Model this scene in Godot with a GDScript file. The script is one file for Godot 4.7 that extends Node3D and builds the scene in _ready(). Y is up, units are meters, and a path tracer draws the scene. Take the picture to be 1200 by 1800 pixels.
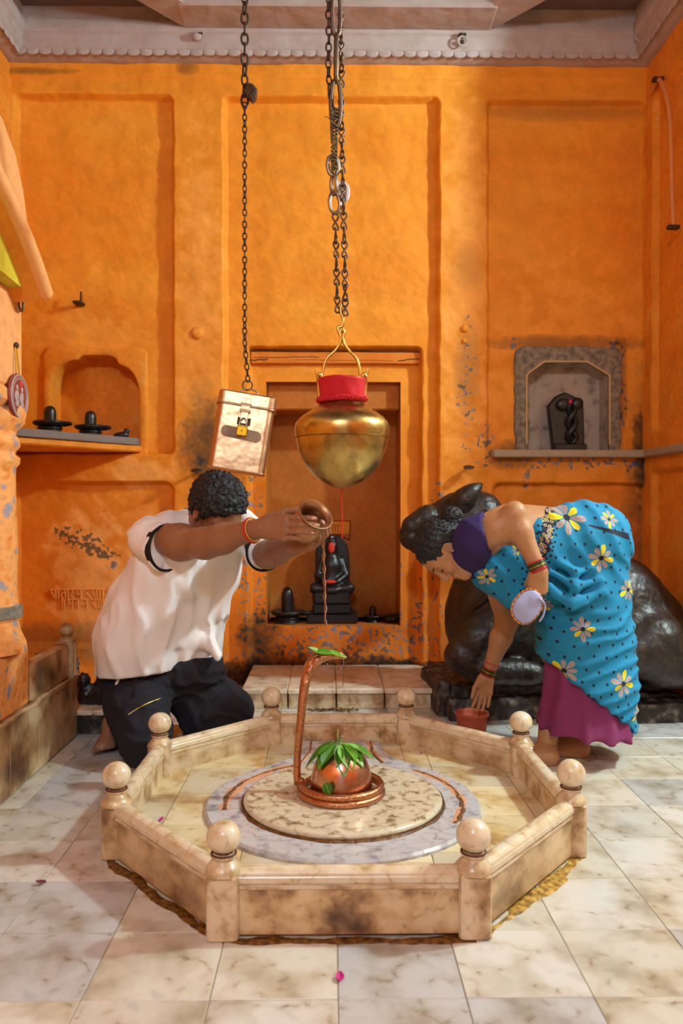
extends Node3D
# A small temple chamber: a kneeling man pours water over a cobra and lingam inside an octagonal marble railing,
# a woman in a blue saree bends beside a bull statue. Units metres, y up, the camera looks along -z.

const EYE := Vector3(0, 1, 0)
const FOCAL := 1400.0          # focal length in pixels of the 1200 x 1800 frame
var cam_basis := Basis.from_euler(Vector3(-0.0086, -0.0129, 0))
var names := {}
var rng := RandomNumberGenerator.new()
var M := {}                    # materials by name
var TEX := {}

func P(px: float, py: float, z: float) -> Vector3:      # the point at distance z (metres along -z) that this sight line meets
	var d := cam_basis * Vector3((px - 600.0) / FOCAL, (900.0 - py) / FOCAL, -1.0)
	return EYE + d * (z / -d.z)

func F(px: float, py: float, y := 0.0) -> Vector3:      # the point at height y that this sight line meets
	var d := cam_basis * Vector3((px - 600.0) / FOCAL, (900.0 - py) / FOCAL, -1.0)
	return EYE + d * ((y - 1.0) / d.y)

func numbered(called: String) -> String:
	if not names.has(called):
		names[called] = 0
		return called
	names[called] += 1
	return "%s_%03d" % [called, names[called]]

func tag(o: Node3D, label: String, category: String, group := "") -> Node3D:
	o.set_meta("label", label)
	o.set_meta("category", category)
	if group != "":
		o.set_meta("group", group)
	return o

func thing(called: String, label: String, category: String, at := Vector3.ZERO, group := "") -> Node3D:
	var o := Node3D.new()
	o.name = numbered(called)
	add_child(o)
	o.position = at
	return tag(o, label, category, group)

func put(called: String, mesh: Mesh, mat: Material, parent: Node = null, at := Transform3D()) -> MeshInstance3D:
	var o := MeshInstance3D.new()
	o.mesh = mesh
	o.material_override = mat
	o.transform = at
	if parent == null:
		o.name = numbered(called)
		add_child(o)
	else:
		o.name = called
		parent.add_child(o, true)
	return o

func struct(called: String, mesh: Mesh, mat: Material, parent: Node = null) -> MeshInstance3D:
	var o := put(called, mesh, mat, parent)
	if parent == null:
		o.set_meta("kind", "structure")
	return o

# ------------------------------------------------------------------ mesh builder
class MB:
	var v := PackedVector3Array()
	var n := PackedVector3Array()
	var uv := PackedVector2Array()
	var col := PackedColorArray()
	var ix := PackedInt32Array()
	var colored := false
	var tint := Color.WHITE
	var xf := Transform3D()

	func tri_patch(pts: PackedVector3Array, tris: PackedInt32Array, uvs := PackedVector2Array(), cols := PackedColorArray()) -> MB:
		# one smooth patch: shared points, normals from the faces around each
		var base := v.size()
		var nn := PackedVector3Array()
		nn.resize(pts.size())
		var q := PackedVector3Array()
		q.resize(pts.size())
		for i in pts.size():
			q[i] = xf * pts[i]
		for t in range(0, tris.size(), 3):
			var a := tris[t]
			var b := tris[t + 1]
			var c := tris[t + 2]
			var f := (q[c] - q[a]).cross(q[b] - q[a])
			nn[a] += f
			nn[b] += f
			nn[c] += f
		for i in pts.size():
			nn[i] = nn[i].normalized() if nn[i].length_squared() > 1e-20 else Vector3.UP
		v.append_array(q)
		n.append_array(nn)
		if uvs.size() == pts.size():
			uv.append_array(uvs)
		else:
			var z := PackedVector2Array()
			z.resize(pts.size())
			uv.append_array(z)
		if cols.size() == pts.size():
			col.append_array(cols)
			colored = true
		else:
			var w := PackedColorArray()
			w.resize(pts.size())
			w.fill(tint)
			col.append_array(w)
			if tint != Color.WHITE:
				colored = true
		var at := ix.size()
		ix.resize(at + tris.size())
		for t in tris.size():
			ix[at + t] = tris[t] + base
		return self

	func grid(rows: Array, wrap := false, flip := false, us := 1.0, vs := 1.0, cols: Array = []) -> MB:
		# rows of equally many points; wrap joins the end of each row to its start
		var nu: int = rows[0].size()
		var nv := rows.size()
		var pts := PackedVector3Array()
		var uvs := PackedVector2Array()
		var cc := PackedColorArray()
		for j in nv:
			pts.append_array(rows[j])
			for i in nu:
				uvs.append(Vector2(float(i) / maxi(1, nu - 1) * us, float(j) / maxi(1, nv - 1) * vs))
			if cols.size():
				cc.append_array(cols[j])
		var tr := PackedInt32Array()
		for j in nv - 1:
			for i in (nu if wrap else nu - 1):
				var a := j * nu + i
				var b := j * nu + (i + 1) % nu
				var c := a + nu
				var d := b + nu
				if flip:
					tr.append_array([a, c, b, b, c, d])
				else:
					tr.append_array([a, b, c, b, d, c])
		return tri_patch(pts, tr, uvs, cc)

	func quad(a: Vector3, b: Vector3, c: Vector3, d: Vector3) -> MB:   # a b c d clockwise seen from outside
		return tri_patch(PackedVector3Array([a, b, c, d]), PackedInt32Array([0, 1, 2, 0, 2, 3]), PackedVector2Array([Vector2(0, 1), Vector2(0, 0), Vector2(1, 0), Vector2(1, 1)]))

	func fan(ring: PackedVector3Array, flip := false) -> MB:
		var c := Vector3.ZERO
		for p in ring:
			c += p
		var pts := ring.duplicate()
		pts.append(c / ring.size())
		var tr := PackedInt32Array()
		var m := ring.size()
		for i in m:
			if flip:
				tr.append_array([i, m, (i + 1) % m])
			else:
				tr.append_array([i, (i + 1) % m, m])
		return tri_patch(pts, tr)

	func box(lo: Vector3, hi: Vector3, bev := 0.004) -> MB:             # a box with all its edges chamfered
		var c := (lo + hi) / 2.0
		var h := (hi - lo) / 2.0
		var b := minf(bev, minf(h.x, minf(h.y, h.z)) * 0.9)
		var p := func(sx, sy, sz, k):
			var q := Vector3(sx * h.x, sy * h.y, sz * h.z)
			if k != 0: q.x -= sx * b
			if k != 1: q.y -= sy * b
			if k != 2: q.z -= sz * b
			return c + q
		for ax in 3:
			var u := (ax + 1) % 3
			var w := (ax + 2) % 3
			for s in [-1.0, 1.0]:
				var q := []
				for e in [[-1, -1], [-1, 1], [1, 1], [1, -1]]:
					var g := [0.0, 0.0, 0.0]
					g[ax] = s
					g[u] = e[0]
					g[w] = e[1]
					q.append(p.call(g[0], g[1], g[2], ax))
				if s > 0: quad(q[0], q[1], q[2], q[3])
				else: quad(q[3], q[2], q[1], q[0])
			for e in [[-1, -1], [-1, 1], [1, 1], [1, -1]]:              # the edges along ax
				var g0 := [0.0, 0.0, 0.0]
				g0[u] = e[0]
				g0[w] = e[1]
				var g1 := g0.duplicate()
				g0[ax] = -1
				g1[ax] = 1
				var a = p.call(g0[0], g0[1], g0[2], u)
				var d = p.call(g0[0], g0[1], g0[2], w)
				var b2 = p.call(g1[0], g1[1], g1[2], u)
				var c2 = p.call(g1[0], g1[1], g1[2], w)
				if e[0] * e[1] > 0: quad(a, d, c2, b2)
				else: quad(a, b2, c2, d)
		for sx in [-1, 1]:
			for sy in [-1, 1]:
				for sz in [-1, 1]:
					var t := PackedVector3Array([p.call(sx, sy, sz, 0), p.call(sx, sy, sz, 1), p.call(sx, sy, sz, 2)])
					tri_patch(t, PackedInt32Array([0, 2, 1] if sx * sy * sz > 0 else [0, 1, 2]))
		return self

	func lathe(prof: Array, segs := 32, at := Transform3D(), a0 := 0.0, wob = null) -> MB:
		# profile of Vector2(radius, height) from bottom to top; a repeated point makes a sharp edge
		var rows := []
		for k in prof.size() + 1:
			if k == prof.size() or (k > 0 and prof[k].is_equal_approx(prof[k - 1])):
				if rows.size() > 1:
					grid(rows, true, false, 1.0, 1.0)
				rows = []
				if k == prof.size():
					break
			var r := PackedVector3Array()
			for i in segs:
				var a := a0 + TAU * i / segs
				var q := Vector3(cos(a) * prof[k].x, prof[k].y, -sin(a) * prof[k].x)
				if wob != null:
					q = wob.call(q, a)
				r.append(at * q)
			rows.append(r)
		return self

	func tube(path: PackedVector3Array, rad: Variant, segs := 8, closed := false, flat := 1.0, up0 := Vector3.ZERO) -> MB:
		# round bar along a path; rad is a number or one radius a point; ends rounded
		var m := path.size()
		var rows := []
		var up := up0
		var t_prev := Vector3.ZERO
		for i in m:
			var t: Vector3
			if closed:
				t = (path[(i + 1) % m] - path[(i + m - 1) % m]).normalized()
			else:
				t = (path[mini(i + 1, m - 1)] - path[maxi(i - 1, 0)]).normalized()
			if i == 0:
				if up == Vector3.ZERO:
					up = Vector3.UP if absf(t.y) < 0.9 else Vector3.RIGHT
			up = (up - t * up.dot(t)).normalized()
			var s := t.cross(up)
			var r: float = rad if (rad is float or rad is int) else rad[i]
			var ring := PackedVector3Array()
			for k in segs:
				var a := TAU * k / segs
				ring.append(path[i] + (up * cos(a) * flat + s * sin(a)) * r)
			if not closed and i == 0:
				var c0 := PackedVector3Array()
				for k in segs:
					c0.append(path[0] - t * r * 0.55 + (ring[k] - path[0]) * 0.6)
				var z0 := PackedVector3Array()
				z0.resize(segs)
				z0.fill(path[0] - t * r * 0.75)
				rows.append(z0)
				rows.append(c0)
			rows.append(ring)
			if not closed and i == m - 1:
				var c1 := PackedVector3Array()
				for k in segs:
					c1.append(path[i] + t * r * 0.55 + (ring[k] - path[i]) * 0.6)
				var z1 := PackedVector3Array()
				z1.resize(segs)
				z1.fill(path[i] + t * r * 0.75)
				rows.append(c1)
				rows.append(z1)
			t_prev = t
		if closed:
			rows.append(rows[0].duplicate())
		return grid(rows, true, true, 1.0, m / 4.0)

	func prism(poly: PackedVector2Array, depth: float, at := Transform3D(), bev := 0.0) -> MB:
		# outline in x,y pushed from z=0 to z=depth, the front edge (z=depth) and the back edge chamfered by bev
		var pl := poly.duplicate()
		if Geometry2D.is_polygon_clockwise(pl):
			pl.reverse()
		var inner := pl
		if bev > 0.0:
			var ins := Geometry2D.offset_polygon(pl, -bev, Geometry2D.JOIN_MITER)
			if ins.size() == 1 and ins[0].size() == pl.size():
				inner = ins[0]
				var best := 0
				for k in inner.size():
					if inner[k].distance_to(pl[0]) < inner[best].distance_to(pl[0]): best = k
				var rot := PackedVector2Array()
				for k in inner.size(): rot.append(inner[(best + k) % inner.size()])
				inner = rot
			else:
				bev = 0.0
		var tr := Geometry2D.triangulate_polygon(inner)
		var f := PackedVector3Array()
		var b := PackedVector3Array()
		for q in inner:
			f.append(at * Vector3(q.x, q.y, depth))
			b.append(at * Vector3(q.x, q.y, 0))
		var front := PackedInt32Array()
		var back := PackedInt32Array()
		for t in range(0, tr.size(), 3):
			var cw := (inner[tr[t + 1]] - inner[tr[t]]).cross(inner[tr[t + 2]] - inner[tr[t]]) < 0
			front.append_array([tr[t], tr[t + 1], tr[t + 2]] if cw else [tr[t], tr[t + 2], tr[t + 1]])
			back.append_array([tr[t], tr[t + 2], tr[t + 1]] if cw else [tr[t], tr[t + 1], tr[t + 2]])
		tri_patch(f, front, pl if pl.size() == f.size() else PackedVector2Array())
		tri_patch(b, back, pl if pl.size() == f.size() else PackedVector2Array())
		var m := pl.size()
		for i in m:
			var j := (i + 1) % m
			var p0 := pl[i]
			var p1 := pl[j]
			quad(at * Vector3(p0.x, p0.y, bev), at * Vector3(p0.x, p0.y, depth - bev), at * Vector3(p1.x, p1.y, depth - bev), at * Vector3(p1.x, p1.y, bev))
			if bev > 0.0:
				quad(at * Vector3(p0.x, p0.y, depth - bev), f[i], f[j], at * Vector3(p1.x, p1.y, depth - bev))
				quad(b[i], at * Vector3(p0.x, p0.y, bev), at * Vector3(p1.x, p1.y, bev), b[j])
		return self

	func ball(c: Vector3, r: Vector3, segs := 20, rings := 12, basis := Basis()) -> MB:
		var rows := []
		for j in rings + 1:
			var th := PI * (float(j) / rings - 0.5)
			var row := PackedVector3Array()
			for i in segs:
				var a := TAU * i / segs
				row.append(c + basis * Vector3(cos(a) * cos(th) * r.x, sin(th) * r.y, -sin(a) * cos(th) * r.z))
			rows.append(row)
		return grid(rows, true)

	func mesh() -> ArrayMesh:
		var a := []
		a.resize(Mesh.ARRAY_MAX)
		a[Mesh.ARRAY_VERTEX] = v
		a[Mesh.ARRAY_NORMAL] = n
		a[Mesh.ARRAY_TEX_UV] = uv
		if colored:
			a[Mesh.ARRAY_COLOR] = col
		a[Mesh.ARRAY_INDEX] = ix
		var m := ArrayMesh.new()
		m.add_surface_from_arrays(Mesh.PRIMITIVE_TRIANGLES, a)
		return m

# ------------------------------------------------------------------ signed-distance bodies meshed as surface nets
class SDF:
	var o: Vector3
	var h: float
	var nx: int
	var ny: int
	var nz: int
	var f := PackedFloat32Array()

	func _init(lo: Vector3, hi: Vector3, cell: float) -> void:
		o = lo
		h = cell
		nx = int(ceil((hi.x - lo.x) / cell)) + 1
		ny = int(ceil((hi.y - lo.y) / cell)) + 1
		nz = int(ceil((hi.z - lo.z) / cell)) + 1
		f.resize(nx * ny * nz)
		f.fill(10.0)

	func span(lo: Vector3, hi: Vector3) -> Array:
		return [clampi(int((lo.x - o.x) / h), 0, nx - 1), clampi(int((hi.x - o.x) / h) + 1, 0, nx - 1),
			clampi(int((lo.y - o.y) / h), 0, ny - 1), clampi(int((hi.y - o.y) / h) + 1, 0, ny - 1),
			clampi(int((lo.z - o.z) / h), 0, nz - 1), clampi(int((hi.z - o.z) / h) + 1, 0, nz - 1)]

	func cap(a: Vector3, b: Vector3, ra: float, rb: float, k := 0.02) -> SDF:      # tapered capsule, joined with a smooth minimum
		var m := maxf(ra, rb) + k + h * 2.0
		var mm := Vector3(m, m, m)
		var s := span(a.min(b) - mm, a.max(b) + mm)
		var ab := b - a
		var l2 := maxf(ab.length_squared(), 1e-9)
		var q := 0.25 / maxf(k, 1e-5)
		for z in range(s[4], s[5] + 1):
			for y in range(s[2], s[3] + 1):
				var p := Vector3(o.x + s[0] * h, o.y + y * h, o.z + z * h) - a
				var i: int = s[0] + nx * (y + ny * z)
				for x in range(s[0], s[1] + 1):
					var t := clampf(p.dot(ab) / l2, 0.0, 1.0)
					var d := (p - ab * t).length() - ra - (rb - ra) * t
					var e := f[i]
					var g := k - absf(d - e)
					f[i] = minf(d, e) - (g * g * q if g > 0.0 else 0.0)
					p.x += h
					i += 1
		return self

	func chain(pts: Array, rad: Array, k := 0.02) -> SDF:
		for i in pts.size() - 1:
			cap(pts[i], pts[i + 1], rad[i], rad[i + 1], k)
		return self

	func ell(c: Vector3, r: Vector3, b := Basis(), k := 0.02, cut := false) -> SDF:   # ellipsoid; cut takes it away instead
		var m := maxf(r.x, maxf(r.y, r.z)) + k + h * 2.0
		var mm := Vector3(m, m, m)
		var s := span(c - mm, c + mm)
		var inv := b.transposed()
		var q := 0.25 / maxf(k, 1e-5)
		for z in range(s[4], s[5] + 1):
			for y in range(s[2], s[3] + 1):
				var w := Vector3(o.x + s[0] * h, o.y + y * h, o.z + z * h) - c
				var i: int = s[0] + nx * (y + ny * z)
				for x in range(s[0], s[1] + 1):
					var p := inv * w
					var k0 := (p / r).length()
					var k1 := (p / (r * r)).length()
					var d := k0 * (k0 - 1.0) / k1 if k1 > 1e-6 else -minf(r.x, minf(r.y, r.z))
					var e := f[i]
					if cut:
						d = -d
						var g := k - absf(d - e)
						f[i] = maxf(d, e) + (g * g * q if g > 0.0 else 0.0)
					else:
						var g := k - absf(d - e)
						f[i] = minf(d, e) - (g * g * q if g > 0.0 else 0.0)
					w.x += h
					i += 1
		return self

	func plane(p0: Vector3, nrm: Vector3, k := 0.006) -> SDF:      # keeps what lies behind the plane (against nrm)
		var nn := nrm.normalized()
		var q := 0.25 / k
		for z in nz:
			for y in ny:
				var i := nx * (y + ny * z)
				var d := (Vector3(o.x, o.y + y * h, o.z + z * h) - p0).dot(nn)
				for x in nx:
					var e := f[i]
					if e < 5.0:
						var g := k - absf(d - e)
						f[i] = maxf(d, e) + (g * g * q if g > 0.0 else 0.0)
					d += nn.x * h
					i += 1
		return self

	func warp(fn: Callable, near := 0.03) -> SDF:              # adds fn(point) to the distance close to the surface
		var i := 0
		for z in nz:
			for y in ny:
				for x in nx:
					var e := f[i]
					if e < near and e > -near:
						f[i] = e + fn.call(Vector3(o.x + x * h, o.y + y * h, o.z + z * h))
					i += 1
		return self

	func at(p: Vector3) -> float:
		var q := (p - o) / h
		var x := int(round(q.x))
		var y := int(round(q.y))
		var z := int(round(q.z))
		if x < 0 or y < 0 or z < 0 or x >= nx or y >= ny or z >= nz: return 10.0
		return f[x + nx * (y + ny * z)]

	func slope(p: Vector3) -> Vector3:
		var e := h * 1.5
		return Vector3(at(p + Vector3(e, 0, 0)) - at(p - Vector3(e, 0, 0)), at(p + Vector3(0, e, 0)) - at(p - Vector3(0, e, 0)), at(p + Vector3(0, 0, e)) - at(p - Vector3(0, 0, e))).normalized()

	func strike(from: Vector3, dir: Vector3) -> Vector3:        # where a line first meets the body
		var p := from
		for k in 6000:
			var e := at(p)
			if e < 0.0: return p
			p += dir * clampf(e * 0.5, 0.0008, 0.02)
		return from

	func build(mb: MB, colour = null, tex = null) -> void:
		var idx := PackedInt32Array()
		idx.resize(nx * ny * nz)
		idx.fill(-1)
		var pts := PackedVector3Array()
		var tr := PackedInt32Array()
		var off := PackedInt32Array([0, 1, nx, nx + 1, nx * ny, nx * ny + 1, nx * ny + nx, nx * ny + nx + 1])
		var ea := PackedInt32Array([0, 2, 4, 6, 0, 1, 4, 5, 0, 1, 2, 3])
		var eb := PackedInt32Array([1, 3, 5, 7, 2, 3, 6, 7, 4, 5, 6, 7])
		var lim := h * 3.2
		var g := PackedFloat32Array()
		g.resize(8)
		for z in nz - 1:
			for y in ny - 1:
				var i := nx * (y + ny * z)
				for x in nx - 1:
					var c := f[i]
					if c < lim and c > -lim:
						var mask := 0
						for k in 8:
							var e := f[i + off[k]]
							g[k] = e
							if e < 0.0:
								mask |= 1 << k
						if mask != 0 and mask != 255:
							var s := Vector3.ZERO
							var m := 0
							for k in 12:
								var a := ea[k]
								var b := eb[k]
								if (mask >> a & 1) != (mask >> b & 1):
									var t := g[a] / (g[a] - g[b])
									var pa := Vector3(a & 1, a >> 1 & 1, a >> 2 & 1)
									s += pa + (Vector3(b & 1, b >> 1 & 1, b >> 2 & 1) - pa) * t
									m += 1
							idx[i] = pts.size()
							pts.append(o + (Vector3(x, y, z) + s / m) * h)
					i += 1
		var sx := 1
		var sy := nx
		var sz := nx * ny
		for z in range(1, nz - 1):
			for y in range(1, ny - 1):
				var i := nx * (y + ny * z) + 1
				for x in range(1, nx - 1):
					if idx[i] >= 0 or (f[i] < lim and f[i] > -lim):
						var ins := f[i] < 0.0
						for ax in 3:
							var st: int = [sx, sy, sz][ax]
							if (f[i + st] < 0.0) != ins:
								var u: int = [sy, sz, sx][ax]
								var w: int = [sz, sx, sy][ax]
								var a := idx[i]
								var b := idx[i - u]
								var c := idx[i - u - w]
								var d := idx[i - w]
								if a >= 0 and b >= 0 and c >= 0 and d >= 0:
									if ins:
										tr.append_array([a, c, b, a, d, c])
									else:
										tr.append_array([a, b, c, a, c, d])
					i += 1
		var cc := PackedColorArray()
		var uu := PackedVector2Array()
		if colour != null:
			for p in pts:
				cc.append(colour.call(p))
		if tex != null:
			for p in pts:
				uu.append(tex.call(p))
		mb.tri_patch(pts, tr, uu, cc)

func curve(pts: Array, step := 6) -> PackedVector3Array:       # a smooth line through the points
	var r := PackedVector3Array()
	for i in pts.size() - 1:
		var p0: Vector3 = pts[maxi(i - 1, 0)]
		var p1: Vector3 = pts[i]
		var p2: Vector3 = pts[i + 1]
		var p3: Vector3 = pts[mini(i + 2, pts.size() - 1)]
		for k in step:
			r.append(p1.cubic_interpolate(p2, p0, p3, float(k) / step))
	r.append(pts[pts.size() - 1])
	return r

func spread(vals: Array, count: int) -> PackedFloat32Array:    # numbers spread evenly over count points
	var r := PackedFloat32Array()
	for i in count:
		var t := float(i) / maxi(1, count - 1) * (vals.size() - 1)
		var k := mini(int(t), vals.size() - 2)
		r.append(lerpf(vals[k], vals[k + 1], t - k))
	return r

func rrect(w: float, hgt: float, r: float, seg := 5) -> PackedVector2Array:   # rounded rectangle about the origin
	var pts := PackedVector2Array()
	for c in 4:
		var cx: float = [1, -1, -1, 1][c] * (w / 2 - r)
		var cy: float = [1, 1, -1, -1][c] * (hgt / 2 - r)
		for k in seg + 1:
			var a := PI / 2 * (c + float(k) / seg)
			pts.append(Vector2(cx + cos(a) * r, cy + sin(a) * r))
	return pts

# ------------------------------------------------------------------ materials
func ntex(seed_: int, freq: float, oct: int, stops: Array, type := FastNoiseLite.TYPE_SIMPLEX_SMOOTH, fractal := FastNoiseLite.FRACTAL_FBM, warp := 0.0, size := 512, bump := 0.0) -> NoiseTexture2D:
	# a seamless noise picture; stops are [place, colour] pairs
	var nz := FastNoiseLite.new()
	nz.seed = seed_
	nz.noise_type = type
	nz.frequency = freq
	nz.fractal_type = fractal
	nz.fractal_octaves = oct
	if warp > 0.0:
		nz.domain_warp_enabled = true
		nz.domain_warp_amplitude = warp
		nz.domain_warp_frequency = freq * 0.8
		nz.domain_warp_fractal_octaves = 3
	var t := NoiseTexture2D.new()
	t.width = size
	t.height = size
	t.seamless = true
	t.noise = nz
	if bump > 0.0:
		t.as_normal_map = true
		t.bump_strength = bump
	else:
		var g := Gradient.new()
		g.offsets = PackedFloat32Array(stops.map(func(e): return e[0]))
		g.colors = PackedColorArray(stops.map(func(e): return e[1]))
		t.color_ramp = g
	return t

func mat(called: String, c: Color, rough := 0.6, metal := 0.0) -> StandardMaterial3D:
	var m := StandardMaterial3D.new()
	m.resource_name = called
	m.albedo_color = c
	m.roughness = rough
	m.metallic = metal
	m.vertex_color_use_as_albedo = true
	M[called] = m
	return m

func tri(m: StandardMaterial3D, scale: float, world := true, off := Vector3.ZERO) -> StandardMaterial3D:
	m.uv1_triplanar = true
	m.uv1_world_triplanar = world
	m.uv1_scale = Vector3.ONE * scale
	m.uv1_offset = off
	m.uv1_triplanar_sharpness = 4.0
	return m

func bumpy(m: StandardMaterial3D, t: Texture2D, amount: float) -> StandardMaterial3D:
	m.normal_enabled = true
	m.normal_texture = t
	m.normal_scale = amount
	return m

func over(m: StandardMaterial3D, t: Texture2D, scale: float) -> StandardMaterial3D:   # a second pattern multiplied on top
	m.detail_enabled = true
	m.detail_blend_mode = BaseMaterial3D.BLEND_MODE_MUL
	m.detail_albedo = t
	m.detail_uv_layer = BaseMaterial3D.DETAIL_UV_2 if m.uv1_triplanar else BaseMaterial3D.DETAIL_UV_1
	if m.uv1_triplanar:
		m.uv2_triplanar = true
		m.uv2_world_triplanar = m.uv1_world_triplanar
		m.uv2_scale = Vector3.ONE * scale
		m.uv2_triplanar_sharpness = 4.0
	return m

func C(r: float, g: float, b: float) -> Color:
	return Color(r, g, b)

func H(hex: String) -> Color:
	return Color.html(hex)

func make_materials() -> void:
	var bump_fine := ntex(5, 0.03, 4, [], FastNoiseLite.TYPE_SIMPLEX_SMOOTH, FastNoiseLite.FRACTAL_FBM, 0.0, 512, 4.0)
	var bump_soft := ntex(6, 0.010, 3, [], FastNoiseLite.TYPE_SIMPLEX_SMOOTH, FastNoiseLite.FRACTAL_FBM, 0.0, 512, 6.0)
	var bump_cell := ntex(7, 0.05, 3, [], FastNoiseLite.TYPE_CELLULAR, FastNoiseLite.FRACTAL_FBM, 0.0, 512, 8.0)
	TEX.fine = bump_fine
	TEX.soft = bump_soft
	TEX.cell = bump_cell
	var W := Color.WHITE
	# plaster
	var paint := ntex(11, 0.008, 5, [[0.0, H("d98a2a")], [0.35, H("e8932c")], [0.6, H("f09a34")], [0.8, H("eda14e")], [1.0, H("f0ab66")]])
	var mot := ntex(12, 0.02, 5, [[0.0, C(0.93, 0.90, 0.88)], [0.4, C(0.98, 0.97, 0.96)], [0.6, W], [1.0, W]])
	bumpy(over(tri(mat("plaster", C(1, 0.95, 0.65), 0.75), 0.9), mot, 2.3), bump_soft, 0.5).albedo_texture = paint
	var chip := ntex(13, 0.018, 6, [[0.0, H("8d8797")], [0.26, H("a79da8")], [0.29, H("e39a52")], [0.34, H("f0a35a")], [0.6, H("f4a85e")], [0.78, H("eb8c36")], [1.0, H("d06a20")]], FastNoiseLite.TYPE_SIMPLEX_SMOOTH, FastNoiseLite.FRACTAL_FBM, 18.0)
	bumpy(over(tri(mat("pillar_paint", W, 0.7), 1.6), mot, 3.1), bump_soft, 0.7).albedo_texture = chip
	bumpy(over(tri(mat("eave_paint", H("f5ac68"), 0.7), 1.1), mot, 1.3), bump_soft, 0.35)
	bumpy(over(tri(mat("yellow_paint", H("d8c42c"), 0.7), 1.1), mot, 1.3), bump_soft, 0.35)
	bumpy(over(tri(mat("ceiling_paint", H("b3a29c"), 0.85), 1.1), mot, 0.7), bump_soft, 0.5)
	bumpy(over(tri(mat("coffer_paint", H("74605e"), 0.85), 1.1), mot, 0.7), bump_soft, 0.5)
	var conc := ntex(15, 0.03, 5, [[0.0, H("5b5347")], [0.5, H("857a69")], [1.0, H("a09787")]])
	bumpy(tri(mat("concrete", W, 0.9), 1.5), bump_fine, 0.6).albedo_texture = conc
	bumpy(tri(mat("whitewash", C(1.0, 0.97, 0.93), 0.85), 1.5), bump_fine, 0.4).albedo_texture = ntex(16, 0.012, 5, [[0.0, H("7d736b")], [0.4, H("b3a89e")], [1.0, H("c2b8ae")]])
	# marble
	var vein := ntex(21, 0.0045, 5, [[0.0, H("f4efe6")], [0.6, H("efe8dc")], [0.80, H("e6dccb")], [0.90, H("d0c1aa")], [0.97, H("ad9f8d")], [1.0, H("8d8276")]], FastNoiseLite.TYPE_SIMPLEX_SMOOTH, FastNoiseLite.FRACTAL_RIDGED, 55.0, 1024)
	var cloud := ntex(22, 0.008, 4, [[0.0, C(0.80, 0.76, 0.70)], [0.3, C(0.93, 0.91, 0.88)], [0.55, W], [0.8, W], [1.0, C(0.84, 0.86, 0.9)]], FastNoiseLite.TYPE_SIMPLEX_SMOOTH, FastNoiseLite.FRACTAL_FBM, 30.0)
	var grime := ntex(23, 0.0055, 6, [[0.0, C(0.36, 0.27, 0.19)], [0.25, C(0.60, 0.48, 0.36)], [0.5, C(0.90, 0.79, 0.64)], [0.7, C(1, 0.93, 0.80)], [1.0, C(1, 0.96, 0.88)]], FastNoiseLite.TYPE_SIMPLEX_SMOOTH, FastNoiseLite.FRACTAL_FBM, 25.0)
	var amber := ntex(29, 0.009, 5, [[0.0, C(0.72, 0.56, 0.38)], [0.28, C(0.90, 0.81, 0.66)], [0.5, C(0.98, 0.95, 0.88)], [1.0, W]], FastNoiseLite.TYPE_SIMPLEX_SMOOTH, FastNoiseLite.FRACTAL_FBM, 30.0)
	var tones := [C(0.90, 0.90, 0.90), C(0.87, 0.86, 0.83), C(0.80, 0.81, 0.84), C(0.90, 0.89, 0.86), C(0.85, 0.85, 0.84)]
	for k in 5:
		var m := mat("tile%d" % k, tones[k], 0.22)
		m.albedo_texture = vein
		over(m, cloud, 1.0)
	var wm := tones.map(func(c): return Color(c.r * 1.10, c.g * 1.07, c.b * 0.97))
	for k in 3:                                                      # the tiles inside the railing are yellowed by offerings
		var m := mat("yellow_tile%d" % k, wm[k], 0.2)
		m.albedo_texture = vein
		over(m, amber, 1.0)
	over(tri(mat("marble", C(1, 0.96, 0.9), 0.28), 1.5), cloud, 2.2).albedo_texture = vein
	over(tri(mat("stained_marble", C(0.92, 0.89, 0.84), 0.3), 1.7), grime, 2.1).albedo_texture = vein
	over(tri(mat("worn_marble", C(0.92, 0.90, 0.86), 0.28), 1.9, true, Vector3(0.3, 0.2, 0.4)), ntex(24, 0.006, 6, [[0.0, C(0.55, 0.45, 0.34)], [0.3, C(0.82, 0.71, 0.57)], [0.55, C(1, 0.94, 0.84)], [1.0, W]]), 3.0).albedo_texture = vein
	over(tri(mat("grey_marble", C(0.82, 0.83, 0.88), 0.22), 2.5), ntex(25, 0.012, 5, [[0.0, C(0.62, 0.6, 0.6)], [0.25, C(0.85, 0.84, 0.86)], [0.5, W], [1.0, W]], FastNoiseLite.TYPE_SIMPLEX_SMOOTH, FastNoiseLite.FRACTAL_FBM, 20.0), 2.0).albedo_texture = vein
	over(tri(mat("disc_marble", C(0.90, 0.88, 0.83), 0.2), 2.5), ntex(26, 0.014, 5, [[0.0, C(0.5, 0.44, 0.38)], [0.25, C(0.82, 0.76, 0.68)], [0.42, C(1, 0.98, 0.94)], [1.0, W]], FastNoiseLite.TYPE_SIMPLEX_SMOOTH, FastNoiseLite.FRACTAL_FBM, 30.0), 2.4).albedo_texture = vein
	tri(mat("plinth_marble", C(0.86, 0.83, 0.78), 0.45), 1.2)
	over(M.plinth_marble, grime, 1.1).albedo_texture = vein
	mat("grout", H("9a8466"), 0.9)
	var gunk := ntex(27, 0.03, 5, [[0.0, H("4a3212")], [0.3, H("83601f")], [0.55, H("b08432")], [0.75, H("c99f45")], [1.0, H("dcb866")]])
	bumpy(tri(mat("gunk", W, 0.5), 2.5), bump_fine, 1.2).albedo_texture = gunk
	bumpy(tri(mat("gunk_dark", C(0.66, 0.55, 0.42), 0.45), 2.5), bump_fine, 1.2).albedo_texture = gunk
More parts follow.
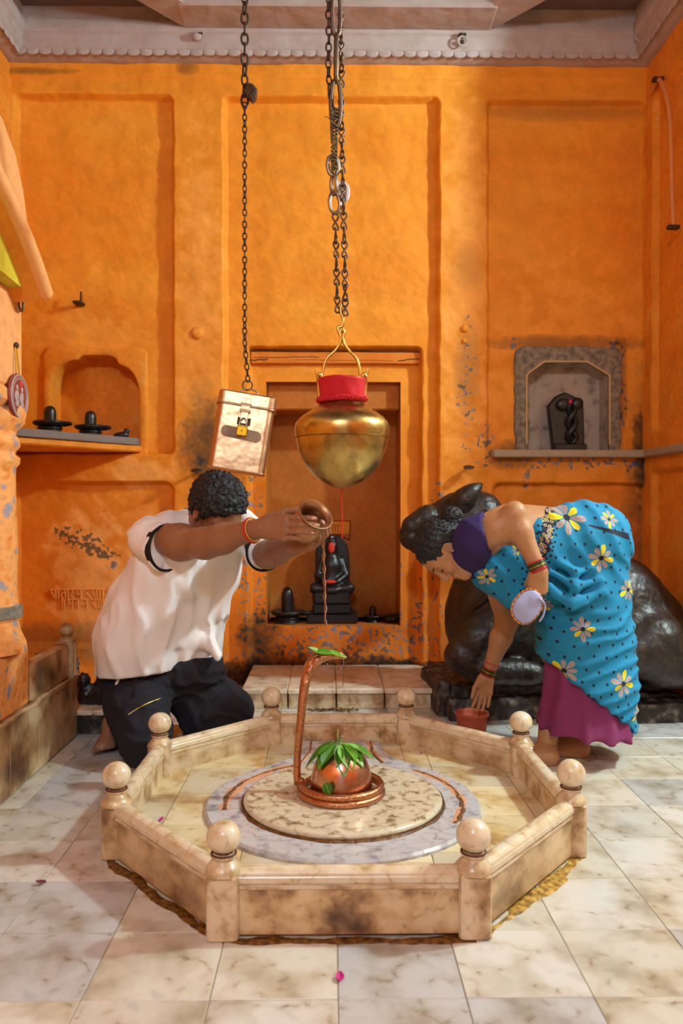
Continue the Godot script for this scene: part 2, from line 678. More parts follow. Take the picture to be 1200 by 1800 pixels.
	over(tri(mat("coping_marble", C(0.95, 0.93, 0.89), 0.26), 2.2, true, Vector3(0.5, 0.1, 0.7)), ntex(28, 0.008, 5, [[0.0, C(0.82, 0.72, 0.58)], [0.3, C(0.95, 0.89, 0.79)], [0.55, C(1, 0.97, 0.91)], [1.0, W]]), 3.0).albedo_texture = vein
	mat("grime_dark", H("5a2a18"), 0.6)
	mat("salmon_paint", H("d79a70"), 0.6)
	mat("brown_paint", H("6b4a2c"), 0.6)
	# black stone, dark bronze-like stone
	bumpy(tri(mat("black_stone", H("1d1a1a"), 0.35), 5.0, false), bump_fine, 0.5)
	bumpy(tri(mat("bull_stone", W, 0.42), 2.2, false), bump_fine, 0.55).albedo_texture = ntex(31, 0.02, 5, [[0.0, H("151110")], [0.5, H("271d19")], [0.8, H("3b2c21")], [1.0, H("503c2a")]])
	M.bull_stone.uv1_triplanar = true
	bumpy(tri(mat("dark_plinth", W, 0.6), 1.6), bump_fine, 0.8).albedo_texture = ntex(32, 0.015, 6, [[0.0, H("191514")], [0.45, H("2e2723")], [0.62, H("4d443d")], [0.8, H("7b6f62")], [1.0, H("9a8c78")]])
	# metals
	var brassr := ntex(41, 0.01, 5, [[0.0, C(0.2, 0.2, 0.2)], [0.5, C(0.30, 0.30, 0.30)], [1.0, C(0.46, 0.46, 0.46)]])
	var bm := mat("brass", H("cdb06a"), 1.0, 1.0)
	tri(bm, 2.5, false)
	bm.roughness_texture = brassr
	bm.albedo_texture = ntex(42, 0.012, 5, [[0.0, C(0.72, 0.72, 0.7)], [0.4, C(0.94, 0.94, 0.94)], [1.0, W]])
	mat("brass_plain", H("d8b060"), 0.3, 1.0)
	mat("brass_seam", H("6b4d18"), 0.5, 0.8)
	var cm := mat("copper", H("e2ac90"), 0.26, 1.0)
	tri(cm, 4.0, false)
	cm.albedo_texture = ntex(43, 0.02, 5, [[0.0, C(0.82, 0.80, 0.78)], [0.4, C(0.94, 0.94, 0.94)], [1.0, W]])
	var sm := bumpy(mat("snake_copper", H("d89c74"), 0.34, 1.0), bump_cell, 0.6)
	tri(sm, 9.0, false)
	sm.albedo_texture = ntex(44, 0.02, 4, [[0.0, C(0.7, 0.64, 0.6)], [0.5, C(0.92, 0.9, 0.88)], [1.0, W]])
	var tin := bumpy(mat("tin", H("cfae88"), 0.38, 1.0), bump_soft, 0.35)
	tri(tin, 1.6, false)
	tin.albedo_texture = ntex(45, 0.03, 5, [[0.0, H("a08a78")], [0.12, H("e6dace")], [0.3, W], [1.0, W]])
	mat("iron", H("6b5545"), 0.45, 0.8)
	mat("rust_iron", H("4c392c"), 0.6, 0.6)
	mat("steel_wire", H("9a8a7a"), 0.4, 1.0)
	mat("vessel_copper", H("b58a64"), 0.42, 0.9)
	mat("lock_brass", H("b98a1c"), 0.4, 0.9)
	mat("red_cloth", H("c3121e"), 0.85)
	bumpy(tri(M.red_cloth, 14.0, false), bump_fine, 0.8)
	mat("red_paint", H("a8220f"), 0.7)
	mat("orange_mark", H("d8470f"), 0.7)
	mat("plaque_red", H("8f3b34"), 0.45)
	mat("plaque_grey", H("b29a94"), 0.45)
	mat("white_tag", H("e9e4ee"), 0.4)
	tri(mat("label_print", W, 0.55), 9.0, false).albedo_texture = ntex(46, 0.02, 3, [[0.0, H("5a4a3a")], [0.35, H("8a6a4a")], [0.5, H("a5745a")], [0.62, H("6e6a56")], [0.8, H("b08a6a")], [1.0, H("c9a27c")]])
	mat("wire_green", H("5d5334"), 0.9)
	mat("terracotta", H("b8573a"), 0.8)
	bumpy(tri(M.terracotta, 6.0, false), bump_fine, 0.5)
	mat("pvc", H("d98a48"), 0.6)
	mat("slate_shelf", H("7c6c66"), 0.6)
	bumpy(tri(M.slate_shelf, 3.0), bump_fine, 0.5)
	mat("wood_dark", H("4a3018"), 0.8)
	mat("sindoor", H("d93318"), 0.8)
	mat("pink_petal", H("c2187e"), 0.6)
	mat("purple_petal", H("6a1838"), 0.6)
	# plants
	for k in 3:
		var lf := mat("leaf%d" % k, [H("4f8a1e"), H("6aa82a"), H("3b6e17")][k], 0.35)
		lf.backlight_enabled = true
		lf.backlight = C(0.16, 0.26, 0.04)
	mat("leaf_vein", H("a9c860"), 0.5)
	# water
	var wa := mat("water", Color(1, 1, 1, 0.0), 0.03)
	wa.vertex_color_use_as_albedo = false
	wa.refraction_enabled = true
	wa.refraction_scale = 0.033
	# people
	var sk := ntex(51, 0.02, 4, [[0.0, C(0.95, 0.93, 0.92)], [0.5, W], [1.0, W]])
	for e in [["skin_man", H("9a6a4c"), 0.5], ["skin_woman", H("b58258"), 0.48]]:
		var m := mat(e[0], e[1], e[2])
		tri(m, 5.0, false)
		m.albedo_texture = sk
		bumpy(m, bump_fine, 0.10)
	mat("hair", H("131114"), 0.62)
	mat("eye_white", H("d8cfc8"), 0.3)
	mat("eye_dark", H("140c08"), 0.2)
	mat("brow", H("1a1008"), 0.8)
	mat("lip", H("8a4638"), 0.5)
	mat("nail", H("d39c86"), 0.4)
	var shirt := mat("white_shirt", H("f6f2f0"), 0.9)
	bumpy(tri(shirt, 18.0, false), bump_fine, 0.25)
	mat("black_trim", H("131118"), 0.85)
	bumpy(tri(mat("navy_cloth", H("17151f"), 0.9), 18.0, false), bump_fine, 0.3)
	mat("zip_metal", H("c9ad6a"), 0.35, 1.0)
	mat("thread_red", H("c8261a"), 0.8)
	mat("thread_gold", H("d8a030"), 0.6)
	bumpy(tri(mat("blouse", H("2c1a58"), 0.85), 18.0, false), bump_fine, 0.3)
	bumpy(tri(mat("petticoat", H("7d2b5c"), 0.9), 14.0, false), bump_fine, 0.3)
	mat("bangle_red", H("b01c22"), 0.25)
	mat("bangle_green", H("26431c"), 0.25)
	mat("bangle_gold", H("c99a3a"), 0.3, 1.0)
	mat("tray_white", H("a3a8cf"), 0.5)
	# lamps
	var lamp := mat("lamp_glow", C(1, 0.96, 0.9), 0.5)
	lamp.vertex_color_use_as_albedo = false
	lamp.emission_enabled = true
	lamp.emission = C(1, 0.95, 0.88)
	lamp.emission_energy_multiplier = 6.0
	mat("enamel", H("d8d4cc"), 0.4)

func wall_picture(px_size: int) -> ImageTexture:
	# the painted back wall, 4 m square: orange limewash with blotches, peeled patches, soot
	var n1 := FastNoiseLite.new(); n1.seed = 61; n1.frequency = 0.9; n1.fractal_octaves = 4
	var n2 := FastNoiseLite.new(); n2.seed = 62; n2.frequency = 7.0; n2.fractal_octaves = 5
	var n3 := FastNoiseLite.new(); n3.seed = 63; n3.frequency = 26.0; n3.fractal_octaves = 4
	var deep := C(0.91, 0.54, 0.06)
	var pale := C(0.94, 0.61, 0.15)
	var red := C(0.92, 0.49, 0.07)
	var peel := C(0.56, 0.52, 0.62)
	# each patch: centre px, py, half sizes in px, strength
	var wp := func(px, py): return P(px, py, 4.375)
	var peels := []
	for e in [[600, 1145, 150, 32, 0.55], [640, 1112, 110, 10, 0.6], [700, 1040, 8, 90, 0.9], [452, 1000, 8, 170, 0.45], [428, 1060, 8, 150, 0.5], [820, 690, 12, 90, 0.3], [858, 770, 14, 22, 0.8], [905, 602, 6, 9, 1.0],
			[1000, 812, 130, 10, 0.55], [1120, 815, 26, 10, 0.85], [925, 840, 6, 14, 0.8], [1095, 690, 8, 70, 0.5], [1083, 605, 8, 7, 0.9], [196, 993, 6, 7, 0.9], [440, 880, 7, 60, 0.35], [770, 880, 8, 30, 0.6], [770, 1000, 6, 120, 0.35], [350, 815, 10, 12, 0.3], [660, 1065, 26, 20, 0.5], [740, 1110, 10, 60, 0.4]]:
		var c: Vector3 = wp.call(e[0], e[1])
		peels.append([c.x, c.y, e[2] / 320.0, e[3] / 320.0, e[4]])
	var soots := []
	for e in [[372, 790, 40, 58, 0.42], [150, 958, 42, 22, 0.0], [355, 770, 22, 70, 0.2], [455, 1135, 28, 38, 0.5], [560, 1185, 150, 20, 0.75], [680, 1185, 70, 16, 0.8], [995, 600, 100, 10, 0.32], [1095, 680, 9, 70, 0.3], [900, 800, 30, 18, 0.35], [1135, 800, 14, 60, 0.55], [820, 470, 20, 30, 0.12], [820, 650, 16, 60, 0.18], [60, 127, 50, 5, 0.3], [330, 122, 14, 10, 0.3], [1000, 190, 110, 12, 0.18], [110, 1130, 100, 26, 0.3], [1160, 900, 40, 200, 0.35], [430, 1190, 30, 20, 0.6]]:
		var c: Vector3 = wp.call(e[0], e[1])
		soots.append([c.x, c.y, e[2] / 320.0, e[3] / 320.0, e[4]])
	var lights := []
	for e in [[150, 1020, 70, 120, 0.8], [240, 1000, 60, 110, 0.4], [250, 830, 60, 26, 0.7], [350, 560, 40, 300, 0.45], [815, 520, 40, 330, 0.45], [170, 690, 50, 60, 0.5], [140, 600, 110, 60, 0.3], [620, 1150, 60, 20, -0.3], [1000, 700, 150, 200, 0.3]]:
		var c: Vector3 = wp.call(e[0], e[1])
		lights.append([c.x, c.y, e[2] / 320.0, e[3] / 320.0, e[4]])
	var flake: Vector3 = wp.call(150, 960)
	var bands := []
	var lock := Mutex.new()
	var jobs := 16
	bands.resize(jobs)
	var rows := px_size / jobs
	var work := func(job: int) -> void:
		var buf := PackedByteArray()
		buf.resize(rows * px_size * 3)
		var at := 0
		for r in rows:
			var y := 4.0 - (job * rows + r + 0.5) * 4.0 / px_size
			var pe := peels.filter(func(e): return absf(y - e[1]) < e[3] * 1.6)
			var so := soots.filter(func(e): return absf(y - e[1]) < e[3] * 1.7)
			var li := lights.filter(func(e): return absf(y - e[1]) < e[3] * 1.7)
			for i in px_size:
				var x := (i + 0.5) * 4.0 / px_size - 2.0
				var a := n1.get_noise_2d(x * 1.0, y * 2.6)
				var b := n2.get_noise_2d(x, y)
				var f := n3.get_noise_2d(x, y)
				var c := deep.lerp(pale, clampf(0.30 + a * 0.8 + b * 0.12, 0, 1))
				if y < 1.3:
					c = c.lerp(red, clampf((1.3 - y) * 1.5, 0, 0.75))
				var dk := 1.0 + b * 0.05 + f * 0.03
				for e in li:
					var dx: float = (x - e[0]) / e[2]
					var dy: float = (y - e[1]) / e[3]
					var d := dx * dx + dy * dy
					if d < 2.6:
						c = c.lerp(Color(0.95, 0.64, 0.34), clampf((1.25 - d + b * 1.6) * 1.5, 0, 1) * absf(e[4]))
				for e in pe:
					var dx: float = (x - e[0]) / e[2]
					var dy: float = (y - e[1]) / e[3]
					var d := dx * dx + dy * dy
					if d < 2.4:
						var k: float = (1.0 - d * 0.55) * e[4] + f * 1.8 + b * 0.5 - 0.70
						if k > 0.0:
							c = c.lerp(peel.lerp(Color(0.42, 0.36, 0.33), clampf(b * 2.0 + 0.2, 0, 1)), clampf(k * 14.0, 0, 0.9))
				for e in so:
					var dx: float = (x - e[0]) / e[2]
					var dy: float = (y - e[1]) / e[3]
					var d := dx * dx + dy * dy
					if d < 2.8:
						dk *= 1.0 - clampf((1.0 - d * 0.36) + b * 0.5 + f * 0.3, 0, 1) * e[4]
				var fx := (x - flake.x) / 0.13
				var fy := (y - flake.y) / 0.075
				if absf(fx) < 1.4 and absf(fy) < 1.4:
					var k := 0.75 - absf(fx * 0.8 + fy * 0.9) * 1.1 - absf(fx) * 0.3 + f * 1.8 + b * 0.6 - 0.30
					if fy < -0.85: k -= (-0.85 - fy) * 5.0
					if k > 0.0:
						c = c.lerp(Color(0.42, 0.31, 0.2), clampf(k * 12.0, 0, 0.9))
				dk = maxf(dk, 0.08)
				buf[at] = clampi(int(c.r * dk * 255.0), 0, 255)
				buf[at + 1] = clampi(int(c.g * dk * 255.0), 0, 255)
				buf[at + 2] = clampi(int(c.b * dk * 255.0), 0, 255)
				at += 3
		lock.lock()
		bands[job] = buf
		lock.unlock()
	var id := WorkerThreadPool.add_group_task(work, jobs)
	WorkerThreadPool.wait_for_group_task_completion(id)
	var all := PackedByteArray()
	for b in bands:
		all.append_array(b)
	return ImageTexture.create_from_image(Image.create_from_data(px_size, px_size, false, Image.FORMAT_RGB8, all))

# ------------------------------------------------------------------ the place
const UPB := Basis(Vector3(1, 0, 0), Vector3(0, 0, -1), Vector3(0, 1, 0))   # lays an x,y outline flat, pushed upwards
const ZW := 4.375              # distance of the back wall
const XL := -1.74
const XR := 1.73
const HC := 3.40               # height of the wall top
var nz_a := FastNoiseLite.new()
var nz_b := FastNoiseLite.new()

func _ready() -> void:
	rng.seed = 4711
	nz_a.seed = 71; nz_a.frequency = 2.2; nz_a.fractal_octaves = 3
	nz_b.seed = 72; nz_b.frequency = 14.0; nz_b.fractal_octaves = 3
	set_camera_and_light()
	make_materials()
	build_room()
	build_floor()
	build_objects()

func set_camera_and_light() -> void:
	var cam := Camera3D.new()
	cam.name = "camera"
	cam.position = EYE
	cam.basis = cam_basis
	cam.fov = rad_to_deg(2.0 * atan(900.0 / FOCAL))
	cam.near = 0.05
	cam.far = 60.0
	var ca := CameraAttributesPhysical.new()
	ca.frustum_focal_length = 12.0 / (900.0 / FOCAL)
	ca.frustum_focus_distance = 2.95
	ca.exposure_aperture = 2.2
	cam.attributes = ca
	add_child(cam)
	cam.current = true
	var env := Environment.new()
	env.background_mode = Environment.BG_SKY
	var sky := Sky.new()
	var sm := ProceduralSkyMaterial.new()
	sm.sky_top_color = Color(0.45, 0.55, 0.7)
	sm.sky_horizon_color = Color(0.7, 0.72, 0.75)
	sm.ground_horizon_color = Color(0.5, 0.48, 0.45)
	sm.ground_bottom_color = Color(0.3, 0.28, 0.26)
	sky.sky_material = sm
	env.sky = sky
	env.background_energy_multiplier = 1.0
	env.tonemap_mode = Environment.TONE_MAPPER_LINEAR
	env.tonemap_exposure = 1.16
	env.sdfgi_enabled = true
	env.ssao_enabled = true
	env.ssil_enabled = true
	var we := WorldEnvironment.new()
	we.name = "environment"
	we.environment = env
	add_child(we)
	lamp_omni("side_lamp", Vector3(2.9, 3.2, -2.55), 10.2, Color(0.81, 0.93, 0.96), 0.10)
	lamp_omni("ceiling_lamp_front", Vector3(-0.35, 2.9, 0.75), 4.4, Color(0.80, 0.92, 1.0), 0.16)

func lamp_omni(called: String, at: Vector3, energy: float, c: Color, size: float) -> void:
	var l := OmniLight3D.new()
	l.name = called + "_light"
	l.position = at
	l.light_energy = energy
	l.light_color = c
	l.light_size = size
	l.omni_range = 12.0
	l.omni_attenuation = 2.0
	l.shadow_enabled = true
	add_child(l)

func R(x0: float, y0: float, x1: float, y1: float, z := ZW) -> Rect2:      # a rectangle on a wall parallel to the picture, from its corners
	var a := P(x0, y1, z)
	var b := P(x1, y0, z)
	return Rect2(a.x, a.y, b.x - a.x, b.y - a.y)

func sdrect(x: float, y: float, r: Rect2, rad: float) -> float:
	var c := r.get_center()
	var qx := absf(x - c.x) - r.size.x / 2 + rad
	var qy := absf(y - c.y) - r.size.y / 2 + rad
	return minf(maxf(qx, qy), 0.0) + Vector2(maxf(qx, 0), maxf(qy, 0)).length() - rad

func steps(lo: float, hi: float, cell: float, exact: Array) -> PackedFloat32Array:
	var k := [lo, hi]
	for e in exact:
		if e > lo and e < hi: k.append(e)
	k.sort()
	var r := PackedFloat32Array()
	for i in k.size() - 1:
		var m: int = maxi(1, int(round((k[i + 1] - k[i]) / cell)))
		for j in m:
			r.append(lerpf(k[i], k[i + 1], float(j) / m))
	r.append(hi)
	return r

func relief(xs: PackedFloat32Array, ys: PackedFloat32Array, depth: Callable, place: Callable, texuv: Callable, holes: Array) -> ArrayMesh:
	# a plastered wall: a grid of points, each set forward or back by depth(x, y), with rectangular holes left out
	var mb := MB.new()
	var pts := PackedVector3Array()
	var uvs := PackedVector2Array()
	for y in ys:
		for x in xs:
			pts.append(place.call(x, y, depth.call(x, y)))
			uvs.append(texuv.call(x, y))
	var tr := PackedInt32Array()
	var nu := xs.size()
	for j in ys.size() - 1:
		for i in nu - 1:
			var c := Vector2((xs[i] + xs[i + 1]) / 2, (ys[j] + ys[j + 1]) / 2)
			var hole := false
			for hrect in holes:
				if hrect.has_point(c):
					hole = true
			if hole: continue
			var a := j * nu + i
			tr.append_array([a, a + nu, a + 1, a + 1, a + nu, a + nu + 1])
	return mb.tri_patch(pts, tr, uvs).mesh()

func star(poly: PackedVector2Array, c: Vector2, count: int) -> PackedVector2Array:   # where count rays from c meet the outline
	var r := PackedVector2Array()
	for k in count:
		var d := Vector2.from_angle(TAU * (k + 0.5) / count)
		var best := c
		for i in poly.size():
			var hit = Geometry2D.segment_intersects_segment(c, c + d * 20.0, poly[i], poly[(i + 1) % poly.size()])
			if hit != null and (best == c or c.distance_to(hit) > c.distance_to(best)):
				best = hit
		r.append(best)
	return r

func frame_mesh(outer: PackedVector2Array, inner: PackedVector2Array, c: Vector2, z_face: float, z_out: float, z_in: float, count := 96, soft := 0.008) -> ArrayMesh:
	# a flat surround with an opening: outer edge from z_out to the face, then the face, then the reveal back to z_in
	var po := star(outer, c, count)
	var pi := star(inner, c, count)
	var row := func(pp: PackedVector2Array, z: float) -> PackedVector3Array:
		var r := PackedVector3Array()
		for q in pp: r.append(Vector3(q.x, q.y, z))
		return r
	var mixp := func(t: float) -> PackedVector2Array:
		var r := PackedVector2Array()
		for k in count: r.append(po[k].lerp(pi[k], t))
		return r
	var mb := MB.new()
	mb.grid([row.call(po, z_out), row.call(po, z_face - soft), row.call(mixp.call(0.10), z_face), row.call(mixp.call(0.5), z_face), row.call(mixp.call(0.93), z_face), row.call(pi, z_face - soft), row.call(pi, z_face - soft * 2.0), row.call(pi, z_in)], true, true, 4.0, 1.0)
	return mb.mesh()

func build_room() -> void:
	var pic := wall_picture(1280)
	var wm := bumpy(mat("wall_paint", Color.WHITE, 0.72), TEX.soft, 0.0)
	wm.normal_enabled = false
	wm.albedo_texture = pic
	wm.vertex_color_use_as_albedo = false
	# ---- back wall
	var left_p := R(27, 168, 303, 797)
	var mid_p := R(395, 172, 771, 1330)
	var right_p := R(857, 178, 1136, 796)
	var low_l := R(27, 848, 305, 1136)
	var low_r := R(866, 850, 1136, 1330)
	var door_p := R(436, 608, 742, 1330)
	var hole_c := R(465, 666, 707, 1105)
	var hole_l := R(82, 620, 249, 792)
	var hole_r := R(918, 626, 1080, 791)
	var holes := [hole_c, hole_l, hole_r]
	var depth := func(x: float, y: float) -> float:
		var d := 0.0
		var wob := nz_a.get_noise_2d(x * 2.0, y * 2.0) * 0.006
		d -= 0.050 * smoothstep(0.006, -0.010, sdrect(x, y, left_p, 0.03) + wob)
		d -= 0.050 * smoothstep(0.006, -0.010, sdrect(x, y, mid_p, 0.03) + wob)
		d -= 0.044 * smoothstep(0.006, -0.010, sdrect(x, y, right_p, 0.03) + wob)
		d -= 0.046 * smoothstep(0.006, -0.012, sdrect(x, y, low_l, 0.05) + wob)
		d -= 0.040 * smoothstep(0.006, -0.012, sdrect(x, y, low_r, 0.04) + wob)
		d -= 0.060 * smoothstep(0.006, -0.010, sdrect(x, y, door_p, 0.02) + wob)
		d += 0.012 * smoothstep(3.322, 3.330, y)
		var hd := 9.0
		for hr in holes: hd = minf(hd, sdrect(x, y, hr, 0.0))
		var calm := smoothstep(0.0, 0.06, hd)
		d += calm * (nz_a.get_noise_2d(x, y) * 0.010 + nz_b.get_noise_2d(x, y) * 0.0022)
		return d
	var ex := []
	var ey := []
	for hr in holes:
		ex.append_array([hr.position.x, hr.end.x])
		ey.append_array([hr.position.y, hr.end.y])
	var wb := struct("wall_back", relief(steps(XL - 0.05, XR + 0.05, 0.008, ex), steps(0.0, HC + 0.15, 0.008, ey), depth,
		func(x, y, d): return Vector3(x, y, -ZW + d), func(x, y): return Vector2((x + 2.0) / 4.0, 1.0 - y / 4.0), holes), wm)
	var back := MB.new()
	for part in [[XL - 0.3, 0.0, XR + 0.3, hole_c.position.y], [XL - 0.3, hole_c.position.y, hole_c.position.x, 3.9], [hole_c.end.x, hole_c.position.y, XR + 0.3, 3.9], [hole_c.position.x, hole_c.end.y, hole_c.end.x, 3.9]]:
		back.box(Vector3(part[0], part[1], -ZW - 0.5), Vector3(part[2], part[3], -ZW - 0.27), 0.001)
	back.box(Vector3(XL - 0.3, 0, -ZW - 0.6), Vector3(XR + 0.3, 3.9, -ZW - 0.48), 0.001)
	struct("masonry", back.mesh(), M.plaster, wb)
	# the deep middle niche
	var zf := -ZW - 0.110
	var nb := MB.new()
	var a := hole_c.position
	var e := hole_c.end
	var zi := -ZW - 0.44
	nb.quad(Vector3(a.x, a.y, zi), Vector3(a.x, e.y, zi), Vector3(e.x, e.y, zi), Vector3(e.x, a.y, zi))
	nb.quad(Vector3(a.x, a.y, zf), Vector3(a.x, e.y, zf), Vector3(a.x, e.y, zi), Vector3(a.x, a.y, zi))
	nb.quad(Vector3(e.x, a.y, zi), Vector3(e.x, e.y, zi), Vector3(e.x, e.y, zf), Vector3(e.x, a.y, zf))
	nb.quad(Vector3(a.x, a.y, zf), Vector3(a.x, a.y, zi), Vector3(e.x, a.y, zi), Vector3(e.x, a.y, zf))
	nb.quad(Vector3(a.x, e.y, zi), Vector3(a.x, e.y, zf), Vector3(e.x, e.y, zf), Vector3(e.x, e.y, zi))
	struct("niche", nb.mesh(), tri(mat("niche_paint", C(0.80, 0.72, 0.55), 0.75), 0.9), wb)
	M.niche_paint.albedo_texture = M.plaster.albedo_texture
	over(M.niche_paint, M.plaster.detail_albedo, 2.3)
	var ly := P(600, 720, ZW + 0.15).y
	struct("lintel", MB.new().box(Vector3(a.x, ly, zi), Vector3(e.x, e.y + 0.01, zf - 0.06), 0.008).mesh(), M.niche_paint, wb)
	# timber lintel set in the plaster over the niche, with dark open cracks
	var tl := R(438, 611, 741, 634)
	struct("timber_lintel", MB.new().box(Vector3(tl.position.x, tl.position.y, -ZW - 0.12), Vector3(tl.end.x, tl.end.y - 0.008, -ZW - 0.083), 0.004).mesh(), tri(mat("painted_timber", C(0.92, 0.80, 0.55), 0.8), 1.2), wb)
	M.painted_timber.albedo_texture = M.plaster.albedo_texture
	var cr := MB.new()
	for s in [[440, 616, 738, 619, 0.004], [445, 629, 560, 627, 0.0025], [440, 634, 470, 631, 0.004], [700, 634, 736, 631, 0.004], [520, 632, 690, 634, 0.0018]]:
		var p0 := P(s[0], s[1], ZW + 0.084)
		var p1 := P(s[2], s[3], ZW + 0.084)
		var path := PackedVector3Array()
		for k in 9:
			path.append(p0.lerp(p1, k / 8.0) + Vector3(0, rng.randf_range(-0.003, 0.003), 0))
		cr.tube(path, s[4], 5, false, 1.0)
	struct("crack", cr.mesh(), M.wood_dark, wb)
	# left arched niche
	var zl := -ZW - 0.050
	var q := R(72, 610, 256, 800)
	var outer := PackedVector2Array([q.position, Vector2(q.end.x, q.position.y), q.end, Vector2(q.position.x, q.end.y)])
	var inner := PackedVector2Array()
	for pp in [[86, 790], [245, 790], [245, 700], [243, 678], [236, 660], [224, 646], [207, 639], [203, 628], [190, 624], [143, 624], [139, 631], [122, 633], [104, 642], [92, 658], [87, 680], [86, 710]]:
		var w := P(pp[0], pp[1], ZW + 0.03)
		inner.append(Vector2(w.x, w.y))
	struct("niche_frame", frame_mesh(outer, inner, Vector2(q.get_center().x, q.position.y + 0.22), zl + 0.016, zl - 0.01, zl - 0.2), M.plaster, wb)
	struct("niche_panel", MB.new().box(Vector3(q.position.x, q.position.y, zl - 0.23), Vector3(q.end.x, q.end.y, zl - 0.17), 0.002).mesh(), M.plaster, wb)
	# right niche: bare cement surround, cut top corners, whitewashed inside
	var zr := -ZW - 0.044
	var g := R(908, 607, 1094, 794)
	outer = PackedVector2Array()
	for k in 40:                                                      # a ragged outer edge, where the plaster was broken away
		var t := k / 40.0 * 4.0
		var s := int(t)
		var cs := [g.position, Vector2(g.end.x, g.position.y), g.end, Vector2(g.position.x, g.end.y)]
		var pt: Vector2 = cs[s].lerp(cs[(s + 1) % 4], t - s)
		outer.append(pt + Vector2(rng.randf_range(-0.008, 0.008), rng.randf_range(-0.008, 0.008)))
	inner = PackedVector2Array()
	for pp in [[926, 791], [1072, 791], [1072, 659], [1032, 635], [957, 635], [926, 658]]:
		var w := P(pp[0], pp[1], ZW + 0.02)
		inner.append(Vector2(w.x, w.y))
	var gc := Vector2(g.get_center().x, g.position.y + 0.26)
	struct("cement_surround", frame_mesh(outer, inner, gc, zr + 0.018, zr - 0.01, zr - 0.17), M.concrete, wb)
	var bead := star(inner, gc, 96)
	var bp := PackedVector3Array()
	for k in bead.size():
		if bead[k].y > g.position.y + 0.015: bp.append(Vector3(bead[k].x, bead[k].y, zr + 0.016))
	var start := 0
	for k in bp.size():
		if bp[k].distance_to(bp[(k + 1) % bp.size()]) > 0.15: start = k + 1
	var bead_path := PackedVector3Array()
	for k in bp.size(): bead_path.append(bp[(start + k) % bp.size()])
	struct("edge_bead", MB.new().tube(bead_path, 0.006, 6).mesh(), tri(mat("bead_paint", H("c9a878"), 0.8), 2.0), wb)
	struct("niche_panel", MB.new().box(Vector3(g.position.x, g.position.y, zr - 0.2), Vector3(g.end.x, g.end.y, zr - 0.15), 0.002).mesh(), M.whitewash, wb)
	var niche_in := MB.new()
	var ip := star(inner, gc, 96)
	var r0 := PackedVector3Array()
	var r1 := PackedVector3Array()
	for k in ip.size():
		r0.append(Vector3(ip[k].x, ip[k].y, zr - 0.01) + Vector3((gc.x - ip[k].x), (gc.y - ip[k].y), 0) * 0.006)
		r1.append(Vector3(ip[k].x, ip[k].y, zr - 0.15) + Vector3((gc.x - ip[k].x), (gc.y - ip[k].y), 0) * 0.006)
	struct("niche_reveal", niche_in.grid([r0, r1], true, true).mesh(), M.whitewash, wb)
	var sl := R(866, 791, 1143, 804, 4.32)
	struct("sill", MB.new().box(Vector3(sl.position.x, sl.position.y, -ZW - 0.16), Vector3(XR, sl.end.y, -4.30), 0.006).mesh(), tri(mat("sill_stone", H("a8967e"), 0.7), 1.5), wb)
	bumpy(M.sill_stone, TEX.fine, 0.6)
	# carved lettering in the lower left panel: strokes cut in low relief on a smoothed patch
	carve_inscription(wb)
	# painted sign on the back of the middle niche
	paint_sign(wb, zi)
	# ---- left wall, right wall, ceiling, front
	var side := func(yy, zz): return nz_a.get_noise_2d(zz, yy + 7.0) * 0.008 + nz_b.get_noise_2d(zz, yy) * 0.002
	var wl := struct("wall_left", relief(steps(-ZW - 0.05, 2.0, 0.03, []), steps(0, HC + 0.15, 0.03, []), func(z, y): return side.call(y, z),
		func(z, y, d): return Vector3(XL + d, y, z), func(z, y): return Vector2(z, y), []), M.plaster)
	struct("masonry", MB.new().box(Vector3(XL - 0.3, 0, -ZW - 0.5), Vector3(XL - 0.02, 3.9, 2.3), 0.001).mesh(), M.plaster, wl)
	var zo := -3.55                                                   # the opening in the right wall runs from here to z = -1.5
	var rr := Rect2(-ZW + 0.10, 1.40, 0.9, 1.78)
	var rlow := Rect2(-ZW + 0.10, 0.2, 0.9, 0.98)
	var wr := struct("wall_right", relief(steps(zo, ZW, 0.02, []).duplicate() if false else steps(-ZW - 0.05, zo, 0.014, []), steps(0, HC + 0.15, 0.014, []),
		func(z, y): return side.call(y, z + 9.0) - 0.035 * smoothstep(0.01, -0.016, sdrect(z, y, rr, 0.03)) - 0.03 * smoothstep(0.01, -0.016, sdrect(z, y, rlow, 0.03)),
		func(z, y, d): return Vector3(XR - d, y, z), func(z, y): return Vector2(z, y), []), M.plaster)
	var mr := MB.new()
	mr.box(Vector3(XR + 0.03, 0, -ZW - 0.5), Vector3(XR + 0.3, 3.9, zo), 0.01)
	mr.box(Vector3(XR, 0, zo), Vector3(XR + 0.3, 3.9, zo + 0.02), 0.004)
	mr.box(Vector3(XR, 3.45, zo), Vector3(XR + 0.3, 3.9, -1.4), 0.004)
	mr.box(Vector3(XR, 0, -1.4), Vector3(XR + 0.3, 3.9, 2.3), 0.004)
	struct("masonry", mr.mesh(), M.plaster, wr)
	var led := R(1142, 790, 1205, 800)
	struct("ledge", MB.new().box(Vector3(XR - 0.04, sl.position.y, -ZW - 0.05), Vector3(XR + 0.02, sl.end.y, zo), 0.008).mesh(), M.sill_stone, wr)
	var alc := MB.new()                                              # the lit passage beyond the opening
	alc.box(Vector3(3.2, 0, -4.2), Vector3(3.4, 3.9, -0.6), 0.002)
	alc.box(Vector3(XR + 0.3, 0, -4.2), Vector3(3.4, 3.9, -4.0), 0.002)
	alc.box(Vector3(XR + 0.3, 0, -0.8), Vector3(3.4, 3.9, -0.6), 0.002)
	alc.box(Vector3(XR, 3.6, -4.2), Vector3(3.4, 3.9, -0.6), 0.002)
	struct("wall_passage", alc.mesh(), M.whitewash)
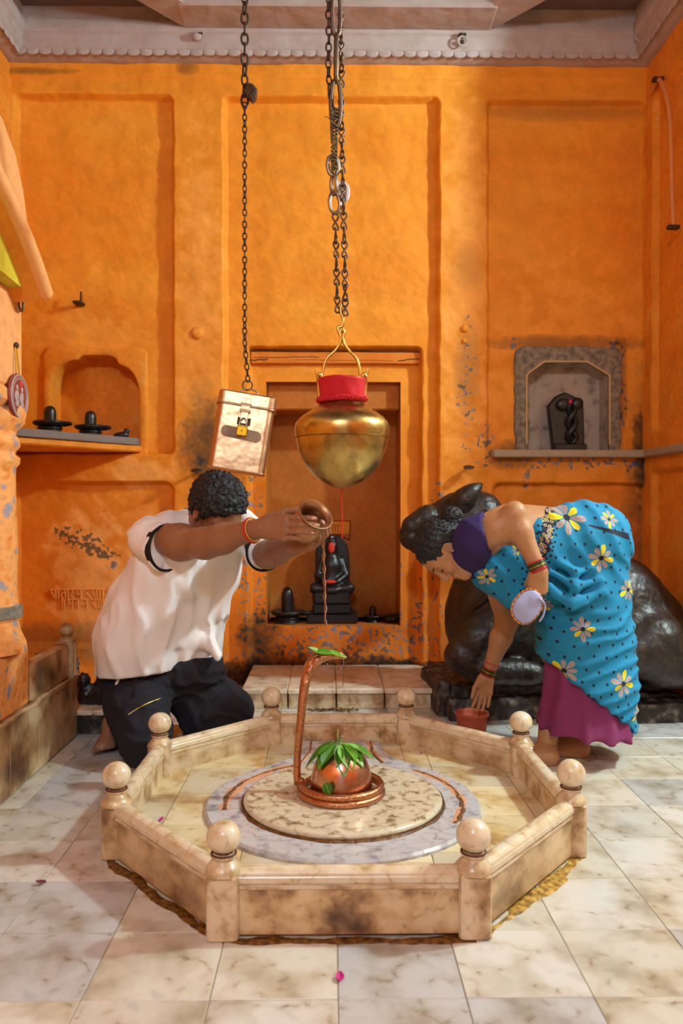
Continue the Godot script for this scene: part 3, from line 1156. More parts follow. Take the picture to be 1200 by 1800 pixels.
	var fr := MB.new()                                               # behind the camera: a wall with a tall doorway to daylight
	fr.box(Vector3(XL - 0.3, 0, 2.0), Vector3(-0.75, 3.9, 2.3), 0.002)
	fr.box(Vector3(0.75, 0, 2.0), Vector3(XR + 0.3, 3.9, 2.3), 0.002)
	fr.box(Vector3(-0.75, 2.3, 2.0), Vector3(0.75, 3.9, 2.3), 0.002)
	struct("wall_front", fr.mesh(), M.plaster)
	build_ceiling()
	conduit(wr)

func build_ceiling() -> void:
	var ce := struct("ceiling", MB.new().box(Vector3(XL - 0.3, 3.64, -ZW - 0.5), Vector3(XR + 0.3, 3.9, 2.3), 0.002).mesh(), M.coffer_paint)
	var zc := -ZW + 0.12                                             # front face of the cornice
	var low := 3.52
	var bm := MB.new()
	bm.box(Vector3(-0.78, low, zc - 0.05), Vector3(0.85, 3.66, zc + 0.22), 0.012)
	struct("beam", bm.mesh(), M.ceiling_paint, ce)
	for s in [-1.0, 1.0]:
		var d := MB.new()
		var x0: float = -0.66 if s < 0 else 0.74
		d.xf = Transform3D(Basis(Vector3.UP, s * 0.72), Vector3(x0, 0, zc))
		d.box(Vector3(-0.09, low + 0.006, -0.1), Vector3(0.09, 3.66, 1.75), 0.012)
		struct("beam", d.mesh(), M.ceiling_paint, ce)
	# cornices: a face with two rolls, then a row of hanging scallops
	var prof := func(t: float) -> Array:
		return [Vector2(0.0, 3.40), Vector2(0.045, 3.402), Vector2(0.075, 3.42), Vector2(0.08, 3.425), Vector2(0.10, 3.435), Vector2(0.10, 3.49), Vector2(0.118, 3.50), Vector2(0.125, 3.512), Vector2(0.125, 3.56), Vector2(0.11, 3.575), Vector2(0.11, 3.66)]
	var shapes := [["trim_1", Vector3(XL, 0, -ZW + 0.012), Vector3(XR, 0, -ZW + 0.012), Vector3(0, 0, 1)], ["trim_2", Vector3(XL, 0, 2.0), Vector3(XL, 0, -ZW), Vector3(1, 0, 0)], ["trim_3", Vector3(XR, 0, -ZW), Vector3(XR, 0, 2.0), Vector3(-1, 0, 0)]]
	var drop := MB.new()
	var row := []
	for j in 9:
		var th := PI * (j / 8.0 - 0.5)
		var r := PackedVector3Array()
		for i in 14:
			var aa := TAU * i / 14
			var yy := sin(th) * 0.020
			var wd := 0.0345 * pow(cos(th), 0.7)
			r.append(Vector3(cos(aa) * wd, yy, -sin(aa) * 0.007 * cos(th)))
		row.append(r)
	drop.grid(row, true)
	var dm := drop.mesh()
	for sh in shapes:
		var rows := []
		for pt in prof.call(0.0):
			var r := PackedVector3Array()
			var m := 60
			for k in m + 1:
				var b: Vector3 = sh[1].lerp(sh[2], k / float(m))
				r.append(b + sh[3] * (pt.x + nz_a.get_noise_2d(k * 0.5, pt.y) * 0.004) + Vector3(0, pt.y + nz_a.get_noise_2d(k * 0.3, 5.0) * 0.004, 0))
			rows.append(r)
		var tr := struct(sh[0], MB.new().grid(rows, false).mesh(), M.ceiling_paint)
		var length: float = sh[1].distance_to(sh[2])
		var dir: Vector3 = (sh[2] - sh[1]).normalized()
		var from := 0.05
		var to := length - 0.05
		if sh[0] == "trim_2": from = length - 1.1
		if sh[0] == "trim_3": to = 1.1
		var n := int((to - from) / 0.067)
		for k in n:
			var at: Vector3 = sh[1] + dir * (from + (k + 0.5) * 0.067) + sh[3] * 0.082 + Vector3(0, 3.418 + rng.randf_range(-0.002, 0.002), 0)
			put("scallop", dm, M.ceiling_paint, tr, Transform3D(Basis(Vector3.UP, atan2(sh[3].x, sh[3].z)), at))

func stroke(mb: MB, pts: Array, w: float, origin: Vector3, ux: Vector3, uy: Vector3, hgt: float) -> void:
	var path := PackedVector3Array()
	for q in pts: path.append(origin + ux * q[0] + uy * q[1])
	mb.tube(path, w, 5, false, 1.0)

# letter strokes on a unit square, head line at y = 1
func glyph(kind: String) -> Array:
	match kind:
		"sa": return [[[0.0, 1], [0.9, 1]], [[0.75, 1], [0.75, 0]], [[0.15, 0.95], [0.1, 0.6], [0.3, 0.5], [0.75, 0.5]], [[0.3, 0.5], [0.5, 0.05]]]
		"ii": return [[[0.0, 1], [0.5, 1]], [[0.25, 1], [0.25, 0]], [[0.25, 1], [0.0, 1.3], [-0.35, 1.25]]]
		"ta": return [[[0.0, 1], [0.9, 1]], [[0.75, 1], [0.75, 0]], [[0.75, 0.6], [0.3, 0.6], [0.15, 0.4], [0.35, 0.05]]]
		"aa": return [[[0.0, 1], [0.5, 1]], [[0.25, 1], [0.25, 0]]]
		"ra": return [[[0.0, 1], [0.7, 1]], [[0.5, 1], [0.35, 0.65], [0.6, 0.55], [0.2, 0.45], [0.55, 0.0]]]
		"ma": return [[[0.0, 1], [0.9, 1]], [[0.75, 1], [0.75, 0]], [[0.25, 1], [0.25, 0.3], [0.12, 0.25], [0.15, 0.4], [0.75, 0.42]]]
		"na": return [[[0.0, 1], [0.9, 1]], [[0.7, 1], [0.7, 0]], [[0.7, 0.55], [0.3, 0.55], [0.2, 0.4], [0.3, 0.35]]]
		"pa": return [[[0.0, 1], [0.9, 1]], [[0.75, 1], [0.75, 0]], [[0.2, 1], [0.2, 0.55], [0.4, 0.4], [0.75, 0.45]]]
		"u": return [[[0.2, -0.05], [0.4, -0.25], [0.2, -0.35]]]
		"danda": return [[[0.1, 1], [0.1, 0]], [[0.4, 1], [0.4, 0]]]
		"da": return [[[0.0, 1], [0.8, 1]], [[0.5, 1], [0.5, 0.75], [0.2, 0.7], [0.3, 0.4], [0.55, 0.35], [0.7, 0.0]]]
	return []

func carve_inscription(wb: Node3D) -> void:
	var z := ZW + 0.041
	var lines := [[["sa", "ii", "ta", "aa", "ra", "ma", " ", "da", "sa", "aa", "aa", " ", "danda", "ra", "u"], 89, 1036, 16.0], [["danda", "pa", "na", " ", "na", " ", "da", "aa", "danda", " ", "danda", "ra"], 109, 1054, 15.0], [["aa", "da", "aa"], 181, 1074, 9.0]]
	var mb := MB.new()
	for l in lines:
		var x := 0.0
		var o := P(l[1], l[2], z) + Vector3(0, 0, 0.002)
		var s: float = l[3] / 316.0
		for gk in l[0]:
			if gk == " ":
				x += 0.35 * s
				continue
			for st in glyph(gk):
				stroke(mb, st, 0.0044, o + Vector3(x, -s, 0), Vector3(s * 0.72, 0, 0), Vector3(0, s, 0), 0.003)
			x += s * (0.68 if gk != "aa" and gk != "ii" else 0.36)
			if gk == "u": x -= s * 0.7
	var m := tri(mat("inscription_paint", C(0.94, 0.57, 0.22), 0.75), 1.0)
	m.vertex_color_use_as_albedo = false
	put("inscription", mb.mesh(), m, wb)

func paint_sign(wb: Node3D, zi: float) -> void:
	var z := -zi - 0.004
	var mb := MB.new()
	for s in [[[560, 915], [615, 916]], [[615, 915], [614, 948]], [[614, 949], [596, 940], [585, 939], [560, 939]], [[560, 939], [560, 915]]]:
		var path := PackedVector3Array()
		for q in s: path.append(P(q[0], q[1], z))
		mb.tube(path, 0.0042, 4)
	var o := P(566, 934, z)
	var x := 0.0
	for gk in ["ma", "aa", "ta", "aa"]:
		for st in glyph(gk):
			stroke(mb, st, 0.0026, o + Vector3(x, 0, 0), Vector3(0.036, 0, 0), Vector3(0, 0.036, 0), 0.002)
		x += 0.036 * (0.95 if gk != "aa" else 0.5)
	put("painted_sign", mb.mesh(), M.red_paint, wb)
	var p0 := P(561, 938, z + 0.003)
	var p1 := P(614, 916, z + 0.003)
	put("sign_ground", MB.new().box(Vector3(p0.x, p0.y, -z - 0.002), Vector3(p1.x, p1.y, -z + 0.001), 0.0004).mesh(), mat("ochre_ground", H("dd8a1c"), 0.75), wb)

func conduit(wr: Node3D) -> void:
	var path := curve([Vector3(XR - 0.02, P(1165, 124, 4.05).y, -4.25), Vector3(XR - 0.03, P(1178, 128, 4.05).y, -4.12), Vector3(XR - 0.03, P(1186, 200, 4.0).y, -4.0), Vector3(XR - 0.03, P(1190, 330, 4.0).y, -3.97), Vector3(XR - 0.03, P(1193, 405, 4.0).y, -3.95)], 6)
	var c := put("conduit_pipe", MB.new().tube(path, 0.012, 10).mesh(), M.pvc)
	tag(c, "orange painted conduit pipe running down the right side wall below the ceiling corner", "pipe")
	put("pipe_clip", MB.new().box(path[path.size() - 1] - Vector3(0.03, 0.012, 0.014), path[path.size() - 1] + Vector3(0.03, 0.008, 0.014), 0.003).mesh(), M.rust_iron, c)
	put("pipe_clip", MB.new().box(path[5] - Vector3(0.03, 0.01, 0.016), path[5] + Vector3(0.03, 0.01, 0.016), 0.003).mesh(), M.rust_iron, c)

# ------------------------------------------------------------------ floor, steps
const TS := 0.26
func tile_variant(k: int) -> ArrayMesh:
	var off := Vector2(k * 0.37 + 0.1, k * 0.53)
	var rect := PackedVector2Array([off, off + Vector2(TS - 0.0018, 0), off + Vector2(TS - 0.0018, TS - 0.0048), off + Vector2(0, TS - 0.0048)])
	return MB.new().prism(rect, 0.02, Transform3D(UPB, Vector3.ZERO) * Transform3D(Basis(), Vector3(-off.x, -off.y, 0)), 0.0012).mesh()

func build_floor() -> void:
	var fl := struct("floor", MB.new().box(Vector3(XL - 0.3, -0.2, -ZW - 0.5), Vector3(3.4, -0.0035, 2.3), 0.001).mesh(), M.grout)
	var vars := []
	for k in 10: vars.append(tile_variant(k))
	var x0 := 0.014
	var z0 := 1.605
	for j in range(-4, 12):
		for i in range(-7, 7):
			var near := z0 + j * 0.2567
			var at := Vector3(x0 + i * TS + 0.0009, -0.02, -near + rng.randf_range(-0.0006, 0.0006))
			if at.x > XR - 0.02 or at.x < XL - 0.1: continue
			if at.z < -ZW + 0.01: continue
			var turn := rng.randi() % 2
			var b := Basis(Vector3.UP, PI * turn)
			var t := Transform3D(b, at + Vector3(0, rng.randf_range(-0.0008, 0.0005), 0) + (Vector3(TS - 0.0018, 0, -TS + 0.0048) if turn else Vector3.ZERO))
			put("tile", vars[rng.randi() % 10], M["tile%d" % (rng.randi() % 5)], fl, t)
	# the step in front of the middle niche: marble slabs on a riser of slabs
	var st := thing("marble_step", "low marble step below the deep central niche, stained and wet", "step", Vector3(0.05, 0, -4.1))
	var xa := P(424, 1215, 3.9).x
	var xb := P(786, 1215, 3.9).x
	var cuts := [xa, P(505, 1215, 3.9).x, P(590, 1215, 3.9).x, P(675, 1215, 3.9).x, xb]
	for k in 4:
		var t := MB.new().box(Vector3(cuts[k] + 0.001, 0.075, -ZW - 0.10) - st.position, Vector3(cuts[k + 1] - 0.001, 0.102, -3.885) - st.position, 0.006)
		put("tread_slab", t.mesh(), M.marble, st)
		var r := MB.new().box(Vector3(cuts[k] + 0.006, 0.0, -4.1) - st.position, Vector3(cuts[k + 1] - 0.001, 0.0745, -3.905) - st.position, 0.003)
		put("riser_slab", r.mesh(), M.worn_marble, st)
	# the raised ledge along the wall behind the man
	var ls := thing("marble_ledge", "low marble ledge along the back wall behind the kneeling man, dark riser", "ledge", Vector3(-1.3, 0, -3.9))
	for k in 4:
		var xk := -1.73 + k * 0.232
		put("ledge_slab", MB.new().box(Vector3(xk, 0.085, -3.74) - ls.position, Vector3(xk + 0.230, 0.108, -3.46) - ls.position, 0.006).mesh(), M.marble, ls)
	put("ledge_riser", MB.new().box(Vector3(-1.73, 0, -3.72) - ls.position, Vector3(-0.805, 0.085, -3.48) - ls.position, 0.004).mesh(), M.dark_plinth, ls)

# ------------------------------------------------------------------ objects
const OX := 0.037              # centre of the octagon
const OZ := -2.53
const H_IN := 0.045            # height of the raised floor inside it
const H_SLAB := 0.060
const H_DISC := 0.082

func build_objects() -> void:
	lamps()
	shrine()
	railing()
	pedestal()
	lingam_and_cobra()
	hanging_pot()
	cash_box()
	left_niche_things()
	middle_niche_things()
	right_niche_things()
	bull()
	small_things()
	build_man()
	build_woman()

func lamps() -> void:
	# a bulb on a bracket in the side opening, and a round ceiling lamp near the entrance
	for e in [["side_lamp", Vector3(2.9, 3.2, -2.55), 0.05, "round white lamp hanging in the passage beyond the right wall"], ["ceiling_lamp", Vector3(-0.35, 2.9, 0.75), 0.14, "round white lamp hanging from the ceiling near the entrance"]]:
		var t := thing(e[0], e[3], "lamp", e[1])
		put("bulb", MB.new().ball(Vector3.ZERO, Vector3.ONE * e[2], 20, 12).mesh(), M.lamp_glow, t)
		put("cord", MB.new().tube(PackedVector3Array([Vector3(0, e[2], 0), Vector3(0, 3.66 - e[1].y, 0)]), 0.006, 8).mesh(), M.enamel, t)

func flat_box(mb: MB, a: Vector2, b: Vector2, y0: float, y1: float, thick: float, bev: float) -> void:   # an upright panel between two floor points
	var d := Vector3(b.x - a.x, 0, b.y - a.y)
	mb.xf = Transform3D(Basis(d.normalized(), Vector3.UP, d.normalized().cross(Vector3.UP)), Vector3(a.x, 0, a.y))
	mb.box(Vector3(0, y0, -thick / 2), Vector3(d.length(), y1, thick / 2), bev)
	mb.xf = Transform3D()

func ridge(path: PackedVector3Array, w: float, h: float, seed_: int, closed := false) -> ArrayMesh:     # a low irregular strip of crusted dirt or paint lying on a surface
	var n := FastNoiseLite.new()
	n.seed = seed_
	n.frequency = 9.0
	n.fractal_octaves = 4
	var rows := []
	var m := path.size()
	for i in m:
		var t: Vector3 = (path[mini(i + 1, m - 1)] - path[maxi(i - 1, 0)]).normalized()
		if closed: t = (path[(i + 1) % m] - path[(i + m - 1) % m]).normalized()
		var s := t.cross(Vector3.UP).normalized()
		var wl := w * clampf(0.6 + n.get_noise_1d(i * 0.004) * 0.9, 0.12, 1.4)
		var wr := w * clampf(0.6 + n.get_noise_1d(i * 0.004 + 40.0) * 0.9, 0.12, 1.4)
		var r := PackedVector3Array()
		for k in 7:
			var u := k / 6.0 * 2.0 - 1.0
			var off := (wl if u < 0 else wr) * u
			var hh := h * (1.0 - u * u) * (0.8 + n.get_noise_2d(i * 0.02, k * 0.06) * 0.8)
			r.append(path[i] + s * off + Vector3(0, maxf(hh, 0.0) if absf(u) < 0.99 else -0.001, 0))
		rows.append(r)
	if closed: rows.append(rows[0].duplicate())
	return MB.new().grid(rows, false, true).mesh()

func line3(pts: Array, step := 0.02) -> PackedVector3Array:
	var r := PackedVector3Array()
	for i in pts.size() - 1:
		var m := maxi(1, int(pts[i].distance_to(pts[i + 1]) / step))
		for k in m: r.append(pts[i].lerp(pts[i + 1], k / float(m)))
	r.append(pts[pts.size() - 1])
	return r

const POSTS := [Vector2(-0.25, -1.85), Vector2(0.332, -1.85), Vector2(0.689, -2.274), Vector2(0.675, -2.82), Vector2(0.302, -3.20), Vector2(-0.240, -3.20), Vector2(-0.606, -2.82), Vector2(-0.612, -2.274)]

func railing() -> void:
	var t := thing("marble_railing", "octagonal low marble railing with ball-topped posts around the copper lingam, stained brown", "railing", Vector3(OX, 0, OZ))
	t.transform.origin = Vector3(OX, 0, OZ)
	var off := Transform3D(Basis(), -t.position)
	# coping profile: outward x, up y
	var prof := PackedVector2Array([Vector2(-0.017, 0.122), Vector2(0.017, 0.122), Vector2(0.023, 0.130), Vector2(0.0235, 0.142)])
	for k in 9:
		var a := PI * k / 8.0
		prof.append(Vector2(cos(a) * 0.022, 0.144 + sin(a) * 0.0165))
	prof.append(Vector2(-0.0235, 0.142))
	prof.append(Vector2(-0.023, 0.130))
	for k in 8:
		var a: Vector2 = POSTS[k]
		var b: Vector2 = POSTS[(k + 1) % 8]
		var d := Vector3(b.x - a.x, 0, b.y - a.y)
		var len := d.length()
		d = d.normalized()
		var pa := a + Vector2(d.x, d.z) * 0.030
		var pb := b - Vector2(d.x, d.z) * 0.030
		var mb := MB.new()
		flat_box(mb, pa, pb, 0.006, 0.122, 0.034, 0.003)
		var outer := k in [0, 1, 7]
		var p := put("panel", mb.mesh(), M.stained_marble if outer else M.worn_marble, t, off)
		var basis := Basis(d.cross(Vector3.UP), Vector3.UP, -d)
		basis = Basis(d.cross(Vector3.UP).normalized(), Vector3.UP, d.cross(Vector3.UP).normalized().cross(Vector3.UP))
		var start := a if basis.z.dot(d) > 0 else b
		var cop := MB.new().prism(prof, len - 0.05, Transform3D(basis, Vector3(start.x, 0, start.y) + basis.z * 0.025)).mesh()
		put("coping", cop, M.coping_marble, p)
		# a narrow sunk line under the coping
		var bead := MB.new()
		flat_box(bead, pa, pb, 0.112, 0.1225, 0.040, 0.002)
		put("moulding", bead.mesh(), M.worn_marble, p)
	for k in 8:
		var c: Vector2 = POSTS[k]
		var shaft := rrect(0.075, 0.075, 0.012, 2)
		var mb := MB.new()
		mb.prism(shaft, 0.152, Transform3D(UPB, Vector3(c.x, -0.002, c.y)), 0.006)
		mb.lathe([Vector2(0.046, 0.148), Vector2(0.044, 0.158), Vector2(0.036, 0.168), Vector2(0.027, 0.176), Vector2(0.026, 0.182), Vector2(0.031, 0.185), Vector2(0.031, 0.189), Vector2(0.024, 0.194)], 8, Transform3D(Basis(Vector3.UP, PI / 8), Vector3(c.x, 0, c.y)), 0.0)
		var p := put("post", mb.mesh(), M.worn_marble if k != 7 else M.stained_marble, t, off)
		var squash := 0.92 + 0.08 * (k % 3) * 0.5
		put("ball_finial", MB.new().ball(Vector3(c.x, 0.229, c.y), Vector3(0.0405, 0.0405 * squash, 0.0405), 28, 18).mesh(), M.coping_marble, p)
		# red-brown grime line in the joint between ball and neck
		var ring := PackedVector3Array()
		for q in 20: ring.append(Vector3(c.x + cos(TAU * q / 20) * 0.0285, 0.1915, c.y + sin(TAU * q / 20) * 0.0285))
		put("grime_joint", MB.new().tube(ring, 0.0028, 6, true).mesh(), M.grime_dark, p)
	# crusted yellow and black dirt along the foot of the outer faces
	var foot := []
	for k in [7, 0, 1]:
		var a: Vector2 = POSTS[k]
		var b: Vector2 = POSTS[(k + 1) % 8]
		var d := (b - a).normalized()
		var nrm := Vector2(-d.y, d.x)
		if nrm.dot(a - Vector2(OX, OZ)) < 0: nrm = -nrm
		var path := line3([Vector3(a.x, 0.0, a.y) + Vector3(nrm.x, 0, nrm.y) * 0.028, Vector3(b.x, 0.0, b.y) + Vector3(nrm.x, 0, nrm.y) * 0.028], 0.008)
		var cr := put("crusted_dirt", ridge(path, 0.036 if k == 1 else 0.027, 0.0016, 80 + k), M.gunk if k == 1 else M.gunk_dark, t, off)
		cr.set_meta("kind", "stuff")
	# raised tiled floor inside
	var inside := PackedVector2Array()
	for q in POSTS: inside.append(Vector2(q.x, -q.y))
	var inner: PackedVector2Array = Geometry2D.offset_polygon(inside, -0.012, Geometry2D.JOIN_MITER)[0]
	var base := put("inner_floor", MB.new().prism(inner, H_IN - 0.004, Transform3D(UPB, Vector3.ZERO)).mesh(), M.grout, t, off)
	var edges := [0.20, 0.50, 0.76, 1.02]
	for j in range(1, 8):
		for i in range(-4, 5):
			var x := 0.014 + i * TS + (0.09 if i >= 1 else 0.0)
			var wide := TS
			if i == 4:                                                  # the narrow course between the two halves
				x = 0.274
				wide = 0.09
			var z := 1.605 + j * 0.2567 + (0.06 if i >= 1 else 0.0)
			var rect := PackedVector2Array([Vector2(x + 0.001, z + 0.001), Vector2(x + wide - 0.001, z + 0.001), Vector2(x + wide - 0.001, z + 0.2557), Vector2(x + 0.001, z + 0.2557)])
			for pc in Geometry2D.intersect_polygons(rect, inner):
				put("tile", MB.new().prism(pc, 0.016, Transform3D(UPB, Vector3(0, H_IN - 0.016, 0)), 0.001).mesh(), M["yellow_tile%d" % ((i + j * 2 + 8) % 3)], base)

func pedestal() -> void:
	var t := thing("yoni_pedestal", "grey marble spouted round base with a raised disc inside the octagonal railing", "pedestal", Vector3(OX, H_IN, OZ))
	var off := Transform3D(Basis(), -t.position)
	var c := Vector2(OX, -OZ)
	var half := []
	for k in 29:
		var a := deg_to_rad(k * 5.0)
		half.append(Vector2(sin(a) * 0.435, -cos(a) * 0.435))
	half.append_array([Vector2(0.232, 0.385), Vector2(0.200, 0.425), Vector2(0.180, 0.475), Vector2(0.166, 0.55), Vector2(0.158, 0.645)])
	var poly := PackedVector2Array()
	for q in half: poly.append(c + q)
	half.reverse()
	for q in half:
		if absf(q.x) > 0.001: poly.append(c + Vector2(-q.x, q.y))
	put("spouted_base", MB.new().prism(poly, H_SLAB - 0.02, Transform3D(UPB, Vector3(0, 0.02, 0)), 0.007).mesh(), M.grey_marble, t, off)
	var disc := MB.new().lathe([Vector2(0.300, H_SLAB - 0.004), Vector2(0.314, H_SLAB + 0.004), Vector2(0.315, H_DISC - 0.010), Vector2(0.310, H_DISC - 0.003), Vector2(0.300, H_DISC), Vector2(0.300, H_DISC), Vector2(0.15, H_DISC), Vector2(0.0, H_DISC)], 96, Transform3D(Basis(), Vector3(OX, 0, OZ)))
	put("raised_disc", disc.mesh(), M.disc_marble, t, off)
	var ring := PackedVector3Array()
	for k in 260: ring.append(Vector3(OX + sin(TAU * k / 260) * 0.320, H_SLAB, OZ + cos(TAU * k / 260) * 0.320))
	var g := put("crusted_dirt", ridge(ring, 0.010, 0.007, 91, true), M.gunk_dark, t, off)
	g.set_meta("kind", "stuff")
	# worn bands of old salmon and brown paint on the base
	var arcs := []
	for e in [[205.0, 282.0, 0.372, 0.035], [60.0, 138.0, 0.378, 0.026]]:
		var p := PackedVector3Array()
		for k in 90:
			var a := deg_to_rad(lerpf(e[0], e[1], k / 89.0))
			p.append(Vector3(OX + sin(a) * e[2], H_SLAB, OZ + cos(a) * e[2]))
		arcs.append([p, e[3]])
	for s in [-1.0, 1.0]:
		arcs.append([line3([Vector3(OX + s * 0.150, H_SLAB, OZ - 0.36), Vector3(OX + s * 0.118, H_SLAB, OZ - 0.50), Vector3(OX + s * 0.118, H_SLAB, OZ - 0.63)], 0.006), 0.022 if s > 0 else 0.012])
	for k in arcs.size():
		put("old_paint", ridge(arcs[k][0], arcs[k][1], 0.0022, 100 + k), M.salmon_paint, t, off)
		put("old_paint", ridge(arcs[k][0], arcs[k][1] * 0.5, 0.0034, 120 + k), M.brown_paint, t, off)

func leaf(len: float, w: float, bend: float) -> ArrayMesh:      # a pointed leaf along +z, its midrib sunk, its tip bending down
	var rows := []
	var n := 12
	for j in n + 1:
		var t := j / float(n)
		var half := w * 0.5 * pow(sin(PI * pow(t, 0.75)), 0.9) + 0.0006
		var r := PackedVector3Array()
		for i in 7:
			var u := i / 3.0 - 1.0
			r.append(Vector3(u * half, absf(u) * half * 0.35 - bend * t * t * len + sin(t * 9.0 + u * 2.0) * 0.0006, t * len * (1.0 - 0.2 * bend * t)))
		rows.append(r)
	var mb := MB.new()
	mb.grid(rows, false, true)
	var stalk := PackedVector3Array([Vector3(0, 0, -len * 0.22), Vector3(0, 0.001, -len * 0.1), Vector3.ZERO])
	mb.tube(stalk, 0.0009, 5)
	return mb.mesh()

func put_leaf(label: String, group: String, at: Vector3, dir: Vector3, up: Vector3, len: float, w: float, bend: float, k: int) -> void:
	var z := dir.normalized()
	var x := up.cross(z).normalized()
	var o := put("leaf", leaf(len, w, bend), M["leaf%d" % k], null, Transform3D(Basis(x, z.cross(x), z), at))
	tag(o, label, "leaf", group)
	var rib := PackedVector3Array()
	for j in 9:
		var t := j / 8.0 * 0.95
		rib.append(Vector3(0, -bend * t * t * len + 0.0008, t * len * (1.0 - 0.2 * bend * t)))
	put("midrib", MB.new().tube(rib, 0.0008, 5).mesh(), M.leaf_vein, o)

func lingam_and_cobra() -> void:
	var c := Vector3(OX - 0.005, 0, OZ)
	var d := thing("copper_lingam", "shiny domed copper lingam cover topped with green leaves, on the marble disc", "lingam", c + Vector3(0, H_DISC, 0))
	var prof := [Vector2(0.112, 0.0), Vector2(0.113, 0.0025), Vector2(0.104, 0.004), Vector2(0.099, 0.007), Vector2(0.0980, 0.013), Vector2(0.0978, 0.03), Vector2(0.0955, 0.055), Vector2(0.0905, 0.08), Vector2(0.082, 0.103), Vector2(0.068, 0.124), Vector2(0.048, 0.140), Vector2(0.024, 0.149), Vector2(0.0, 0.151)]
	put("dome", MB.new().lathe(prof.slice(3), 64).mesh(), M.copper, d)
	put("flange", MB.new().lathe([Vector2(0.112, 0.0), Vector2(0.113, 0.0025), Vector2(0.104, 0.0045), Vector2(0.097, 0.006)], 64).mesh(), M.copper, d)
	# cobra: two coils around the cover, then the raised body and hood
	var s := thing("copper_cobra", "copper cobra coiled around the lingam cover with its neck raised upright at the left", "cobra", c + Vector3(0, H_DISC, 0))
	var path := []
	var rad := []
	var turns := 64
	for k in turns:
		var u := k / float(turns - 1)
		var a := deg_to_rad(75.0 - u * 615.0)
		var rr := 0.126 + (0.006 if u < 0.5 else 0.0)
		var yy := 0.0105 + smoothstep(0.42, 0.62, u) * 0.019
		path.append(Vector3(cos(a) * rr, yy, -sin(a) * rr))
		rad.append(lerpf(0.004, 0.0108, smoothstep(0.0, 0.2, u)))
	var up := [[523, 1378, 2.545, 0.0118], [522, 1340, 2.55, 0.0122], [525, 1300, 2.55, 0.0126], [529, 1260, 2.555, 0.0132], [533, 1220, 2.56, 0.0142], [538, 1192, 2.57, 0.0165], [546, 1170, 2.58, 0.020], [558, 1157, 2.59, 0.0215], [574, 1151, 2.60, 0.0195], [590, 1151, 2.605, 0.0145], [603, 1154, 2.61, 0.009]]
	var end: Vector3 = path[path.size() - 1]
	path.append(end + Vector3(-0.004, 0.010, -0.012))
	rad.append(0.0112)
	for e in up:
		path.append(P(e[0], e[1], e[2]) - s.position)
		rad.append(e[3])
	var smooth_path := curve(path, 4)
	var rads := PackedFloat32Array()
	for i in smooth_path.size():
		var q := i / 4.0
		var k := mini(int(q), rad.size() - 2)
		rads.append(lerpf(rad[k], rad[k + 1], q - k))
	put("body", MB.new().tube(smooth_path, rads, 16).mesh(), M.snake_copper, s)
	# the hood: a broad shallow shell behind the head
	var hood := SDF.new(Vector3(-0.17, 0.28, -0.20), Vector3(0.09, 0.50, 0.06), 0.0035)
	var hp := []
	for e in up.slice(4): hp.append(P(e[0], e[1], e[2]) - s.position)
	for i in hp.size() - 1:
		var tg: Vector3 = (hp[i + 1] - hp[i]).normalized()
		var sd := Vector3(0, 0, 1)
		var bs := Basis(tg, sd, tg.cross(sd))
		hood.ell((hp[i] + hp[i + 1]) / 2, Vector3(0.026, [0.018, 0.024, 0.029, 0.030, 0.026, 0.017][i], [0.014, 0.014, 0.0135, 0.013, 0.012, 0.009][i]), bs, 0.01)
	var hm := MB.new()
	hood.build(hm)
	put("hood", hm.mesh(), M.snake_copper, s)
	for sgn in [-1.0, 1.0]:
		put("eye", MB.new().ball(P(594, 1149, 2.605 - sgn * 0.014) - s.position, Vector3.ONE * 0.003, 8, 6).mesh(), M.eye_dark, s)
	# leaves on the cover: a sprig of pointed leaves hanging from its top
	var top := c + Vector3(0, H_DISC + 0.152, 0)
	var specs := [[Vector3(-0.5, -0.9, 1.0), 0.088, 0.064, 0.12, 0, "broad green leaf hanging down the front of the copper dome, largest of the sprig", -0.78],
		[Vector3(0.45, -0.55, 1.0), 0.080, 0.056, 0.12, 1, "bright light green leaf hanging over the front right of the copper dome", -0.62],
		[Vector3(-1.0, -0.55, 0.25), 0.100, 0.044, 0.10, 2, "long dark green leaf sloping down the left side of the copper dome", -0.52],
		[Vector3(1.0, -0.25, 0.35), 0.090, 0.036, 0.10, 0, "pointed green leaf sticking out to the right of the copper dome", -0.26],
		[Vector3(0.1, -1.0, 0.8), 0.094, 0.044, 0.12, 2, "narrow dark green leaf hanging lowest on the dome front, between two broad leaves", -0.70],
		[Vector3(0.9, -0.6, 0.7), 0.080, 0.048, 0.12, 1, "light green leaf lying on the right shoulder of the copper dome", -0.55],
		[Vector3(-0.2, 0.25, -0.9), 0.070, 0.046, 0.1, 0, "green leaf lying on the back of the copper dome top", -0.3],
		[Vector3(-0.9, -0.35, 0.8), 0.082, 0.052, 0.1, 0, "green leaf lying on the left shoulder of the copper dome", -0.58]]
	var base_pt := top + Vector3(-0.004, 0.006, 0.0)
	for e in specs:
		var dir: Vector3 = e[0].normalized()
		var flatd := Vector3(dir.x, 0, dir.z).normalized()
		var at: Vector3 = base_pt + flatd * 0.020 + Vector3(0, 0.002 + 0.0025 * e[4], 0)
		var dd := (flatd * 0.78 + Vector3(0, e[6], 0)).normalized()
		put_leaf(e[5], "", at, dd, Vector3.UP, e[1] * 1.22, e[2] * 1.18, e[3], e[4])
	var stem := put("green_sprig", MB.new().tube(curve([base_pt + Vector3(0, -0.002, 0), base_pt + Vector3(-0.008, 0.022, 0.004), base_pt + Vector3(-0.006, 0.045, 0.0)], 5), 0.0014, 6).mesh(), M.leaf_vein)
	tag(stem, "thin green stem standing up from the leaves on the copper dome", "stem")
	var fa := P(575, 1385, 2.425)
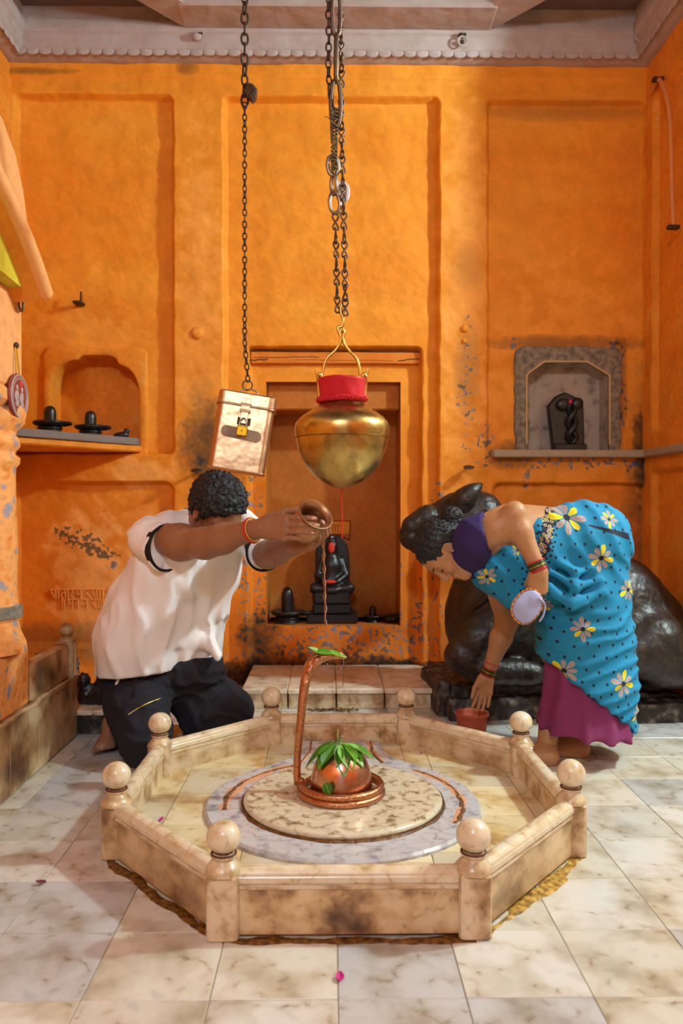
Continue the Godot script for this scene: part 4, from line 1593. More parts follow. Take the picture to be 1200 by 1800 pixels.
	put_leaf("small single dark leaf stuck low on the front of the copper dome", "", fa + Vector3(-0.006, 0.018, 0.0), Vector3(0.35, -1.0, 0.10), Vector3(0, 0.1, 1), 0.046, 0.030, 0.0, 2)
	# leaves laid on the cobra's hood
	put_leaf("pointed green leaf pointing up to the left on the cobra's hood", "", P(562, 1150, 2.58), Vector3(-1, 0.65, 0.1), Vector3(0.4, 1, 0.3), 0.045, 0.030, 0.0, 1)
	put_leaf("bright green leaf lying along the top of the cobra's hood", "", P(556, 1146, 2.575), Vector3(1, -0.02, 0.15), Vector3(0, 1, 0.6), 0.056, 0.030, 0.1, 0)
	put_leaf("slender green leaf reaching past the tip of the cobra's head", "", P(572, 1145, 2.585), Vector3(1, -0.22, 0.05), Vector3(0, 1, 0.5), 0.072, 0.022, 0.1, 1)

# ------------------------------------------------------------------ chains
func link8() -> ArrayMesh:                                     # a figure-eight link, one unit long along y
	var p := PackedVector3Array()
	for k in 36:
		var a := TAU * k / 36
		p.append(Vector3(sin(2.0 * a) * 0.19, cos(a) * 0.5, sin(a) * 0.04))
	return MB.new().tube(p, 0.064, 6, true).mesh()

func link_oval(w := 0.32, r := 0.085) -> ArrayMesh:            # an oval link, one unit long
	var p := PackedVector3Array()
	for k in 20:
		var a := TAU * k / 20
		p.append(Vector3(signf(sin(a)) * pow(absf(sin(a)), 0.8) * (w - r), cos(a) * (0.5 - r), 0))
	return MB.new().tube(p, r, 6, true).mesh()

func run_chain(parent: Node3D, mesh: ArrayMesh, m: Material, path: PackedVector3Array, size: float, pitch: float, thick := 1.0) -> void:
	var along := 0.0
	var k := 0
	var total := 0.0
	for i in path.size() - 1: total += path[i].distance_to(path[i + 1])
	while along + pitch * 0.5 < total:
		var want := along + pitch * 0.5
		var i := 0
		var seen := 0.0
		while i < path.size() - 2 and seen + path[i].distance_to(path[i + 1]) < want:
			seen += path[i].distance_to(path[i + 1])
			i += 1
		var d := (path[i + 1] - path[i]).normalized()
		var at := path[i] + d * (want - seen)
		var x := d.cross(Vector3(0, 0, 1)).normalized()
		var b := Basis(x, d, x.cross(d))
		b = b * Basis(Vector3.UP, (0.35 if k % 2 == 0 else PI / 2 + 0.35) + rng.randf_range(-0.3, 0.3))
		put("link", mesh, m, parent, Transform3D(b.scaled_local(Vector3(size * thick, size, size * thick)), at - parent.position))
		along += pitch
		k += 1

func hanging_pot() -> void:
	var z := 2.55
	var mpp := z / 1400.0
	var c := P(601, 770, z)
	var t := thing("brass_water_pot", "large round brass water pot with red cloth at its neck hanging from chains", "pot", c)
	var outline := [[0, 858], [9, 857], [21, 853.5], [35, 847], [48, 837.5], [60, 824], [69.5, 808], [77, 790], [81.5, 769]]
	var low := []
	for e in outline: low.append(Vector2(e[0] * mpp, (770 - e[1]) * mpp))
	put("bowl", MB.new().lathe(low, 72).mesh(), M.brass, t)
	var hi := []
	for e in [[81.5, 769], [83, 760], [83, 751], [80.5, 743], [74, 735], [62, 726], [48, 718], [40, 712], [36, 705], [36, 690], [38, 672], [41, 668], [40, 666], [36, 668], [32, 690]]: hi.append(Vector2(e[0] * mpp, (770 - e[1]) * mpp))
	put("shoulder", MB.new().lathe(hi, 72).mesh(), M.brass, t)
	var seam := PackedVector3Array()
	for k in 64: seam.append(Vector3(cos(TAU * k / 64), 0, sin(TAU * k / 64)) * 82.0 * mpp)
	put("seam", MB.new().tube(seam, 0.0016, 5, true).mesh(), M.brass_seam, t)
	var wob := func(q: Vector3, a: float) -> Vector3:
		var s := 1.0 + 0.012 * sin(a * 9.0 + q.y * 90.0) + 0.012 * sin(a * 4.0)
		return Vector3(q.x * s, q.y + 0.0022 * sin(a * 3.0 + 1.0), q.z * s)
	var cl := []
	for e in [[37, 708], [40.5, 700], [39.5, 692], [40.5, 684], [40.5, 675], [42.5, 670], [42, 666.5], [38, 666], [34, 668]]: cl.append(Vector2(e[0] * mpp, (770 - e[1]) * mpp))
	put("red_cloth", MB.new().lathe(cl, 48, Transform3D(), 0.0, wob).mesh(), M.red_cloth, t)
	for s in 3:
		var p := PackedVector3Array()
		for k in 90:
			var a := TAU * k / 90
			var tw := a * 14.0 + s * TAU / 3.0
			var r := (41.0 + cos(tw) * 2.6) * mpp
			p.append(Vector3(cos(a) * r, (770 - 702.5) * mpp + sin(tw) * 2.8 * mpp + 0.003 * sin(a + 2.0), sin(a) * r))
		put("rope_strand", MB.new().tube(p, 2.7 * mpp, 6, true).mesh(), M.red_cloth, t)
	for sgn in [-1.0, 1.0]:
		var lug := curve([Vector3(sgn * 40 * mpp, (770 - 700) * mpp, 0), Vector3(sgn * 41.5 * mpp, (770 - 678) * mpp, 0), Vector3(sgn * 42 * mpp, (770 - 664) * mpp, 0.004), Vector3(sgn * 38 * mpp, (770 - 658) * mpp, 0.006), Vector3(sgn * 36 * mpp, (770 - 664) * mpp, 0.006)], 5)
		var lg := put("lug", MB.new().tube(lug, 0.0052, 8).mesh(), M.brass_plain, t)
		put("lug_tip", MB.new().tube(PackedVector3Array([Vector3(sgn * 42.5 * mpp, (770 - 664) * mpp, 0), Vector3(sgn * 45.5 * mpp, (770 - 648) * mpp, 0)]), 0.0042, 8).mesh(), M.brass_plain, lg)
	var bail := []
	for e in [[567, 670], [566, 660], [570, 640], [576, 628], [588, 617], [597, 604], [599, 594], [597, 585], [601, 578], [605, 585], [603, 594], [605, 604], [614, 617], [626, 630], [631, 645], [633, 660], [636, 670]]: bail.append(P(e[0], e[1], z) - c)
	put("bail", MB.new().tube(curve(bail, 4), 0.0044, 8).mesh(), M.brass_plain, t)
	var hook := thing("brass_hook", "brass S-shaped hook joining the water pot's wire bail to the chains", "hook", P(601, 570, z))
	var hp := []
	for e in [[601, 583], [596, 586], [594, 576], [601, 573], [603, 562], [599, 550], [599, 540], [603, 535], [606, 541], [603, 548]]: hp.append(P(e[0], e[1], z + 0.004) - hook.position)
	put("hook_bar", MB.new().tube(curve(hp, 5), 0.0046, 8).mesh(), M.brass_plain, hook)
	var th := put("red_string", MB.new().tube(curve([P(600, 857, z), P(600, 880, z), P(601, 910, z + 0.002), P(601, 946, z)], 5), 0.0022, 6).mesh(), M.thread_red)
	tag(th, "thin red string hanging from the bottom of the brass pot", "string")
	# the chains
	var l8 := link8()
	var lo := link_oval()
	var ca := thing("hanging_chain", "right of the two chains over the brass pot, figure-eight iron links", "chain", P(604, 550, z))
	run_chain(ca, l8, M.iron, curve([P(607, 553, z), P(606, 460, z), P(604, 380, z), P(602, 300, z + 0.01), P(600, 200, z + 0.015), P(600, 90, z + 0.015), P(598, 0, z + 0.02), P(596, -250, z + 0.02), P(595, -550, z + 0.02)], 6), 0.052, 0.046)
	var cb := thing("hanging_chain", "left of the two chains over the brass pot, with long oval rings above", "chain", P(592, 550, z))
	run_chain(cb, l8, M.iron, curve([P(593, 548, z), P(591, 460, z), P(589, 372, z)], 6), 0.050, 0.044)
	run_chain(cb, lo, M.steel_wire, curve([P(589, 374, z), P(587, 330, z), P(585, 285, z)], 4), 0.075, 0.060)
	run_chain(cb, link_oval(0.14, 0.045), M.iron, PackedVector3Array([P(590, 222, z), P(592, -300, z + 0.01), P(592, -550, z + 0.01)]), 0.165, 0.145)
	var cc := thing("hanging_chain", "third short slack chain left of the pot's chains near the top, small rusty oval links", "chain", P(578, 160, z))
	run_chain(cc, lo, M.rust_iron, curve([P(588, 205, z), P(581, 168, z), P(577, 120, z), P(578, 60, z), P(577, 0, z), P(577, -300, z), P(578, -550, z)], 6), 0.036, 0.026)
	var wr := thing("wire_wrap", "greenish wire wound round the left chain where it joins the long rings", "wire", P(587, 240, z))
	for s in 4:
		var p := []
		for k in 22:
			var u := k / 21.0
			var a := k * 1.35 + s * 1.6
			p.append(P(587 + cos(a) * (7.0 - 3.0 * u), 190 + 112 * u + sin(a * 0.7) * 4.0, z - 0.004 + sin(a) * 0.010) - wr.position)
		put("strand", MB.new().tube(curve(p, 4), 0.0028, 5).mesh(), M.wire_green, wr)
	for e in [[580, 210, 570, 206], [582, 285, 576, 280], [596, 245, 606, 240], [584, 300, 576, 292]]:
		put("frayed_end", MB.new().tube(PackedVector3Array([P(e[0], e[1], z) - wr.position, P((e[0] + e[2]) / 2.0, (e[1] + e[3]) / 2.0 - 3, z) - wr.position, P(e[2], e[3], z) - wr.position]), 0.0012, 4).mesh(), M.wire_green, wr)
	var tagc := P(602, 338, z + 0.022)
	var tg := thing("white_tag", "white oval tag with a letter hanging behind the pot's chains", "tag", tagc)
	var ov := PackedVector2Array()
	for k in 28: ov.append(Vector2(cos(TAU * k / 28) * 0.0235, sin(TAU * k / 28) * 0.037))
	put("disc", MB.new().prism(ov, 0.004, Transform3D(Basis(), Vector3(0, 0, -0.002)), 0.001).mesh(), M.white_tag, tg)
	var tm := TextMesh.new()
	tm.text = "K"
	tm.font_size = 24
	tm.pixel_size = 0.0006
	tm.depth = 0.0012
	put("letter", tm, M.rust_iron, tg, Transform3D(Basis(), Vector3(0.010, -0.010, 0.0026)))

func cash_box() -> void:
	var z := 3.45
	var c := P(426, 762, z)
	var t := thing("tin_box", "dented tin box with padlock and lid hanging tilted from a thin chain", "box", c)
	t.basis = Basis(Vector3(0, 0, 1), deg_to_rad(-9.0)) * Basis(Vector3.UP, deg_to_rad(3.0)) * Basis(Vector3.RIGHT, deg_to_rad(-4.0))
	var w := 0.240
	var hh := 0.335
	var dp := 0.115
	var flat := func(ww, dd, r): return rrect(ww, dd, r, 6)
	# body: slightly bulged sheet metal sides
	var rows := []
	for j in 15:
		var y := -hh / 2 + j / 14.0 * (hh - 0.05)
		var ring := PackedVector3Array()
		for q in flat.call(w, dp, 0.028):
			var bul := 1.0 + 0.010 * sin(j / 14.0 * PI)
			ring.append(Vector3(q.x, y, -q.y * (1.0 + 0.03 * sin(j * 0.45) * cos(q.x * 20.0)) * bul))
		rows.append(ring)
	var b := MB.new()
	b.grid(rows, true)
	b.fan(rows[0], true)
	var body := put("body", b.mesh(), M.tin, t)
	var hem := PackedVector3Array()
	for q in flat.call(w + 0.002, dp + 0.002, 0.028): hem.append(Vector3(q.x, -hh / 2 + 0.002, -q.y))
	put("rolled_hem", MB.new().tube(hem, 0.003, 6, true).mesh(), M.tin, body)
	var lid := MB.new()
	var lp: PackedVector2Array = flat.call(w + 0.008, dp + 0.008, 0.030)
	lid.prism(lp, 0.058, Transform3D(UPB, Vector3(0, hh / 2 - 0.058, 0)), 0.006)
	var ld := put("lid", lid.mesh(), M.tin, t)
	var lr := PackedVector3Array()
	for q in flat.call(w + 0.011, dp + 0.011, 0.031): lr.append(Vector3(q.x, hh / 2 - 0.057, -q.y))
	put("lid_bead", MB.new().tube(lr, 0.0035, 6, true).mesh(), M.tin, ld)
	var hy := hh / 2
	put("handle", MB.new().tube(curve([Vector3(-0.035, hy, 0), Vector3(-0.032, hy + 0.018, 0), Vector3(-0.018, hy + 0.026, 0), Vector3(0.022, hy + 0.026, 0), Vector3(0.036, hy + 0.018, 0), Vector3(0.039, hy, 0)], 5), 0.0032, 8).mesh(), M.steel_wire, ld)
	var ring := PackedVector3Array()
	for k in 24: ring.append(Vector3(-0.012 + cos(TAU * k / 24) * 0.021, hy + 0.044 + sin(TAU * k / 24) * 0.021, sin(TAU * k / 24) * 0.006))
	put("split_ring", MB.new().tube(ring, 0.003, 6, true).mesh(), M.iron, t)
	var zf := dp / 2 + 0.004
	var ha := MB.new()
	ha.box(Vector3(-0.019, hy - 0.075, zf), Vector3(0.019, hy - 0.025, zf + 0.004), 0.0015)
	ha.box(Vector3(-0.016, hy - 0.135, zf + 0.001), Vector3(0.016, hy - 0.080, zf + 0.005), 0.0015)
	for yy in [hy - 0.050, hy - 0.077, hy - 0.082]:
		ha.tube(PackedVector3Array([Vector3(-0.021, yy, zf + 0.004), Vector3(0.021, yy, zf + 0.004)]), 0.004, 6)
	put("hasp", ha.mesh(), M.tin, t)
	put("keeper_plate", MB.new().box(Vector3(-0.026, hy - 0.140, zf - 0.002), Vector3(0.030, hy - 0.108, zf + 0.001), 0.001).mesh(), M.rust_iron, t)
	var lk := put("padlock", MB.new().box(Vector3(-0.022, hy - 0.190, zf + 0.006), Vector3(0.024, hy - 0.146, zf + 0.022), 0.004).mesh(), M.lock_brass, t)
	put("shackle", MB.new().tube(curve([Vector3(-0.013, hy - 0.148, zf + 0.014), Vector3(-0.013, hy - 0.125, zf + 0.013), Vector3(0.001, hy - 0.112, zf + 0.012), Vector3(0.015, hy - 0.125, zf + 0.013), Vector3(0.015, hy - 0.148, zf + 0.014)], 5), 0.0035, 8).mesh(), M.steel_wire, lk)
	put("keyhole", MB.new().ball(Vector3(0.001, hy - 0.168, zf + 0.022), Vector3(0.0025, 0.004, 0.001), 8, 6).mesh(), M.rust_iron, lk)
	var stad := rrect(0.172, 0.048, 0.0235, 6)
	put("paper_label", MB.new().prism(stad, 0.0015, Transform3D(Basis(Vector3(0, 0, 1), deg_to_rad(-3)), Vector3(-0.002, hy - 0.178, zf - 0.0025))).mesh(), M.label_print, t)
	var ch := thing("box_chain", "long thin rusty chain that the tin box hangs from", "chain", P(430, 400, z))
	var top_ring := t.transform * Vector3(-0.012, hy + 0.060, 0)
	run_chain(ch, link_oval(), M.rust_iron, PackedVector3Array([top_ring, P(430, 600, z), P(430, 180, z)]), 0.036, 0.0255)
	run_chain(ch, link_oval(), M.rust_iron, PackedVector3Array([P(430, 186, z), P(430, 0, z), P(430, -135, z)]), 0.060, 0.044)
	var kn := thing("wooden_block", "small brown wooden block tied into the thin chain near the ceiling", "block", P(440, 162, z - 0.01))
	put("block", MB.new().prism(PackedVector2Array([Vector2(-0.02, 0.038), Vector2(0.012, 0.03), Vector2(0.030, 0.008), Vector2(0.026, -0.03), Vector2(0.010, -0.045), Vector2(-0.018, -0.02)]), 0.03, Transform3D(Basis(), Vector3(0, 0, -0.015)), 0.004).mesh(), M.wood_dark, kn)
	put("tie", MB.new().tube(curve([Vector3(-0.030, 0.020, 0), Vector3(-0.025, 0.025, 0.018), Vector3(0.0, 0.02, 0.02), Vector3(0.02, 0.0, 0.018), Vector3(0.0, -0.025, 0.02), Vector3(-0.03, -0.03, 0.012), Vector3(-0.036, -0.010, 0)], 5), 0.0025, 5).mesh(), M.rust_iron, kn)

# ------------------------------------------------------------------ niches
func small_lingam(label: String, at: Vector3, s: float, m: Material, tall := 1.0, cat := "lingam") -> Node3D:
	var t := thing("stone_lingam", label, cat, at)
	put("stand", MB.new().lathe([Vector2(0.066, 0), Vector2(0.068, 0.008), Vector2(0.058, 0.012), Vector2(0.055, 0.02), Vector2(0.062, 0.024), Vector2(0.062, 0.031), Vector2(0.052, 0.036)].map(func(q): return q * s), 32).mesh(), m, t)
	var dish := MB.new().lathe([Vector2(0.05, 0.034), Vector2(0.078, 0.044), Vector2(0.086, 0.052), Vector2(0.086, 0.060), Vector2(0.078, 0.064), Vector2(0.035, 0.060), Vector2(0.0, 0.060)].map(func(q): return q * s), 36).mesh()
	var d := put("dish", dish, m, t)
	put("spout", MB.new().tube(PackedVector3Array([Vector3(0.07, 0.050, 0) * s, Vector3(0.11, 0.050, 0.01) * s]), PackedFloat32Array([0.016 * s, 0.010 * s]), 8).mesh(), m, d)
	put("shaft", MB.new().lathe([Vector2(0.031, 0.056), Vector2(0.031, 0.06 + 0.045 * tall), Vector2(0.029, 0.06 + 0.062 * tall), Vector2(0.023, 0.06 + 0.075 * tall), Vector2(0.012, 0.06 + 0.083 * tall), Vector2(0.0, 0.06 + 0.085 * tall)].map(func(q): return q * s), 28).mesh(), m, t)
	return t

func left_niche_things() -> void:
	var y := 1.366
	var poly := PackedVector2Array([Vector2(-1.055, 4.50), Vector2(-1.055, 4.355), Vector2(-1.478, 3.77), Vector2(XL, 3.405), Vector2(XL, 4.50)])
	var sh := thing("corner_shelf", "grey stone corner shelf under the arched niche, holding two black lingams", "shelf", Vector3(-1.4, y - 0.045, -4.2))
	var off := Transform3D(Basis(), -sh.position)
	put("shelf_slab", MB.new().prism(poly, 0.040, Transform3D(UPB, Vector3(0, y - 0.040, 0)), 0.004).mesh(), M.slate_shelf, sh, off)
	var p2 := PackedVector2Array([Vector2(-1.045, 4.50), Vector2(-1.045, 4.375), Vector2(-1.475, 3.80), Vector2(XL, 3.45), Vector2(XL, 4.50)])
	put("plaster_bracket", MB.new().prism(p2, 0.036, Transform3D(UPB, Vector3(0, y - 0.076, 0)), 0.008).mesh(), M.plaster, sh, off)
	small_lingam("left black stone lingam on the corner shelf, nearest the pillar", Vector3(P(88, 760, 4.10).x, y, -4.10), 1.0, M.black_stone, 0.98)
	small_lingam("right black stone lingam on the corner shelf, in front of the arched niche", Vector3(P(159, 765, 4.30).x, y, -4.30), 0.98, M.black_stone, 0.98)
	var b := SDF.new(Vector3(-0.06, -0.005, -0.04), Vector3(0.07, 0.07, 0.04), 0.004)
	b.ell(Vector3(0, 0.016, 0), Vector3(0.042, 0.018, 0.024), Basis(), 0.01)
	b.chain([Vector3(0.015, 0.02, 0), Vector3(0.032, 0.038, 0)], [0.016, 0.013], 0.008)
	b.chain([Vector3(0.032, 0.040, 0), Vector3(0.046, 0.046, 0)], [0.012, 0.004], 0.006)
	b.chain([Vector3(0.022, 0.042, 0), Vector3(0.018, 0.056, 0)], [0.007, 0.003], 0.004)
	var mb := MB.new()
	b.build(mb)
	var bird := put("stone_figurine", mb.mesh(), M.black_stone, null, Transform3D(Basis(), Vector3(P(213, 765, 4.38).x, y, -4.38)))
	tag(bird, "small black crouching stone figurine at the right end of the corner shelf", "figurine")

func middle_niche_things() -> void:
	var fy := R(465, 666, 707, 1105).position.y
	var z := 4.66
	var mp := z / 1400.0
	var cx := P(583, 1000, z).x
	var t := thing("stone_idol", "black stone seated idol slab with orange marks in the deep central niche", "idol", Vector3(cx, fy, -z))
	put("pedestal", MB.new().box(Vector3(-0.145, 0, -0.09), Vector3(0.150, 0.05, 0.12), 0.008).box(Vector3(-0.112, 0.05, -0.08), Vector3(0.115, 0.105, 0.09), 0.010).box(Vector3(-0.105, 0.105, -0.08), Vector3(0.105, 0.175, 0.07), 0.008).mesh(), M.black_stone, t)
	var arch := PackedVector2Array([Vector2(-0.100, 0.15), Vector2(0.104, 0.15), Vector2(0.098, 0.40)])
	for k in 11:
		var a := PI * k / 10.0
		arch.append(Vector2(cos(a) * 0.094, 0.42 + sin(a) * 0.085))
	arch.append(Vector2(-0.096, 0.40))
	put("back_slab", MB.new().prism(arch, 0.05, Transform3D(Basis(), Vector3(0, 0, -0.07)), 0.008).mesh(), M.black_stone, t)
	var f := SDF.new(Vector3(-0.13, 0.14, -0.08), Vector3(0.13, 0.52, 0.12), 0.006)
	f.ell(Vector3(0, 0.435, 0.0), Vector3(0.036, 0.045, 0.036), Basis(), 0.015)
	f.chain([Vector3(0, 0.40, -0.01), Vector3(0, 0.33, -0.01), Vector3(0, 0.24, -0.005)], [0.03, 0.055, 0.062], 0.03)
	for s in [-1.0, 1.0]:
		f.chain([Vector3(s * 0.055, 0.355, -0.01), Vector3(s * 0.082, 0.27, 0.01), Vector3(s * 0.03, 0.235, 0.055)], [0.024, 0.02, 0.016], 0.012)
		f.chain([Vector3(s * 0.04, 0.205, 0.0), Vector3(s * 0.10, 0.195, 0.03), Vector3(-s * 0.02, 0.185, 0.065)], [0.035, 0.03, 0.02], 0.015)
	f.ell(Vector3(0, 0.487, -0.01), Vector3(0.03, 0.02, 0.03), Basis(), 0.01)
	var mb := MB.new()
	f.build(mb)
	put("figure", mb.mesh(), M.black_stone, t)
	put("orange_face_mark", MB.new().ball(Vector3(-0.002, 0.432, 0.033), Vector3(0.018, 0.032, 0.008), 14, 10).mesh(), M.sindoor, t)
	put("orange_lap_mark", MB.new().ball(Vector3(-0.01, 0.236, 0.070), Vector3(0.036, 0.011, 0.014), 14, 8).mesh(), M.sindoor, t)
	put("mark", MB.new().ball(Vector3(0.0, 0.493, 0.022), Vector3(0.005, 0.005, 0.004), 8, 6).mesh(), M.white_tag, t)
	var l := small_lingam("large dark lingam with a leaf on top, left of the idol in the central niche", Vector3(P(505, 1100, 4.60).x, fy, -4.60), 1.12, M.black_stone, 1.45)
	put_leaf("small green leaf lying on the lingam left of the idol", "", l.position + Vector3(0.0, 0.208, 0.01), Vector3(0.6, 0.2, 0.6), Vector3.UP, 0.05, 0.03, 0.2, 2)
	small_lingam("small dark lingam right of the idol in the central niche", Vector3(P(655, 1100, 4.62).x, fy, -4.62), 0.62, M.black_stone, 1.15)
	var lump := SDF.new(Vector3(-0.07, -0.005, -0.06), Vector3(0.08, 0.08, 0.06), 0.005)
	lump.ell(Vector3(0, 0.02, 0), Vector3(0.05, 0.03, 0.04), Basis(), 0.015).ell(Vector3(0.035, 0.035, -0.01), Vector3(0.026, 0.024, 0.03), Basis(), 0.015)
	lump.warp(func(p): return nz_b.get_noise_3d(p.x * 6, p.y * 6, p.z * 6) * 0.008)
	mb = MB.new()
	lump.build(mb)
	tag(put("stone_fragment", mb.mesh(), M.black_stone, null, Transform3D(Basis(), Vector3(P(690, 1100, 4.6).x, fy, -4.6))), "dark broken stone lump in the right corner of the central niche", "stone")

func right_niche_things() -> void:
	var z := 4.45
	var y := P(1000, 790, 4.40).y
	var o := P(1000, 790, z)
	o.y = R(866, 791, 1143, 804, 4.32).end.y
	var t := thing("serpent_stele", "black stone slab carved with entwined serpents and a red dot in the cement niche", "stele", o)
	var pts := PackedVector2Array()
	for q in [[972, 787], [962.5, 707], [977, 690], [993, 683], [1013, 692], [1026, 703], [1028, 772], [1028, 787]]:
		pts.append(Vector2((q[0] - 1000) * z / 1400.0, (788 - q[1]) * z / 1400.0))
	put("slab", MB.new().prism(pts, 0.045, Transform3D(Basis(), Vector3(0, 0, -0.05)), 0.008).mesh(), M.black_stone, t)
	put("foot", MB.new().box(Vector3(-0.088, 0, -0.055), Vector3(0.092, 0.042, 0.03), 0.005).mesh(), M.black_stone, t)
	for s in [0.0, PI]:
		var p := []
		var r := []
		for k in 16:
			var u := k / 15.0
			var a: float = u * TAU * 1.35 + s
			p.append(Vector3(0.012 + sin(a) * 0.022 * (1.0 - 0.2 * u), 0.045 + u * 0.215, 0.010 + cos(a) * 0.014))
			r.append(0.013 + 0.005 * sin(u * PI))
		var cp := curve(p, 4)
		put("serpent", MB.new().tube(cp, spread(r, cp.size()), 10).mesh(), M.black_stone, t)
	put("hood", MB.new().ball(Vector3(-0.035, 0.262, 0.010), Vector3(0.040, 0.034, 0.018), 18, 12).mesh(), M.black_stone, t)
	put("hood", MB.new().ball(Vector3(0.045, 0.268, 0.006), Vector3(0.032, 0.034, 0.016), 18, 12, Basis(Vector3(0, 0, 1), -0.6)).mesh(), M.black_stone, t)
	put("red_dot", MB.new().ball(Vector3(0.0, 0.276, 0.022), Vector3(0.011, 0.013, 0.006), 12, 8).mesh(), mat("vermilion_pink", H("d22c4c"), 0.7), t)

# ------------------------------------------------------------------ left shrine
func shrine() -> void:
	var pl := thing("shrine_plinth", "pale marble plinth of slabs along the left side under the orange pillar", "plinth", Vector3(-1.4, 0, -2.3))
	var off := Transform3D(Basis(), -pl.position)
	put("core", MB.new().box(Vector3(XL + 0.01, 0, -3.42), Vector3(-1.125, 0.25, -0.6), 0.004).mesh(), M.grout, pl, off)
	var cuts := [3.455, 3.008, 2.74, 2.32, 1.9, 1.45, 1.0, 0.6]
	for k in cuts.size() - 1:
		put("face_slab", MB.new().box(Vector3(-1.13, 0.002, -cuts[k] + 0.0015), Vector3(-1.10, 0.258, -cuts[k + 1] - 0.0015), 0.004).mesh(), M.plinth_marble, pl, off)
	put("top_slab", MB.new().box(Vector3(XL, 0.25, -3.455), Vector3(-1.095, 0.272, -3.0), 0.005).mesh(), M.plinth_marble, pl, off)
	put("top_slab", MB.new().box(Vector3(XL, 0.25, -2.998), Vector3(-1.095, 0.268, -0.6), 0.005).mesh(), M.plinth_marble, pl, off)
	put("end_slab", MB.new().box(Vector3(XL, 0.002, -3.46), Vector3(-1.10, 0.258, -3.43), 0.004).mesh(), M.plinth_marble, pl, off)
	var ra := thing("shrine_rail", "short marble rail panel with a ball-topped post at the far end of the left plinth", "railing", Vector3(-1.12, 0.27, -3.2))
	off = Transform3D(Basis(), -ra.position)
	put("rail_panel", MB.new().box(Vector3(-1.15, 0.272, -3.36), Vector3(-1.105, 0.42, -2.945), 0.008).mesh(), M.plinth_marble, ra, off)
	var po := MB.new()
	po.box(Vector3(-1.162, 0.262, -3.44), Vector3(-1.092, 0.425, -3.37), 0.008)
	po.lathe([Vector2(0.034, 0.424), Vector2(0.030, 0.436), Vector2(0.018, 0.442), Vector2(0.018, 0.446)], 16, Transform3D(Basis(), Vector3(-1.127, 0, -3.405)))
	var pp := put("post", po.mesh(), M.plinth_marble, ra, off)
	put("ball_finial", MB.new().ball(Vector3(-1.127, 0.468, -3.405), Vector3(0.031, 0.029, 0.031), 20, 12).mesh(), M.plinth_marble, pp)
	put("half_baluster", MB.new().lathe([Vector2(0.020, 0.275), Vector2(0.024, 0.285), Vector2(0.014, 0.30), Vector2(0.013, 0.40), Vector2(0.018, 0.415)], 12, Transform3D(Basis(), Vector3(-1.098, 0, -3.405))).mesh(), M.plinth_marble, pp)
	# the pillar
	var pi := thing("shrine_pillar", "peeling orange pillar of the small shrine at the left edge", "pillar", Vector3(-1.21, 0.27, -2.70))
	off = Transform3D(Basis(), -pi.position)
	var wob := func(q: Vector3, a: float) -> Vector3: return q + Vector3(nz_b.get_noise_2d(a * 2.0, q.y * 1.5), 0, nz_b.get_noise_2d(a * 2.0 + 9.0, q.y * 1.5)) * 0.006
	var c := Vector3(-1.19, 0, -2.78)
	var shaft := [Vector2(0.125, 0.49), Vector2(0.122, 0.52), Vector2(0.105, 0.56), Vector2(0.096, 0.595), Vector2(0.100, 0.60), Vector2(0.107, 0.612), Vector2(0.107, 0.645), Vector2(0.098, 0.655), Vector2(0.093, 0.70), Vector2(0.094, 0.85), Vector2(0.092, 1.0), Vector2(0.088, 1.10), Vector2(0.090, 1.13), Vector2(0.101, 1.145), Vector2(0.101, 1.165), Vector2(0.088, 1.178), Vector2(0.090, 1.19), Vector2(0.104, 1.205), Vector2(0.104, 1.23), Vector2(0.090, 1.245), Vector2(0.095, 1.26), Vector2(0.118, 1.285), Vector2(0.125, 1.32), Vector2(0.115, 1.345)]
	put("shaft", MB.new().lathe(shaft, 40, Transform3D(Basis(), c), 0.0, wob).mesh(), M.pillar_paint, pi, off)
	put("ring_band", MB.new().lathe([Vector2(0.103, 0.606), Vector2(0.110, 0.612), Vector2(0.110, 0.648), Vector2(0.103, 0.653)], 40, Transform3D(Basis(), c), 0.0, wob).mesh(), M.concrete, pi, off)
	var ped := MB.new()
	ped.box(Vector3(-1.36, 0.262, -2.935), Vector3(-1.105, 0.495, -2.60), 0.02)
	put("pedestal", ped.mesh(), M.pillar_paint, pi, off)
	var cap := MB.new()
	cap.box(Vector3(-1.345, 1.335, -2.85), Vector3(-1.085, 1.41, -2.58), 0.02)
	put("capital", cap.mesh(), M.pillar_paint, pi, off)
	put("pier", MB.new().box(Vector3(-1.34, 1.40, -2.84), Vector3(-1.092, 1.745, -2.45), 0.012).mesh(), M.eave_paint, pi, off)
	# iron ring and the plaque hung on the pier
	var ri := thing("iron_ring", "small iron ring handle fixed high on the left pier below the yellow spandrel", "ring", Vector3(-1.086, P(38, 530, 2.80).y, -2.795))
	var ringp := PackedVector3Array()
	for k in 20: ringp.append(Vector3(0.006, cos(TAU * k / 20) * 0.030 - 0.004, sin(TAU * k / 20) * 0.021))
	put("ring", MB.new().tube(ringp, 0.0045, 6, true).mesh(), M.iron, ri)
	put("staple", MB.new().tube(PackedVector3Array([Vector3(-0.008, 0.026, 0), Vector3(0.014, 0.028, 0), Vector3(0.014, 0.020, 0.004), Vector3(-0.008, 0.018, 0.004)]), 0.004, 6).mesh(), M.iron, ri)
	var pq := thing("round_plaque", "round red plaque with raised grey figures hanging on the left pier", "plaque", Vector3(-1.080, P(33, 697, 2.765).y, -2.765))
	pq.basis = Basis(Vector3.UP, PI / 2)                          # its face towards +x
	put("disc", MB.new().lathe([Vector2(0.0, -0.006), Vector2(0.078, -0.006), Vector2(0.079, 0.0), Vector2(0.077, 0.006), Vector2(0.077, 0.006), Vector2(0.0, 0.006)], 40, Transform3D(Basis(Vector3.RIGHT, PI / 2), Vector3.ZERO)).mesh(), M.plaque_red, pq)
